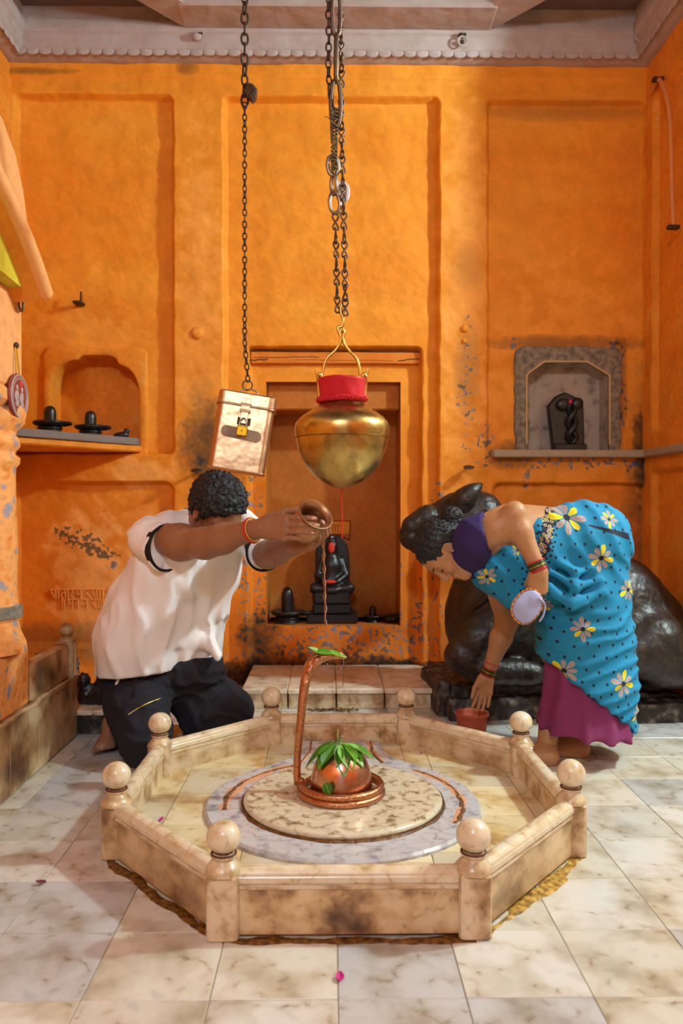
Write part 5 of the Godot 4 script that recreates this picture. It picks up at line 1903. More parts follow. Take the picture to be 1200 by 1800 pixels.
	for e in [[0.073, 0.003], [0.060, 0.002]]:
		var rp := PackedVector3Array()
		for k in 44: rp.append(Vector3(cos(TAU * k / 44) * e[0], sin(TAU * k / 44) * e[0], 0.006))
		put("rim", MB.new().tube(rp, e[1], 6, true).mesh(), M.plaque_grey, pq)
	var dots := MB.new()
	for k in 40: dots.ball(Vector3(cos(TAU * k / 40) * 0.0665, sin(TAU * k / 40) * 0.0665, 0.006), Vector3(0.0028, 0.0028, 0.002), 6, 4)
	put("bead_border", dots.mesh(), M.plaque_grey, pq)
	for e in [[-0.022, 0.0], [0.020, -0.004]]:
		var fig := MB.new()
		fig.ball(Vector3(e[0], e[1] + 0.028, 0.006), Vector3(0.008, 0.010, 0.004), 10, 8)
		fig.ball(Vector3(e[0], e[1] + 0.002, 0.006), Vector3(0.014, 0.018, 0.004), 12, 8)
		fig.ball(Vector3(e[0], e[1] - 0.024, 0.006), Vector3(0.016, 0.015, 0.004), 12, 8)
		fig.tube(PackedVector3Array([Vector3(e[0] - 0.012, e[1] + 0.012, 0.007), Vector3(e[0] - 0.022, e[1] - 0.004, 0.007), Vector3(e[0] - 0.014, e[1] - 0.020, 0.008)]), 0.004, 6)
		put("raised_figure", fig.mesh(), M.plaque_grey, pq)
	put("red_spot", MB.new().ball(Vector3(0.016, 0.044, 0.006), Vector3(0.010, 0.012, 0.003), 10, 6).mesh(), mat("bright_red", H("e03018"), 0.6), pq)
	for zz in [-0.012, 0.012]:
		put("cord", MB.new().tube(PackedVector3Array([Vector3(zz, 0.072, 0.0), Vector3(zz * 0.4, 0.172, -0.006)]), 0.0022, 5).mesh(), M.lock_brass, pq)
	put("nail", MB.new().ball(Vector3(0, 0.176, -0.005), Vector3(0.009, 0.011, 0.009), 10, 8).mesh(), M.rust_iron, pq)
	# the bowed roof over it
	var ro := thing("shrine_roof", "bowed orange plaster roof of the small shrine, with a rolled eave and yellow spandrel", "roof", Vector3(-1.3, 1.75, -2.0))
	off = Transform3D(Basis(), -ro.position)
	var arc := func(z: float) -> float:                           # height of the eave along the depth, highest at z = 1.7
		var u := (z - 1.62) / 1.16
		return 2.085 - 0.16 * u * u - 0.20 * pow(absf(u), 3.4)
	var lip := []
	for k in 25: 
		var z := lerpf(2.775, 0.5, k / 24.0)
		lip.append(Vector3(-0.985, arc.call(z), -z))
	var lc := curve(lip, 3)
	put("rolled_eave", MB.new().tube(lc, 0.024, 14).mesh(), M.eave_paint, ro, off)
	var rows := []
	var xs := [-0.985, -1.0, -1.02, -1.03, -1.04, -1.06, -1.09, -1.14, -1.2, -1.3, -1.5, -1.76]
	var gains := [0.0, 0.02, 0.045, 0.12, 0.20, 0.33, 0.45, 0.57, 0.66, 0.75, 0.85, 0.90]
	var fars := [2.725, 2.735, 2.735, 2.745, 2.752, 2.765, 2.785, 2.82, 2.88, 2.95, 3.0, 3.0]
	for i in xs.size():
		var r := PackedVector3Array()
		for k in 41:
			var w := k / 40.0
			var z := lerpf(fars[i], 0.5, pow(w, 1.5))
			var fall: float = 0.06 * gains[i] * pow(maxf(0.0, 1.0 - w * 12.0), 2.0)
			r.append(Vector3(xs[i], arc.call(minf(z, 2.72)) + gains[i] - fall, -z))
		rows.append(r)
	# close the far end and underside
	var shell := MB.new()
	shell.grid(rows, false, true)
	var e0 := PackedVector3Array()
	var e1 := PackedVector3Array()
	for r in rows:
		e0.append(r[0])
		e1.append(Vector3(r[0].x, arc.call(2.72) - 0.01, r[0].z + 0.03))
	shell.grid([e0, e1], false, true)
	put("roof_shell", shell.mesh(), M.eave_paint, ro, off)
	var so := []
	for i in 3:
		var r := PackedVector3Array()
		for k in 31:
			var z := lerpf(2.775, 0.5, k / 30.0)
			r.append(Vector3([-0.985, -1.04, -1.12][i], arc.call(z) + [-0.012, -0.028, -0.035][i], -z + [0.0, 0.01, 0.02][i]))
		so.append(r)
	put("eave_soffit", MB.new().grid(so, false, false).mesh(), M.plaster, ro, off)
	var sp := PackedVector2Array()
	for k in 15:
		var z := lerpf(2.715, 1.70, k / 14.0)
		sp.append(Vector2(z, arc.call(z) - 0.03))
	for q in [[1.70, 1.92], [2.0, 1.88], [2.2, 1.82], [2.35, 1.77], [2.5, 1.745], [2.71, 1.735]]: sp.append(Vector2(q[0], q[1]))
	put("spandrel", MB.new().prism(sp, 0.05, Transform3D(Basis(Vector3(0, 0, -1), Vector3.UP, Vector3(1, 0, 0)), Vector3(-1.095, 0, 0))).mesh(), M.yellow_paint, ro, off)

# ------------------------------------------------------------------ the bull
func bull() -> void:
	var pd := thing("bull_plinth", "rough dark stone plinth carrying the bull statue, with a stepped lower tier", "plinth", Vector3(1.1, 0, -3.85))
	var yaw := Basis(Vector3.UP, deg_to_rad(5.0))
	var o := Vector3(P(790, 1273, 3.66).x, 0, -3.66)
	var wx := 1.13
	var n := FastNoiseLite.new()
	n.seed = 9
	n.frequency = 6.0
	n.fractal_octaves = 4
	var mb := MB.new()
	var rough := func(lo: Vector3, hi: Vector3) -> ArrayMesh:
		var s := SDF.new(lo - Vector3.ONE * 0.04, hi + Vector3.ONE * 0.04, 0.016)
		var i := 0
		for z in s.nz:
			for y in s.ny:
				for x in s.nx:
					var p := s.o + Vector3(x, y, z) * s.h
					var q := (p - (lo + hi) / 2).abs() - (hi - lo) / 2 + Vector3.ONE * 0.014
					s.f[i] = Vector3(maxf(q.x, 0), maxf(q.y, 0), maxf(q.z, 0)).length() + minf(maxf(q.x, maxf(q.y, q.z)), 0) - 0.014 + n.get_noise_3dv(p) * 0.012
					i += 1
		var m := MB.new()
		s.build(m)
		return m.mesh()
	var tr := Transform3D(yaw, o - pd.position)
	put("lower_tier", rough.call(Vector3(0, -0.02, -0.66), Vector3(wx, 0.105, 0)), M.dark_plinth, pd, tr)
	put("upper_tier", rough.call(Vector3(0.02, 0.09, -0.65), Vector3(wx, 0.155, -0.06)), M.dark_plinth, pd, tr)
	put("side_tier", rough.call(Vector3(0.62, -0.02, -0.2), Vector3(wx, 0.09, 0.12)), M.dark_plinth, pd, tr)
	put("left_block", rough.call(Vector3(-0.035, -0.02, -0.5), Vector3(0.03, 0.165, -0.08)), M.dark_plinth, pd, tr)
	# bull: one carved body
	var z := 3.85
	var lo := P(690, 1230, 3.95)
	var hi := P(1260, 840, 3.55)
	var s := SDF.new(Vector3(lo.x - 0.08, 0.10, -4.20), Vector3(1.80, 1.16, -3.42), 0.014)
	var q := func(px, py, dz): return P(px, py, z + dz)
	# trunk, neck, hump, rump
	s.chain([q.call(880, 1090, 0.0), q.call(990, 1080, 0.02), q.call(1120, 1110, 0.02)], [0.27, 0.28, 0.24], 0.08)
	s.chain([q.call(1085, 1065, 0.03), q.call(1110, 1105, 0.03)], [0.20, 0.18], 0.08)
	s.ell(q.call(1080, 1050, 0.02), Vector3(0.20, 0.20, 0.2), Basis(), 0.08)
	s.chain([q.call(1150, 1150, 0.0), q.call(1220, 1175, 0.0)], [0.15, 0.15], 0.07)
	s.chain([q.call(870, 1060, 0.0), q.call(865, 985, 0.0), q.call(850, 925, 0.0)], [0.21, 0.165, 0.135], 0.06)
	s.chain([q.call(862, 1000, 0.0), q.call(845, 1100, 0.0), q.call(835, 1140, 0.0)], [0.14, 0.13, 0.10], 0.06)   # dewlap
	# folded forelegs, haunch
	s.chain([q.call(900, 1085, -0.22), q.call(842, 1120, -0.25), q.call(812, 1150, -0.25)], [0.11, 0.085, 0.075], 0.04)
	s.chain([q.call(812, 1155, -0.25), q.call(850, 1180, -0.27), q.call(930, 1182, -0.27)], [0.075, 0.062, 0.055], 0.03)
	s.ell(q.call(940, 1185, -0.27), Vector3(0.06, 0.045, 0.05), Basis(), 0.02)
	s.chain([q.call(1150, 1130, -0.2), q.call(1080, 1165, -0.26), q.call(1010, 1185, -0.27)], [0.14, 0.085, 0.06], 0.05)
	s.chain([q.call(1160, 1165, -0.2), q.call(1250, 1170, -0.2)], [0.115, 0.11], 0.05)
	s.plane(Vector3(0, 0.148, 0), Vector3(0, -1, 0), 0.01)
	s.plane(Vector3(1.69, 0, 0), Vector3(1, 0, 0), 0.03)
	s.warp(func(p): return nz_b.get_noise_3d(p.x * 1.2, p.y * 1.2, p.z * 1.2) * 0.006)
	mb = MB.new()
	s.build(mb)
	var hlo: Vector3 = q.call(690, 1000, -0.30)
	var hhi: Vector3 = q.call(890, 860, 0.30)
	var hd := SDF.new(hlo.min(hhi), hlo.max(hhi), 0.0075)
	# head: forehead to muzzle
	hd.chain([q.call(842, 905, 0.0), q.call(800, 912, 0.0), q.call(752, 932, 0.0), q.call(730, 940, 0.0)], [0.115, 0.108, 0.078, 0.070], 0.03)
	hd.chain([q.call(800, 893, 0.0), q.call(760, 912, 0.0)], [0.072, 0.055], 0.03)
	hd.ell(q.call(722, 943, 0.0), Vector3(0.058, 0.066, 0.075), Basis(Vector3(0, 0, 1), 0.35), 0.015)
	hd.chain([q.call(830, 945, 0.0), q.call(770, 957, 0.0), q.call(735, 962, 0.0)], [0.075, 0.05, 0.036], 0.02)
	for sg in [-1.0, 1.0]:
		hd.ell(q.call(709, 933, sg * 0.036), Vector3(0.020, 0.014, 0.018), Basis(Vector3(0, 0, 1), 0.6), 0.006)
		hd.ell(q.call(706, 936, sg * 0.040), Vector3(0.013, 0.009, 0.012), Basis(Vector3(0, 0, 1), 0.6), 0.004, true)
		hd.cap(q.call(716, 962, sg * 0.066), q.call(762, 964, sg * 0.066), 0.0001, 0.0001, 0.001)
		hd.ell(q.call(735, 960, sg * 0.072), Vector3(0.060, 0.0045, 0.022), Basis(Vector3(0, 0, 1), 0.05), 0.004, true)
		hd.ell(q.call(775, 925, sg * 0.088), Vector3(0.045, 0.008, 0.012), Basis(Vector3(0, 0, 1), 0.55), 0.006, true)
		hd.ell(q.call(789, 908, sg * 0.088 - (0.0 if sg < 0 else 0.0)), Vector3(0.026, 0.017, 0.02), Basis(Vector3(0, 0, 1), 0.5), 0.008)
		hd.ell(q.call(789, 900, sg * 0.090), Vector3(0.036, 0.010, 0.02), Basis(Vector3(0, 0, 1), 0.5), 0.008)
		hd.chain([q.call(845, 920, sg * 0.10), q.call(862, 915, sg * 0.19), q.call(872, 925, sg * 0.22)], [0.03, 0.034, 0.014], 0.015)   # ears
	for k in 4:
		hd.cap(q.call(724 + k * 9, 925 - k * 5, -0.03), q.call(724 + k * 9, 925 - k * 5, 0.03), 0.050 + k * 0.004, 0.050 + k * 0.004, 0.006)
	hd.warp(func(p): return nz_b.get_noise_3d(p.x * 2.5, p.y * 2.5, p.z * 2.5) * 0.004)
	hd.build(mb)
	# horns belong to the same carved mass
	for sg in [-1.0, 1.0]:
		var hn := curve([q.call(808, 892, sg * 0.06), q.call(818, 876, sg * 0.085), q.call(832, 862, sg * 0.095), q.call(846, 851, sg * 0.085)], 6)
		mb.tube(hn, spread([0.066, 0.058, 0.040, 0.008], hn.size()), 14)
	var b := put("bull_statue", mb.mesh(), M.bull_stone)
	tag(b, "dark stone seated bull statue facing left behind the bending woman", "statue")
	var bell := MB.new()
	var bp := []
	for e in [[893, 1000, -0.17], [868, 1035, -0.225], [838, 1065, -0.20], [812, 1085, -0.12], [802, 1090, 0.0]]: bp.append(q.call(e[0], e[1], e[2]))
	put("collar", MB.new().tube(curve(bp, 6), 0.020, 8).mesh(), M.bull_stone, b)
	put("collar_bell", MB.new().ball(q.call(804, 1106, -0.05), Vector3(0.035, 0.042, 0.035), 16, 12).mesh(), M.bull_stone, b)

# ------------------------------------------------------------------ odds and ends
func small_things() -> void:
	# nails and hooks in the wall
	for e in [["iron nail with a flat head in the pilaster above the kneeling man's head", 350, 828, 0.085], ["iron nail with a flat head in the pilaster above the bull's horn", 820, 822, 0.07]]:
		var at := P(e[1], e[2], ZW)
		var t := thing("wall_nail", e[0], "nail", at)
		put("shank", MB.new().tube(PackedVector3Array([Vector3(0, 0, -0.03), Vector3(0, 0.0, e[3])]), 0.006, 8).mesh(), M.rust_iron, t)
		put("head", MB.new().lathe([Vector2(0, -0.004), Vector2(0.028, -0.003), Vector2(0.031, 0.0), Vector2(0.027, 0.003), Vector2(0, 0.004)], 18, Transform3D(Basis(Vector3.RIGHT, 0.35), Vector3(0, 0, e[3]))).mesh(), M.rust_iron, t)
	var hk := thing("wall_hook", "small bent iron hook in a chipped hole high on the left wall panel", "hook", P(141, 533, ZW + 0.03))
	put("peg", MB.new().box(Vector3(-0.028, -0.012, -0.02), Vector3(0.022, 0.004, 0.05), 0.004).mesh(), M.rust_iron, hk)
	put("tip", MB.new().tube(curve([Vector3(0.016, 0.0, 0.04), Vector3(0.019, 0.02, 0.048), Vector3(0.018, 0.05, 0.045)], 4), 0.006, 6).mesh(), M.rust_iron, hk)
	for e in [[347, 585, 0.035], [817, 578, 0.022], [816, 600, 0.016]]:
		put("plaster_boss", MB.new().ball(Vector3.ZERO, Vector3(e[2], e[2], 0.016), 18, 10).mesh(), M.plaster, get_node("wall_back"), Transform3D(Basis(), P(e[0], e[1], ZW)))
	# ring boss on the cornice, with its hook; a hook in the corner
	var rs := thing("ceiling_ring", "iron ring fixed to the cornice right of centre", "ring", P(812, 74, 4.24))
	var rp := PackedVector3Array()
	for k in 22: rp.append(Vector3(cos(TAU * k / 22) * 0.024, sin(TAU * k / 22) * 0.026, 0.008))
	put("ring", MB.new().tube(rp, 0.005, 6, true).mesh(), M.ceiling_paint, rs)
	put("stud", MB.new().ball(Vector3(0, 0, 0.004), Vector3(0.012, 0.012, 0.010), 10, 8).mesh(), M.rust_iron, rs)
	put("staple", MB.new().tube(PackedVector3Array([Vector3(-0.016, 0.034, -0.01), Vector3(-0.016, 0.036, 0.014), Vector3(0.016, 0.036, 0.014), Vector3(0.016, 0.034, -0.01)]), 0.006, 6).mesh(), M.rust_iron, rs)
	var h2 := thing("ceiling_hook", "painted hook fixed to the cornice in the right corner", "hook", P(1120, 72, 4.24))
	put("curl", MB.new().tube(curve([Vector3(0.012, 0.03, 0), Vector3(-0.016, 0.026, 0.012), Vector3(-0.012, 0.0, 0.016), Vector3(0.012, -0.012, 0.012), Vector3(0.006, -0.036, 0.006)], 5), 0.006, 6).mesh(), M.ceiling_paint, h2)
	var h3 := thing("ceiling_stub", "painted stub with a hooked nail on the cornice left of centre", "stub", P(345, 64, 4.24))
	put("stub", MB.new().ball(Vector3.ZERO, Vector3(0.026, 0.022, 0.018), 14, 8).mesh(), M.ceiling_paint, h3)
	put("nail", MB.new().tube(PackedVector3Array([Vector3(0, 0.01, 0.01), Vector3(0.03, 0.012, 0.014), Vector3(0.034, 0.004, 0.014)]), 0.004, 5).mesh(), M.rust_iron, h3)
	# petals on the floor
	for e in [["magenta petal lying on the floor tile joint in front of the railing", 597, 1720, 0.0, 0.016, "pink_petal"], ["dark purple petal lying on the tiles left of the railing", 72, 1553, 0.0, 0.016, "purple_petal"], ["pink petal inside the railing by its left front panel", 283, 1443, H_IN, 0.012, "pink_petal"], ["pink petal on the yellowed tiles at the back right inside the railing", 740, 1325, H_IN, 0.011, "pink_petal"]]:
		var at := F(e[1], e[2], e[3] + 0.003)
		var rows := []
		for j in 6:
			var t := j / 5.0
			var r := PackedVector3Array()
			for i in 5:
				var u := i / 2.0 - 1.0
				r.append(Vector3(u * e[4] * 0.6 * sin(PI * (0.1 + 0.85 * t)), 0.004 * u * u + 0.005 * t * t + 0.001, (t - 0.5) * e[4] * 1.6))
			rows.append(r)
		var pt := put("flower_petal", MB.new().grid(rows, false, true).mesh(), M[e[5]], null, Transform3D(Basis(Vector3.UP, rng.randf() * TAU), at))
		tag(pt, e[0], "petal")
	# the clay pot by the plinth, and the flower in it
	var pc := F(829, 1291)
	var cp := thing("clay_pot", "small terracotta pot standing on the floor under the woman's hand", "pot", pc)
	var pr := [Vector2(0.0, 0.0), Vector2(0.056, 0.0), Vector2(0.058, 0.004), Vector2(0.064, 0.075), Vector2(0.071, 0.082), Vector2(0.073, 0.092), Vector2(0.071, 0.098), Vector2(0.066, 0.098), Vector2(0.060, 0.090), Vector2(0.055, 0.05), Vector2(0.0, 0.045)]
	put("body", MB.new().lathe(pr, 40, Transform3D(), 0.0, func(q, a): return Vector3(q.x * (1.0 + 0.03 * cos(2 * a)), q.y, q.z)).mesh(), M.terracotta, cp)
	var orn := MB.new()
	for k in 9:
		var a := TAU * k / 9
		orn.tube(PackedVector3Array([Vector3(cos(a) * 0.062, 0.055, sin(a) * 0.062), Vector3(cos(a + 0.2) * 0.0605, 0.04, sin(a + 0.2) * 0.0605), Vector3(cos(a + 0.1) * 0.0595, 0.025, sin(a + 0.1) * 0.0595)]), 0.003, 5)
	put("ornament", orn.mesh(), M.terracotta, cp)
	var fl := thing("marigold_bits", "yellow flower petals lying in the terracotta pot", "flowers", pc + Vector3(0, 0.05, 0))
	var fm := MB.new()
	for k in 26:
		var a := rng.randf() * TAU
		var r := sqrt(rng.randf()) * 0.045
		fm.ball(Vector3(cos(a) * r, 0.004 + rng.randf() * 0.018, sin(a) * r), Vector3(0.010, 0.003, 0.005), 6, 4, Basis(Vector3(rng.randf() - 0.5, 1, rng.randf() - 0.5).normalized(), rng.randf() * 6.0))
	put("petals", fm.mesh(), mat("marigold", H("c79a1c"), 0.7), fl)
	fl.get_child(0).set_meta("kind", "stuff")
	# dark stone objects on the ledge at the left, behind the man
	var st := SDF.new(Vector3(-0.13, -0.01, -0.1), Vector3(0.13, 0.22, 0.1), 0.008)
	st.cap(Vector3(-0.05, 0.03, 0), Vector3(0.06, 0.03, 0), 0.045, 0.05, 0.02).cap(Vector3(0.03, 0.05, 0), Vector3(0.035, 0.15, 0), 0.05, 0.03, 0.03).ell(Vector3(-0.06, 0.09, 0.01), Vector3(0.03, 0.05, 0.03), Basis(), 0.02)
	st.warp(func(p): return nz_b.get_noise_3d(p.x * 5, p.y * 5, p.z * 5) * 0.012)
	st.plane(Vector3.ZERO, Vector3(0, -1, 0), 0.005)
	var mb := MB.new()
	st.build(mb)
	var at := P(172, 1243, 3.60)
	at.y = 0.108
	tag(put("black_stone", mb.mesh(), M.black_stone, null, Transform3D(Basis(), at)), "broken black stone carving on the ledge behind the kneeling man's back", "stone")
	var dk := SDF.new(Vector3(-0.15, -0.01, -0.12), Vector3(0.15, 0.33, 0.12), 0.012)
	dk.cap(Vector3(-0.05, 0.08, 0), Vector3(0.05, 0.10, 0), 0.09, 0.08, 0.03).cap(Vector3(-0.04, 0.2, 0), Vector3(0.05, 0.22, 0), 0.085, 0.07, 0.05)
	dk.warp(func(p): return nz_b.get_noise_3d(p.x * 4, p.y * 4, p.z * 4) * 0.02)
	dk.plane(Vector3.ZERO, Vector3(0, -1, 0), 0.005)
	mb = MB.new()
	dk.build(mb)
	tag(put("black_stone", mb.mesh(), M.dark_plinth, null, Transform3D(Basis(), Vector3(P(95, 1200, 3.9).x, 0, -3.9))), "dark rough stone standing behind the marble rail of the left plinth", "stone")
	# wet scrap of flowers on the step's edge
	var db := thing("wet_debris", "small dark wet heap of flower scraps at the foot of the step", "debris", F(588, 1250))
	var dm := MB.new()
	for k in 40:
		dm.ball(Vector3(rng.randfn() * 0.06, 0.004 + rng.randf() * 0.008, rng.randfn() * 0.015), Vector3(0.012, 0.004, 0.006), 6, 4, Basis(Vector3.UP, rng.randf() * 6.0))
	put("scraps", dm.mesh(), M.gunk_dark, db)
	db.get_child(0).set_meta("kind", "stuff")

# ------------------------------------------------------------------ people
func head_sdf(jaw: float, cell := 0.0035) -> SDF:
	# a head in its own axes: x to the side, y to the crown, z to the face; about 0.235 from chin to crown
	var s := SDF.new(Vector3(-0.11, -0.15, -0.125), Vector3(0.11, 0.14, 0.145), cell)
	s.ell(Vector3(0, 0.030, -0.012), Vector3(0.076, 0.092, 0.097), Basis(), 0.01)
	s.ell(Vector3(0, 0.010, 0.030), Vector3(0.066, 0.085, 0.062), Basis(), 0.03)
	s.ell(Vector3(0, -0.045, 0.030), Vector3(0.058 * jaw, 0.055, 0.058), Basis(), 0.03)
	s.cap(Vector3(-0.045 * jaw, -0.062, 0.010), Vector3(0, -0.092, 0.068), 0.022, 0.020, 0.03)
	s.cap(Vector3(0.045 * jaw, -0.062, 0.010), Vector3(0, -0.092, 0.068), 0.022, 0.020, 0.03)
	s.ell(Vector3(0, -0.096, 0.072), Vector3(0.020, 0.016, 0.018), Basis(), 0.02)
	for g in [-1.0, 1.0]:
		s.ell(Vector3(g * 0.040, -0.020, 0.066), Vector3(0.026, 0.022, 0.022), Basis(), 0.02)      # cheekbones
		s.cap(Vector3(g * 0.012, 0.028, 0.090), Vector3(g * 0.048, 0.030, 0.072), 0.010, 0.009, 0.015)  # brow ridge
		s.ell(Vector3(g * 0.031, 0.010, 0.094), Vector3(0.019, 0.013, 0.014), Basis(), 0.012, true)   # sockets
		s.ell(Vector3(g * 0.031, 0.009, 0.076), Vector3(0.0145, 0.0135, 0.0145), Basis(), 0.003)      # eyeballs under lids
		s.ell(Vector3(g * 0.014, -0.030, 0.095), Vector3(0.010, 0.009, 0.011), Basis(), 0.008)       # nostril wings
		s.ell(Vector3(g * 0.0065, -0.0375, 0.101), Vector3(0.0035, 0.003, 0.005), Basis(), 0.002, true)
		# ear
		var eb := Basis(Vector3.UP, g * 0.35)
		s.ell(Vector3(g * 0.080, -0.004, -0.008), Vector3(0.009, 0.033, 0.020), eb, 0.008)
		s.ell(Vector3(g * 0.088, 0.000, -0.005), Vector3(0.006, 0.022, 0.012), eb, 0.004, true)
		s.ell(Vector3(g * 0.079, -0.034, 0.002), Vector3(0.007, 0.011, 0.009), eb, 0.006)
		s.ell(Vector3(g * 0.083, -0.008, 0.007), Vector3(0.006, 0.009, 0.005), eb, 0.004)
	s.cap(Vector3(0, 0.024, 0.088), Vector3(0, -0.024, 0.110), 0.010, 0.012, 0.010)               # nose
	s.ell(Vector3(0, -0.029, 0.110), Vector3(0.0125, 0.0105, 0.0115), Basis(), 0.008)
	s.ell(Vector3(0, -0.058, 0.092), Vector3(0.024, 0.007, 0.012), Basis(), 0.006)               # lips
	s.ell(Vector3(0, -0.071, 0.089), Vector3(0.020, 0.008, 0.011), Basis(), 0.006)
	s.cap(Vector3(-0.022, -0.0640, 0.101), Vector3(0.022, -0.0640, 0.101), 0.0001, 0.0001, 0.001)
	s.ell(Vector3(0, -0.0645, 0.106), Vector3(0.022, 0.0018, 0.006), Basis(), 0.002, true)
	return s

func add_mesh(mb: MB, s: SDF, xf := Transform3D()) -> void:
	var keep := mb.xf
	mb.xf = xf
	s.build(mb)
	mb.xf = keep

func hand(mb: MB, nails: MB, wrist: Vector3, fdir: Vector3, palm: Vector3, right: bool, curls: Array, thumb: Array, size := 1.0, fan := 0.06) -> Dictionary:
	# a hand of a palm, four fingers and a thumb; curls are [knuckle, middle, end] angles for each finger
	var f := fdir.normalized()
	var n := (palm - f * palm.dot(f)).normalized()
	var b := f.cross(n) * (1.0 if right else -1.0)
	var s := SDF.new(wrist - Vector3.ONE * 0.15 * size + f * 0.06, wrist + Vector3.ONE * 0.15 * size + f * 0.08, 0.0032)
	var kf := [0.086, 0.090, 0.085, 0.076]
	var kb := [0.029, 0.009, -0.011, -0.029]
	var kn := [0.0, -0.003, -0.002, 0.003]
	var lens := [[0.043, 0.026, 0.021], [0.047, 0.029, 0.022], [0.043, 0.027, 0.021], [0.033, 0.021, 0.018]]
	var rad := [0.0100, 0.0102, 0.0096, 0.0085]
	var tips := []
	for i in 4:
		var k: Vector3 = wrist + (f * kf[i] + b * kb[i] + n * kn[i]) * size
		s.cap(wrist + (b * kb[i] * 0.62 + f * 0.004) * size, k, 0.0165 * size, 0.0125 * size, 0.014)
	s.cap(wrist - f * 0.03 * size, wrist + f * 0.012 * size, 0.0235 * size, 0.022 * size, 0.02)
	s.cap(wrist + (f * 0.020 + b * 0.022 + n * 0.008) * size, wrist + (f * 0.050 + b * 0.030 + n * 0.010) * size, 0.019 * size, 0.015 * size, 0.015)
	for i in 4:
		var p: Vector3 = wrist + (f * kf[i] + b * kb[i] + n * kn[i]) * size
		var a := 0.0
		var side: float = (1.5 - i) * fan
		for j in 3:
			a += curls[i][j]
			var d := (f * cos(a) + n * sin(a) + b * side * cos(a)).normalized()
			var e: Vector3 = p + d * lens[i][j] * size
			s.cap(p, e, (rad[i] - j * 0.0007) * size, (rad[i] - (j + 1) * 0.0008) * size, 0.0035)
			if j == 2:
				var up := (-n * cos(a) + f * sin(a)).normalized()
				nails.ball(e - d * 0.004 * size + up * (rad[i] - 0.0032) * size, Vector3(0.0052, 0.0016, 0.0072) * size, 10, 6, Basis(d.cross(up), up, d))
			p = e
		tips.append(p)
	var tp: Vector3 = wrist + (f * 0.028 + b * 0.030 + n * 0.008) * size
	var td: Vector3 = (f * thumb[0] + b * thumb[1] + n * thumb[2]).normalized()
	var t2: Vector3 = (f * thumb[3] + b * thumb[4] + n * thumb[5]).normalized()
	var t3: Vector3 = tp + td * 0.042 * size
	var t4: Vector3 = t3 + t2 * 0.031 * size
	var t5: Vector3 = t4 + t2 * 0.022 * size
	s.cap(tp, t3, 0.0135 * size, 0.0105 * size, 0.010).cap(t3, t4, 0.0105 * size, 0.0098 * size, 0.003).cap(t4, t5, 0.0098 * size, 0.0085 * size, 0.003)
	tips.append(t5)
	s.build(mb)
	return {"tips": tips, "f": f, "n": n, "b": b}

func foot(mb: MB, ankle: Vector3, heel: Vector3, toe: Vector3, inner: float) -> void:
	var lo := ankle.min(heel).min(toe) - Vector3.ONE * 0.07
	var hi := ankle.max(heel).max(toe) + Vector3.ONE * 0.07
	var s := SDF.new(lo, hi, 0.0045)
	var d := (toe - heel).normalized()
	var side := d.cross(Vector3.UP).normalized() * inner
	var h := heel + Vector3(0, 0.028, 0)
	s.cap(h, ankle, 0.031, 0.036, 0.03)
	s.cap(ankle, heel + d * 0.14 + Vector3(0, 0.022, 0), 0.036, 0.022, 0.03)
	s.cap(h, heel + d * 0.15 + side * 0.02 + Vector3(0, 0.017, 0), 0.030, 0.021, 0.03)
	s.cap(h + d * 0.05, heel + d * 0.13 - side * 0.024 + Vector3(0, 0.016, 0), 0.026, 0.019, 0.03)
	for k in 5:
		var b0 := heel + d * (0.155 - 0.009 * k) + side * (0.027 - 0.0145 * k) + Vector3(0, 0.014, 0)
		s.cap(b0, b0 + d * (0.045 - 0.006 * k), [0.0135, 0.0095, 0.009, 0.0085, 0.008][k], [0.0115, 0.008, 0.0075, 0.007, 0.0065][k], 0.004)
	s.plane(Vector3(0, heel.y, 0), Vector3(0, -1, 0), 0.004)
	s.build(mb)

func ring_at(c: Vector3, axis: Vector3, r: float, tube_r: float, squash := 1.0) -> ArrayMesh:
	var a := axis.normalized()
	var u := a.cross(Vector3(0.1, 0.2, 1.0)).normalized()
	var w := a.cross(u)
	var p := PackedVector3Array()
	for k in 32: p.append(c + u * cos(TAU * k / 32) * r + w * sin(TAU * k / 32) * r * squash)
	return MB.new().tube(p, tube_r, 8, true).mesh()

func facing(fw: Vector3, up: Vector3, at: Vector3, size := 1.0) -> Transform3D:
	var z := fw.normalized()
	var y := (up - z * up.dot(z)).normalized()
	return Transform3D(Basis(y.cross(z), y, z) * size, at)

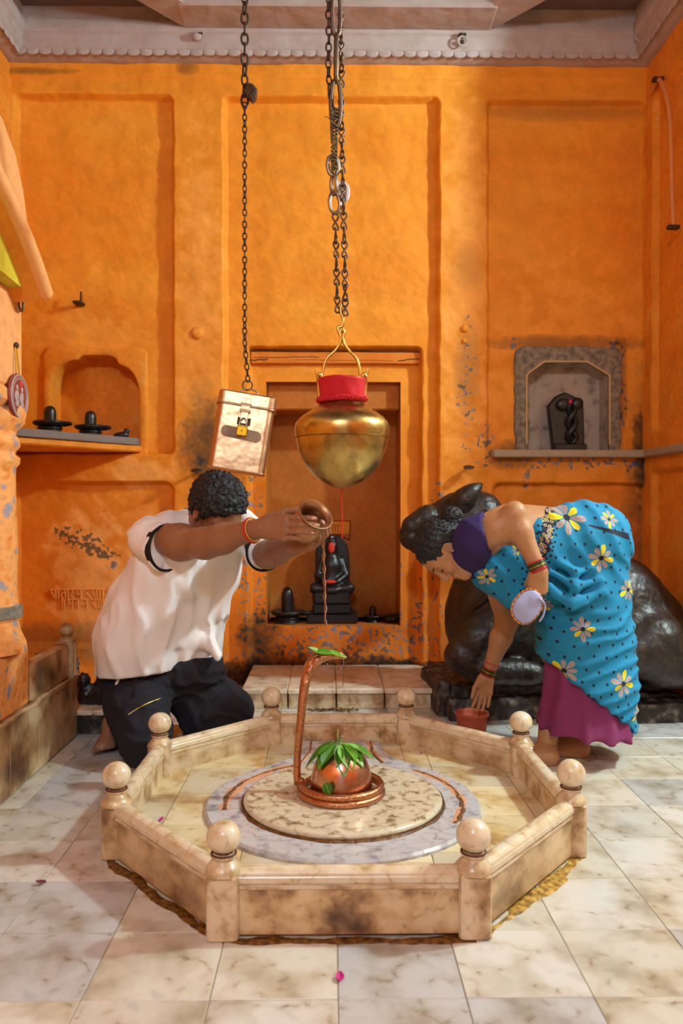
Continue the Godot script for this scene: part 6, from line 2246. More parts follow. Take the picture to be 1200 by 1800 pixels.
func build_man() -> void:
	var base := F(270, 1300)
	var man := thing("person", "man in white T-shirt and dark trousers kneeling and pouring water with both hands", "person", Vector3(base.x, 0, base.z))
	var off := Transform3D(Basis(), -man.position)
	# ---- joints
	var sr := P(268, 942, 3.07)
	var sl := P(420, 925, 3.34)
	var er := P(362, 955, 2.88)
	var wr := P(462, 927, 2.70)
	var el := P(470, 975, 3.08)
	var wl := P(524, 958, 2.76)
	var hipr := P(232, 1200, 3.32)
	var hipl := P(335, 1200, 3.44)
	var kr := P(256, 1296, 3.06)
	var kl := P(402, 1246, 3.42)
	var chest := P(325, 1000, 3.24)
	var belly := P(283, 1110, 3.32)
	var neck := P(346, 925, 3.14)
	var hc := P(380, 899, 3.02)
	var hx := facing(Vector3(0.50, -0.76, 0.46), Vector3(0.42, 0.65, 0.6), hc, 1.03)
	# ---- skin: one surface of head, neck, trunk, arms, hands and foot
	var mb := MB.new()
	var nails := MB.new()
	add_mesh(mb, head_sdf(1.0), hx)
	var b := SDF.new(Vector3(-1.0, 0.18, -3.6), Vector3(-0.2, 1.08, -2.85), 0.014)
	b.chain([chest, belly], [0.12, 0.12], 0.05)
	b.cap(sr.lerp(neck, 0.35), sl.lerp(neck, 0.35), 0.07, 0.07, 0.05)
	b.chain([neck + Vector3(-0.01, -0.03, 0), hx * Vector3(0, -0.03, -0.03)], [0.066, 0.060], 0.03)
	b.build(mb)
	var ar := SDF.new(sr.min(wr) - Vector3.ONE * 0.12, sr.max(wr) + Vector3.ONE * 0.12, 0.007)
	ar.chain([sr, sr.lerp(er, 0.55) + Vector3(0, -0.01, 0), er, er.lerp(wr, 0.3), wr], [0.060, 0.063, 0.051, 0.049, 0.032], 0.04)
	ar.build(mb)
	var al := SDF.new(sl.min(wl) - Vector3.ONE * 0.12, sl.max(wl).max(el) + Vector3.ONE * 0.12, 0.007)
	al.chain([sl, el, el.lerp(wl, 0.35), wl], [0.07, 0.050, 0.046, 0.030], 0.03)
	al.build(mb)
	hand(mb, nails, wr, P(545, 928, 2.590) - wr, Vector3(0.15, -0.12, -1.0), true, [[0.05, 0.26, 0.22], [0.06, 0.28, 0.24], [0.10, 0.32, 0.26], [0.14, 0.36, 0.3]], [0.75, 0.50, 0.45, 0.95, 0.12, 0.35], 1.14, 0.0)
	hand(mb, nails, wl, P(588, 948, 2.635) - wl, Vector3(-0.35, 0.85, 0.35), false, [[0.35, 0.7, 0.4], [0.40, 0.75, 0.45], [0.42, 0.8, 0.45], [0.40, 0.8, 0.45]], [0.7, 0.6, 0.6, 0.5, 0.2, 0.9], 1.04, 0.06)
	foot(mb, P(198, 1272, 3.30), F(201, 1306) + Vector3(0, 0.02, 0), F(176, 1332) + Vector3(0, 0.0, 0.05), 1.0)
	var body := put("body", mb.mesh(), M.skin_man, man, off)
	put("fingernails", nails.mesh(), M.nail, body)
	# face details
	var fm := MB.new()
	fm.xf = hx
	for g in [-1.0, 1.0]:
		fm.tube(PackedVector3Array([Vector3(g * 0.014, 0.028, 0.101), Vector3(g * 0.034, 0.034, 0.094), Vector3(g * 0.052, 0.028, 0.076)]), PackedFloat32Array([0.004, 0.0045, 0.002]), 6)
		fm.tube(PackedVector3Array([Vector3(g * 0.018, 0.004, 0.089), Vector3(g * 0.031, 0.001, 0.0905), Vector3(g * 0.044, 0.004, 0.084)]), 0.0014, 5)
	put("brows_and_lashes", fm.mesh(), M.brow, body)
	var lm := MB.new()
	lm.xf = hx
	lm.ball(Vector3(0, -0.0585, 0.0965), Vector3(0.020, 0.0045, 0.008), 14, 8)
	lm.ball(Vector3(0, -0.0710, 0.0935), Vector3(0.017, 0.0058, 0.008), 14, 8)
	put("lips", lm.mesh(), M.lip, body)
	# hair: short thick curls
	var hs := SDF.new(Vector3(-0.125, -0.10, -0.145), Vector3(0.125, 0.165, 0.135), 0.0030)
	hs.ell(Vector3(0, 0.047, -0.014), Vector3(0.098, 0.098, 0.112), Basis(), 0.01)
	hs.ell(Vector3(0, 0.00, -0.035), Vector3(0.081, 0.085, 0.084), Basis(), 0.02)
	hs.plane(Vector3(0, 0.088, 0.088), Vector3(0, -0.62, 0.78), 0.01)
	for g in [-1.0, 1.0]:
		hs.ell(Vector3(g * 0.096, -0.012, 0.004), Vector3(0.030, 0.042, 0.040), Basis(), 0.008, true)
	hs.plane(Vector3(0, -0.048, -0.06), Vector3(0, -1.0, 0.45), 0.01)
	var cn := FastNoiseLite.new()
	cn.seed = 15
	cn.noise_type = FastNoiseLite.TYPE_CELLULAR
	cn.frequency = 50.0
	cn.fractal_type = FastNoiseLite.FRACTAL_NONE
	cn.domain_warp_enabled = true
	cn.domain_warp_amplitude = 0.02
	cn.domain_warp_frequency = 25.0
	hs.warp(func(p): return cn.get_noise_3dv(p) * 0.018 + 0.006, 0.03)
	var hm := MB.new()
	add_mesh(hm, hs, hx)
	put("hair", hm.mesh(), M.hair, man, off)
	# ---- shirt
	var lat := (sl - sr).normalized()
	var sh := SDF.new(Vector3(-1.02, 0.20, -3.68), Vector3(-0.22, 1.06, -2.86), 0.009)
	for g in [-1.0, 1.0]:
		var w: Vector3 = lat * g
		sh.chain([neck.lerp(sr if g < 0 else sl, 0.55) + Vector3(0, -0.055, 0), chest + w * 0.085, chest.lerp(belly, 0.55) + w * 0.095 + Vector3(-0.005, 0, 0), belly + w * 0.100 + Vector3(-0.008, -0.02, 0), P(281, 1190, 3.36) + w * 0.105], [0.098, 0.148, 0.158, 0.165, 0.172], 0.05)
	sh.cap(sr + Vector3(0.01, 0.0, 0), sr.lerp(neck, 0.5) + Vector3(0, -0.01, 0), 0.084, 0.085, 0.05)
	sh.cap(sl, sl.lerp(neck, 0.5) + Vector3(0, -0.01, 0), 0.080, 0.085, 0.05)
	sh.cap(neck + Vector3(-0.03, -0.02, 0.0), neck + Vector3(0.03, -0.02, 0), 0.085, 0.075, 0.03)
	# hem, dipping at the front and flaring at the right
	sh.cap(P(360, 1125, 3.26), P(384, 1152, 3.24), 0.045, 0.018, 0.03)
	var fold := func(p: Vector3) -> float:
		var u := (p - belly).dot(lat)
		var wv: float = p.y - 0.45
		var q := nz_a.get_noise_3d(p.x * 1.5, p.y * 0.7, p.z * 1.5)
		var a1 := sin((u * 62.0) + wv * 9.0 + q * 7.0)
		var a2 := sin((p.x * 34.0 + p.y * 30.0) + q * 6.0)
		var low := smoothstep(0.95, 0.55, p.y)
		var up := smoothstep(0.55, 0.85, p.y)
		return -(pow(0.5 + 0.5 * a1, 2.2) * 0.013 * (0.35 + 0.65 * low) + pow(0.5 + 0.5 * a2, 2.0) * 0.010 * up + q * 0.012) + 0.006
	sh.warp(fold, 0.03)
	sh.plane(P(280, 1176, 3.3), Vector3(0.10, -1.0, 0.05), 0.004)
	var sm := MB.new()
	sh.build(sm)
	# sleeves
	var sdr := (P(296, 962, 2.985) - sr).normalized()
	var rdir := (er - sr).normalized()
	var rend := P(293, 962, 3.015)
	var slv := SDF.new(sr - Vector3.ONE * 0.18, sr + Vector3.ONE * 0.20, 0.007)
	slv.chain([sr + Vector3(-0.01, -0.01, 0), rend, rend + rdir * 0.08], [0.086, 0.085, 0.084], 0.03)
	slv.plane(rend, rdir, 0.004)
	slv.warp(func(p): return -(pow(0.5 + 0.5 * sin((p.x * 50.0 - p.y * 40.0) + nz_a.get_noise_3dv(p * 2.0) * 6.0), 2.0)) * 0.007 + 0.003, 0.03)
	slv.build(sm)
	var ldir := (el - sl).normalized()
	var lend := sl.lerp(el, 0.95) + Vector3(0.0, 0.010, 0)
	var sll := SDF.new(sl.min(lend) - Vector3.ONE * 0.14, sl.max(lend) + Vector3.ONE * 0.14, 0.007)
	sll.chain([sl, lend, lend + ldir * 0.08], [0.082, 0.080, 0.080], 0.03)
	sll.plane(lend, ldir, 0.004)
	sll.warp(func(p): return -(pow(0.5 + 0.5 * sin((p.x * 60.0 + p.y * 50.0)), 2.0)) * 0.006 + 0.003, 0.03)
	sll.build(sm)
	var shirt := put("shirt", sm.mesh(), M.white_shirt, man, off)
	for e in [[rend, rdir, 0.087, 0.012], [lend, ldir, 0.0815, 0.013]]:
		var ax: Vector3 = e[1]
		var u := ax.cross(Vector3.UP).normalized()
		var w := u.cross(ax)
		var rows := []
		for q in [[-0.020, 1.01], [-0.018, 1.05], [0.006, 1.055], [0.011, 1.02], [0.008, 0.95], [-0.014, 0.92]]:
			var r := PackedVector3Array()
			for k in 40:
				var a := TAU * k / 40
				var rr: float = e[2] * q[1] * (1.0 + 0.02 * sin(a * 3.0))
				r.append(e[0] + ax * q[0] + (u * cos(a) + w * sin(a)) * rr)
			rows.append(r)
		put("sleeve_hem", MB.new().grid(rows, true).mesh(), M.black_trim, shirt)
	put("collar", ring_at(neck + Vector3(-0.008, 0.0, 0.0), hx * Vector3(0, -0.03, -0.03) - neck, 0.072, 0.012), M.black_trim, shirt)
	# ---- trousers
	var tr := SDF.new(Vector3(-1.05, -0.02, -3.72), Vector3(-0.22, 0.42, -2.86), 0.009)
	tr.cap(P(228, 1195, 3.34), P(335, 1198, 3.42), 0.122, 0.120, 0.05)
	tr.cap(P(250, 1178, 3.30), P(345, 1172, 3.34), 0.125, 0.115, 0.05)
	tr.chain([hipr, hipr.lerp(kr, 0.5) + Vector3(-0.005, 0.01, 0), kr], [0.125, 0.118, 0.103], 0.04)
	tr.chain([hipl, kl], [0.120, 0.108], 0.04)
	tr.cap(P(338, 1215, 3.38), P(352, 1262, 3.36), 0.10, 0.09, 0.04)
	tr.chain([kr + Vector3(0, -0.03, 0), P(214, 1272, 3.40)], [0.082, 0.062], 0.03)
	tr.chain([kl + Vector3(0, -0.03, 0), P(340, 1258, 3.54)], [0.08, 0.07], 0.03)
	tr.plane(Vector3(0, 0.003, 0), Vector3(0, -1, 0), 0.006)
	tr.plane(P(280, 1148, 3.36), Vector3(0, 1, 0), 0.01)
	tr.warp(func(p): return -(pow(0.5 + 0.5 * sin(p.y * 60.0 + p.x * 42.0 + nz_a.get_noise_3dv(p * 2.5) * 8.0), 2.0) * 0.010 + nz_a.get_noise_3dv(p * 2.0) * 0.010) + 0.004, 0.03)
	var tm := MB.new()
	tr.build(tm)
	var trousers := put("trousers", tm.mesh(), M.navy_cloth, man, off)
	var zp := PackedVector3Array()
	for k in 14:
		var t := k / 13.0
		var d := (P(lerpf(226, 282, t), lerpf(1256, 1228, t) - 3.0 * sin(t * PI), 3.0) - EYE).normalized()
		zp.append(tr.strike(EYE + d * 2.6, d) - d * 0.003)
	put("zip", MB.new().tube(zp, 0.0035, 6).mesh(), M.zip_metal, trousers)
	var pd := (P(205, 1203, 3.0) - EYE).normalized()
	put("pocket_lining", MB.new().ball(tr.strike(EYE + pd * 2.6, pd), Vector3(0.007, 0.030, 0.006), 12, 8, Basis(Vector3(0, 0, 1), -0.35)).mesh(), M.white_shirt, trousers)
	# ---- wrist thread
	var wa := wr - er
	var wt := put("wrist_thread", ring_at(er.lerp(wr, 0.82), wa, 0.0425, 0.004), M.thread_red, man, off)
	put("gold_thread", ring_at(er.lerp(wr, 0.85), wa, 0.0405, 0.0025), M.thread_gold, wt)
	# ---- the vessel in his hands, and the water
	var mouth := P(554, 905, 2.625)
	var ax := Vector3(0.48, 0.62, 0.62).normalized()
	var ves := thing("pouring_vessel", "small copper water vessel tilted in the kneeling man's hands", "vessel", mouth)
	var vb := Basis(Quaternion(Vector3.UP, ax))
	var prof := [Vector2(0.0, -0.094), Vector2(0.020, -0.093), Vector2(0.036, -0.086), Vector2(0.048, -0.070), Vector2(0.051, -0.052), Vector2(0.047, -0.034), Vector2(0.039, -0.020), Vector2(0.038, -0.014), Vector2(0.044, -0.005), Vector2(0.051, 0.0), Vector2(0.053, 0.004), Vector2(0.050, 0.005), Vector2(0.043, -0.002), Vector2(0.036, -0.014), Vector2(0.040, -0.03), Vector2(0.043, -0.052), Vector2(0.030, -0.082), Vector2(0.0, -0.085)]
	put("body", MB.new().lathe(prof.map(func(q): return q * 1.18), 48, Transform3D(vb, Vector3.ZERO)).mesh(), M.vessel_copper, ves)
	var wat := []
	var wrad := []
	for k in 60:
		var t := k / 59.0
		var px := lerpf(566.5, 573.0, pow(t, 0.8))
		var py := lerpf(926.0, 1128.0, t)
		wat.append(P(px + sin(t * 38.0) * 0.9 * t, py, lerpf(2.60, 2.595, t)))
		wrad.append((0.0052 - 0.0022 * t) * (1.0 + 0.38 * sin(t * 55.0) * smoothstep(0.0, 0.25, t)) * (1.0 if t < 0.80 else maxf(0.25, 1.0 - (t - 0.80) * 4.0)))
	var ws := thing("water_stream", "clear stream of water falling from the copper vessel onto the cobra's hood", "water", P(568, 930, 2.60))
	var woff := Transform3D(Basis(), -ws.position)
	put("stream", MB.new().tube(PackedVector3Array(wat), PackedFloat32Array(wrad), 10).mesh(), M.water, ws, woff)
	put("drip", MB.new().tube(PackedVector3Array([P(603.5, 1158, 2.61), P(604, 1172, 2.61), P(603, 1190, 2.61), P(602.5, 1206, 2.61)]), PackedFloat32Array([0.0022, 0.0030, 0.0022, 0.0012]), 8).mesh(), M.water, ws, woff)
	var dr := MB.new()
	for k in 46:
		var a := rng.randf() * TAU
		var r := absf(rng.randfn()) * 0.05
		dr.ball(P(588, 1150, 2.6) + Vector3(cos(a) * r * 1.3, rng.randf_range(-0.05, 0.05), sin(a) * r), Vector3.ONE * rng.randf_range(0.0012, 0.0028), 8, 6)
	for k in 10:
		dr.ball(P(604 + rng.randf_range(-3, 3), 1215 + k * 13.0, 2.61), Vector3(0.002, rng.randf_range(0.002, 0.006), 0.002), 8, 6)
	var dp := put("droplets", dr.mesh(), M.water, ws, woff)
	dp.set_meta("kind", "stuff")

# ------------------------------------------------------------------ the saree's printed cloth
func flower(im: Image, cx: float, cy: float, r: float, turn: float, petals := 8) -> void:
	var yel := H("e3c914")
	var grey := H("a9958f")
	var dark := H("12131f")
	for y in range(maxi(0, int(cy - r)), mini(im.get_height(), int(cy + r) + 1)):
		for x in range(maxi(0, int(cx - r)), mini(im.get_width(), int(cx + r) + 1)):
			var d := Vector2(x - cx, y - cy)
			var q := d.length() / r
			var a := fposmod(d.angle() + turn, TAU) / TAU * petals
			var k := int(a)
			var u := (a - k - 0.5) * 2.0
			var len: float = [1.0, 0.82, 0.95, 0.85][(k * 3 + int(cx)) % 4]
			if q < 0.17:
				im.set_pixel(x, y, dark)
			elif q < len:
				var t: float = (q - 0.12) / (len - 0.12)
				if absf(u) < 0.80 * pow(sin(PI * clampf(pow(t, 0.8), 0.02, 1.0)), 0.55):
					var c := yel if (k * 5 + int(cx * 0.7)) % 3 == 0 else grey
					im.set_pixel(x, y, c.lerp(Color(0.05, 0.05, 0.08), 0.18 if absf(u) < 0.06 else 0.0))

func saree_picture() -> ImageTexture:
	var im := Image.create(1024, 1024, false, Image.FORMAT_RGB8)
	var teal := H("0a80ac")
	im.fill(teal)
	var k := 1024.0 / 440.0
	var r := RandomNumberGenerator.new()
	r.seed = 99
	var dark := H("14142a")
	# scattered dots
	for j in 21:
		for i in 22:
			var cx := (i + 0.5 * (j % 2)) * 21.0 * k + r.randf_range(-8, 8)
			var cy := j * 21.0 * k + r.randf_range(-8, 8)
			for y in range(maxi(0, int(cy - 7)), mini(1024, int(cy + 8))):
				for x in range(maxi(0, int(cx - 6)), mini(1024, int(cx + 7))):
					if Vector2((x - cx) * 1.25, y - cy).length() < 6.0: im.set_pixel(x, y, dark)
	# the dark flowered border and its dotted band
	var line := [Vector2(962, 880), Vector2(952, 920), Vector2(936, 965), Vector2(925, 1010), Vector2(915, 1050), Vector2(898, 1085)]
	for i in line.size() - 1:
		var steps_ := 70
		for s in steps_:
			var c: Vector2 = (line[i].lerp(line[i + 1], s / float(steps_)) - Vector2(820, 870)) * k
			var wd := 17.0 * k * 0.55
			for y in range(maxi(0, int(c.y - 3)), mini(1024, int(c.y + 3))):
				for x in range(maxi(0, int(c.x - wd)), mini(1024, int(c.x + wd))): im.set_pixel(x, y, dark)
	for i in line.size() - 1:
		for s in 9:
			var c: Vector2 = (line[i].lerp(line[i + 1], s / 9.0) - Vector2(820, 870)) * k
			for q in 2:
				flower(im, c.x + r.randf_range(-18, 18), c.y + r.randf_range(-12, 12), r.randf_range(7, 12), r.randf() * TAU, 5)
			for q in 2:
				var dd := c + Vector2((24.0 + 14.0 * q) if s % 2 == 0 else -(24.0 + 14.0 * q), r.randf_range(-6, 6))
				for y in range(maxi(0, int(dd.y - 5)), mini(1024, int(dd.y + 6))):
					for x in range(maxi(0, int(dd.x - 5)), mini(1024, int(dd.x + 6))):
						if Vector2(x - dd.x, y - dd.y).length() < 5.0: im.set_pixel(x, y, dark)
	# waist edge, dark
	for s in 120:
		var c := (Vector2(1018, 922).lerp(Vector2(1092, 942), s / 119.0) - Vector2(820, 870)) * k
		for y in range(int(c.y - 2 - s * 0.09), int(c.y + 3 + s * 0.09)):
			for x in range(int(c.x - 3), int(c.x + 3)): im.set_pixel(clampi(x, 0, 1023), clampi(y, 0, 1023), dark)
	for e in [[985, 909, 31, 0.3], [1056, 912, 17, 1.0], [1036, 977, 24, 0.2], [1090, 1033, 21, 0.8], [1004, 1096, 21, 2.0], [976, 1168, 22, 0.5], [1071, 1187, 24, 0.1], [1114, 1250, 20, 0.7], [848, 1010, 17, 2.2], [897, 964, 11, 0.4], [952, 1062, 14, 1.2], [1130, 960, 18, 0.4], [1140, 1110, 20, 0.9]]:
		flower(im, (e[0] - 820) * k, (e[1] - 870) * k, e[2] * k, e[3])
	return ImageTexture.create_from_image(im)

func build_woman() -> void:
	var base := F(990, 1335)
	var wo := thing("person", "woman in blue flowered saree and purple blouse bending down to reach into a clay pot", "person", Vector3(base.x, 0, base.z))
	var off := Transform3D(Basis(), -wo.position)
	var sn := P(842, 944, 2.99)
	var en := P(903, 905, 2.94)
	var wn := P(948, 1004, 2.90)
	var sf := P(862, 985, 3.33)
	var ef := P(891, 1092, 3.42)
	var wf := P(856, 1188, 3.45)
	var hx := facing(Vector3(-0.25, -0.95, 0.16), Vector3(-0.95, 0.25, -0.04), P(784, 968, 3.10), 0.97)
	var mb := MB.new()
	var nails := MB.new()
	add_mesh(mb, head_sdf(0.92), hx)
	var b := SDF.new(P(770, 1060, 3.1) - Vector3(0, 0, 0.35), P(1110, 850, 3.1) + Vector3(0, 0, 0.35), 0.010)
	b.chain([P(848, 962, 3.15), P(900, 950, 3.15), P(950, 950, 3.15), P(1020, 965, 3.15)], [0.118, 0.135, 0.125, 0.13], 0.05)
	b.cap(sn, sf, 0.06, 0.06, 0.05)
	b.chain([P(846, 962, 3.14), hx * Vector3(0, -0.045, -0.035)], [0.062, 0.052], 0.03)
	b.build(mb)
	var an := SDF.new(sn.min(en).min(wn) - Vector3.ONE * 0.09, sn.max(en).max(wn) + Vector3.ONE * 0.09, 0.006)
	an.chain([sn, sn.lerp(en, 0.5) + Vector3(0.0, -0.012, 0), en, en.lerp(wn, 0.3) + Vector3(-0.004, 0, 0), wn], [0.060, 0.056, 0.043, 0.042, 0.026], 0.025)
	an.ell(en + Vector3(0.004, 0.010, 0.01), Vector3(0.03, 0.035, 0.03), Basis(), 0.02)
	an.build(mb)
	var af := SDF.new(sf.min(ef).min(wf) - Vector3.ONE * 0.09, sf.max(ef).max(wf) + Vector3.ONE * 0.09, 0.006)
	af.chain([sf, ef, ef.lerp(wf, 0.3), wf], [0.058, 0.046, 0.045, 0.025], 0.025)
	af.build(mb)
	hand(mb, nails, wn, Vector3(-0.10, -1.0, 0.0), Vector3(0.2, 0, -1.0), false, [[0.9, 1.2, 0.7], [0.95, 1.25, 0.7], [1.0, 1.25, 0.7], [1.05, 1.25, 0.7]], [0.75, 0.3, 0.6, 0.8, -0.5, 0.5], 0.90, 0.03)
	hand(mb, nails, wf, Vector3(-0.22, -1.0, 0.12), Vector3(-0.35, -0.1, 0.9), true, [[0.35, 0.45, 0.3], [0.3, 0.5, 0.3], [0.25, 0.45, 0.3], [0.2, 0.4, 0.3]], [0.9, 0.35, 0.5, 0.95, 0.0, 0.4], 0.92, 0.05)
	# legs and feet
	for e in [[P(966, 1286, 3.115), P(960, 1318, 3.09), F(966, 1344), F(905, 1344)], [P(1010, 1240, 3.19), P(1006, 1300, 3.19), F(1020, 1330), F(958, 1326)]]:
		var lg := SDF.new(e[0].min(e[1]) - Vector3.ONE * 0.09, e[0].max(e[1]) + Vector3.ONE * 0.09, 0.007)
		lg.chain([e[0] + Vector3(0, 0.04, 0), e[1]], [0.043, 0.036], 0.02)
		lg.build(mb)
		foot(mb, e[1], e[2], e[3], 1.0 if e[2].z > -3.12 else -1.0)
	var body := put("body", mb.mesh(), M.skin_woman, wo, off)
	put("fingernails", nails.mesh(), M.nail, body)
	var fm := MB.new()
	fm.xf = hx
	for g in [-1.0, 1.0]:
		fm.tube(PackedVector3Array([Vector3(g * 0.014, 0.030, 0.100), Vector3(g * 0.034, 0.037, 0.093), Vector3(g * 0.052, 0.030, 0.075)]), PackedFloat32Array([0.0028, 0.0032, 0.0014]), 6)
		fm.tube(PackedVector3Array([Vector3(g * 0.017, 0.003, 0.0885), Vector3(g * 0.031, -0.001, 0.0905), Vector3(g * 0.046, 0.004, 0.083)]), 0.0020, 5)
	put("brows_and_lashes", fm.mesh(), M.brow, body)
	var lm := MB.new()
	lm.xf = hx
	lm.ball(Vector3(0, -0.0585, 0.0970), Vector3(0.019, 0.0048, 0.0085), 14, 8)
	lm.ball(Vector3(0, -0.0710, 0.0940), Vector3(0.016, 0.0062, 0.0085), 14, 8)
	put("lips", lm.mesh(), M.lip, body)
	put("earring", MB.new().ball(hx * Vector3(0.087, -0.038, 0.004), Vector3.ONE * 0.005, 10, 8).mesh(), M.bangle_gold, body)
	# hair drawn back into a bun
	var hs := SDF.new(Vector3(-0.12, -0.10, -0.22), Vector3(0.12, 0.165, 0.135), 0.0036)
	hs.ell(Vector3(0, 0.040, -0.020), Vector3(0.090, 0.097, 0.108), Basis(), 0.01)
	hs.ell(Vector3(0, 0.00, -0.045), Vector3(0.080, 0.080, 0.080), Basis(), 0.02)
	hs.plane(Vector3(0, 0.070, 0.078), Vector3(0, -0.50, 0.86), 0.012)
	for g in [-1.0, 1.0]:
		hs.ell(Vector3(g * 0.085, -0.004, 0.012), Vector3(0.022, 0.034, 0.036), Basis(), 0.008, true)
	hs.ell(Vector3(0.01, 0.010, -0.135), Vector3(0.052, 0.050, 0.045), Basis(), 0.016)
	hs.warp(func(p): return sin(atan2(p.x, p.z + 0.12) * 46.0 + p.y * 60.0 + nz_b.get_noise_3dv(p * 2.0) * 3.0) * 0.0018 + nz_b.get_noise_3dv(p * 4.0) * 0.005, 0.02)
	var hm := MB.new()
	add_mesh(hm, hs, hx)
	put("hair", hm.mesh(), M.hair, wo, off)
	# blouse
	var bl := SDF.new(P(770, 1040, 3.1) - Vector3(0, 0, 0.35), P(930, 880, 3.1) + Vector3(0, 0, 0.35), 0.008)
	bl.chain([P(838, 966, 3.15), P(880, 962, 3.15)], [0.120, 0.134], 0.05)
	bl.chain([P(826, 962, 3.06), sn + Vector3(-0.01, 0, 0.0), sn.lerp(en, 0.5)], [0.085, 0.074, 0.068], 0.04)
	bl.chain([P(836, 985, 3.25), sf, sf.lerp(ef, 0.4)], [0.085, 0.072, 0.066], 0.04)
	bl.plane(sn.lerp(en, 0.22), (en - sn) + Vector3(0.03, -0.05, 0.0), 0.004)
	bl.warp(func(p): return -(pow(0.5 + 0.5 * sin(p.x * 60.0 + p.y * 70.0), 2.0)) * 0.004 + 0.002, 0.03)
	var bm := MB.new()
	bl.build(bm)
	put("blouse", bm.mesh(), M.blouse, wo, off)
	# petticoat
	var pt := SDF.new(P(920, 1310, 3.1) - Vector3(0, 0, 0.32), P(1135, 1040, 3.1) + Vector3(0, 0, 0.32), 0.009)
	pt.chain([P(1022, 1090, 3.125), P(1023, 1180, 3.115), P(1025, 1300, 3.11)], [0.122, 0.136, 0.186], 0.04)
	pt.plane(P(1000, 1283, 3.1), Vector3(-0.10, -1.0, 0.0), 0.004)
	pt.plane(P(1030, 1080, 3.1), Vector3(0, 1, 0), 0.01)
	pt.warp(func(p): return -(pow(0.5 + 0.5 * sin(atan2(p.z + 3.14, p.x - 0.99) * 11.0 + nz_a.get_noise_3dv(p) * 4.0), 1.6)) * 0.014 + 0.005, 0.03)
	var pm := MB.new()
	pt.build(pm)
	put("petticoat", pm.mesh(), M.petticoat, wo, off)
	# saree: cloth over chest, waist and hips, and the wrapped skirt, cut on a slant
	var sa := SDF.new(P(815, 1310, 3.1) - Vector3(0, 0, 0.34), P(1150, 850, 3.1) + Vector3(0, 0, 0.34), 0.0095)
	sa.chain([P(872, 992, 3.13), P(905, 985, 3.13), P(955, 968, 3.14), P(1024, 957, 3.15)], [0.118, 0.134, 0.158, 0.168], 0.06)
	sa.chain([P(885, 1005, 3.08), P(905, 1042, 3.07), P(925, 1045, 3.08)], [0.085, 0.058, 0.05], 0.04)
	sa.chain([P(1024, 957, 3.15), P(1030, 1040, 3.14), P(1026, 1120, 3.14), P(1026, 1200, 3.14), P(1028, 1320, 3.14)], [0.168, 0.160, 0.180, 0.194, 0.203], 0.05)
	sa.cap(P(1075, 925, 3.12), P(1070, 955, 3.12), 0.055, 0.06, 0.06)
	# gathered tucks at the waist
	for e in [[[965, 1002], [1010, 1030], [1055, 1020], 2.965], [[962, 1030], [1005, 1062], [1060, 1040], 2.96], [[970, 985], [1010, 1006], [1045, 1000], 2.975]]:
		sa.chain([P(e[0][0], e[0][1], e[3]), P(e[1][0], e[1][1], e[3] - 0.01), P(e[2][0], e[2][1], e[3] + 0.01)], [0.012, 0.019, 0.012], 0.012)
	sa.plane(P(937, 1142, 3.1), Vector3(-0.64, -0.77, 0), 0.004)
	var drape := func(p: Vector3) -> float:
		var q := nz_a.get_noise_3dv(p * Vector3(0.8, 1.6, 0.8))
		var leg := smoothstep(0.72, 0.55, p.y)
		var a1 := sin(p.y * 105.0 - p.x * 26.0 + q * 7.0)
		var a2 := sin(p.y * 52.0 + p.x * 70.0 + q * 6.0)
		return -(pow(0.5 + 0.5 * a1, 2.5) * 0.0095 * leg + pow(0.5 + 0.5 * a2, 2.0) * 0.008 * (1.0 - leg) + q * 0.010) + 0.004
	sa.warp(drape, 0.03)
	var um := MB.new()
	var kk := 1400.0 / 3.12
	sa.build(um, null, func(p): return Vector2((582.0 + p.x * kk - 820.0) / 440.0, (888.0 + (1.0 - p.y) * kk - 870.0) / 440.0))
	var sm := mat("saree_print", Color.WHITE, 0.8)
	sm.albedo_texture = saree_picture()
	sm.vertex_color_use_as_albedo = false
	var saree := put("saree", um.mesh(), sm, wo, off)
	# bangles
	var na := wn - en
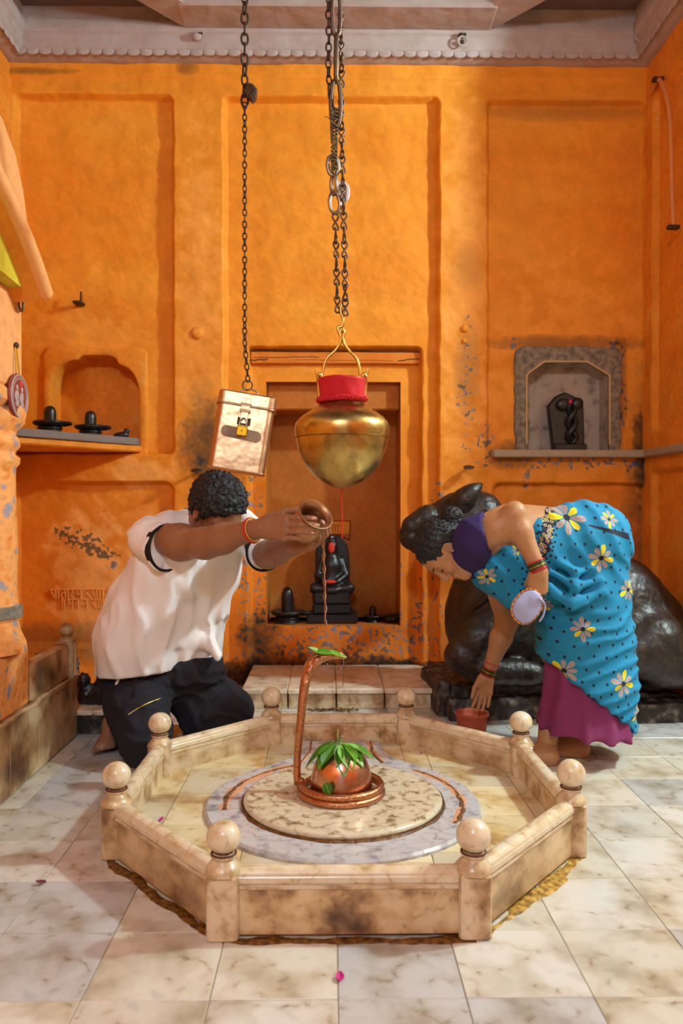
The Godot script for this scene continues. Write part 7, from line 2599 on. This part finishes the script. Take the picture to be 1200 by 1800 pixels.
	for k in 7:
		put("bangle", ring_at(en.lerp(wn, 0.84 + k * 0.024), na, 0.0335 - k * 0.0006, 0.0032), [M.bangle_red, M.bangle_green, M.bangle_green, M.bangle_gold, M.bangle_green, M.bangle_red, M.bangle_red][k], wo, off)
	var fa := wf - ef
	for k in 5:
		put("bangle", ring_at(ef.lerp(wf, 0.86 + k * 0.03), fa, 0.0325 - k * 0.0004, 0.003), [M.bangle_red, M.bangle_green, M.bangle_gold, M.bangle_green, M.bangle_red][k], wo, off)
	put("wrist_thread", ring_at(ef.lerp(wf, 0.76), fa, 0.0345, 0.0018), M.thread_red, wo, off)
	# the pale pouch hanging from her near hand
	var pc := P(926, 1066, 2.885)
	var pch := thing("pouch", "pale lavender pouch with a red and gold edge held in the bending woman's hand", "pouch", pc)
	var rows := []
	var out := []
	for k in 40:
		var a := TAU * k / 40
		out.append(Vector2(cos(a) * 0.052 * (1.0 + 0.10 * sin(2.0 * a)), sin(a) * 0.066))
	for e in [[0.0, 0.010], [0.5, 0.012], [0.85, 0.009], [1.0, 0.0], [0.85, -0.009], [0.5, -0.012], [0.0, -0.010]]:
		var r := PackedVector3Array()
		for q in out: r.append(Vector3(q.x * e[0], q.y * e[0], e[1] + 0.004 * sin(q.x * 60.0) * e[0]))
		rows.append(r)
	var pr := Basis(Vector3(0, 0, 1), -0.35)
	put("bag", MB.new().grid(rows, true, true).mesh(), M.tray_white, pch, Transform3D(pr, Vector3.ZERO))
	var edge := PackedVector3Array()
	for q in out: edge.append(Vector3(q.x, q.y, 0))
	put("edge", MB.new().tube(edge, 0.003, 6, true).mesh(), M.thread_gold, pch, Transform3D(pr, Vector3.ZERO))
	var st := MB.new()
	for k in 20:
		var q: Vector2 = out[k * 2]
		st.ball(Vector3(q.x * 0.985, q.y * 0.985, 0.002), Vector3(0.0035, 0.0035, 0.0035), 6, 4)
	put("stitching", st.mesh(), M.thread_red, pch, Transform3D(pr, Vector3.ZERO))
	put("strap", MB.new().tube(curve([P(947, 1052, 2.87) - pc, P(957, 1062, 2.88) - pc, P(955, 1080, 2.885) - pc, P(948, 1092, 2.885) - pc], 5), 0.004, 6).mesh(), M.tray_white, pch)
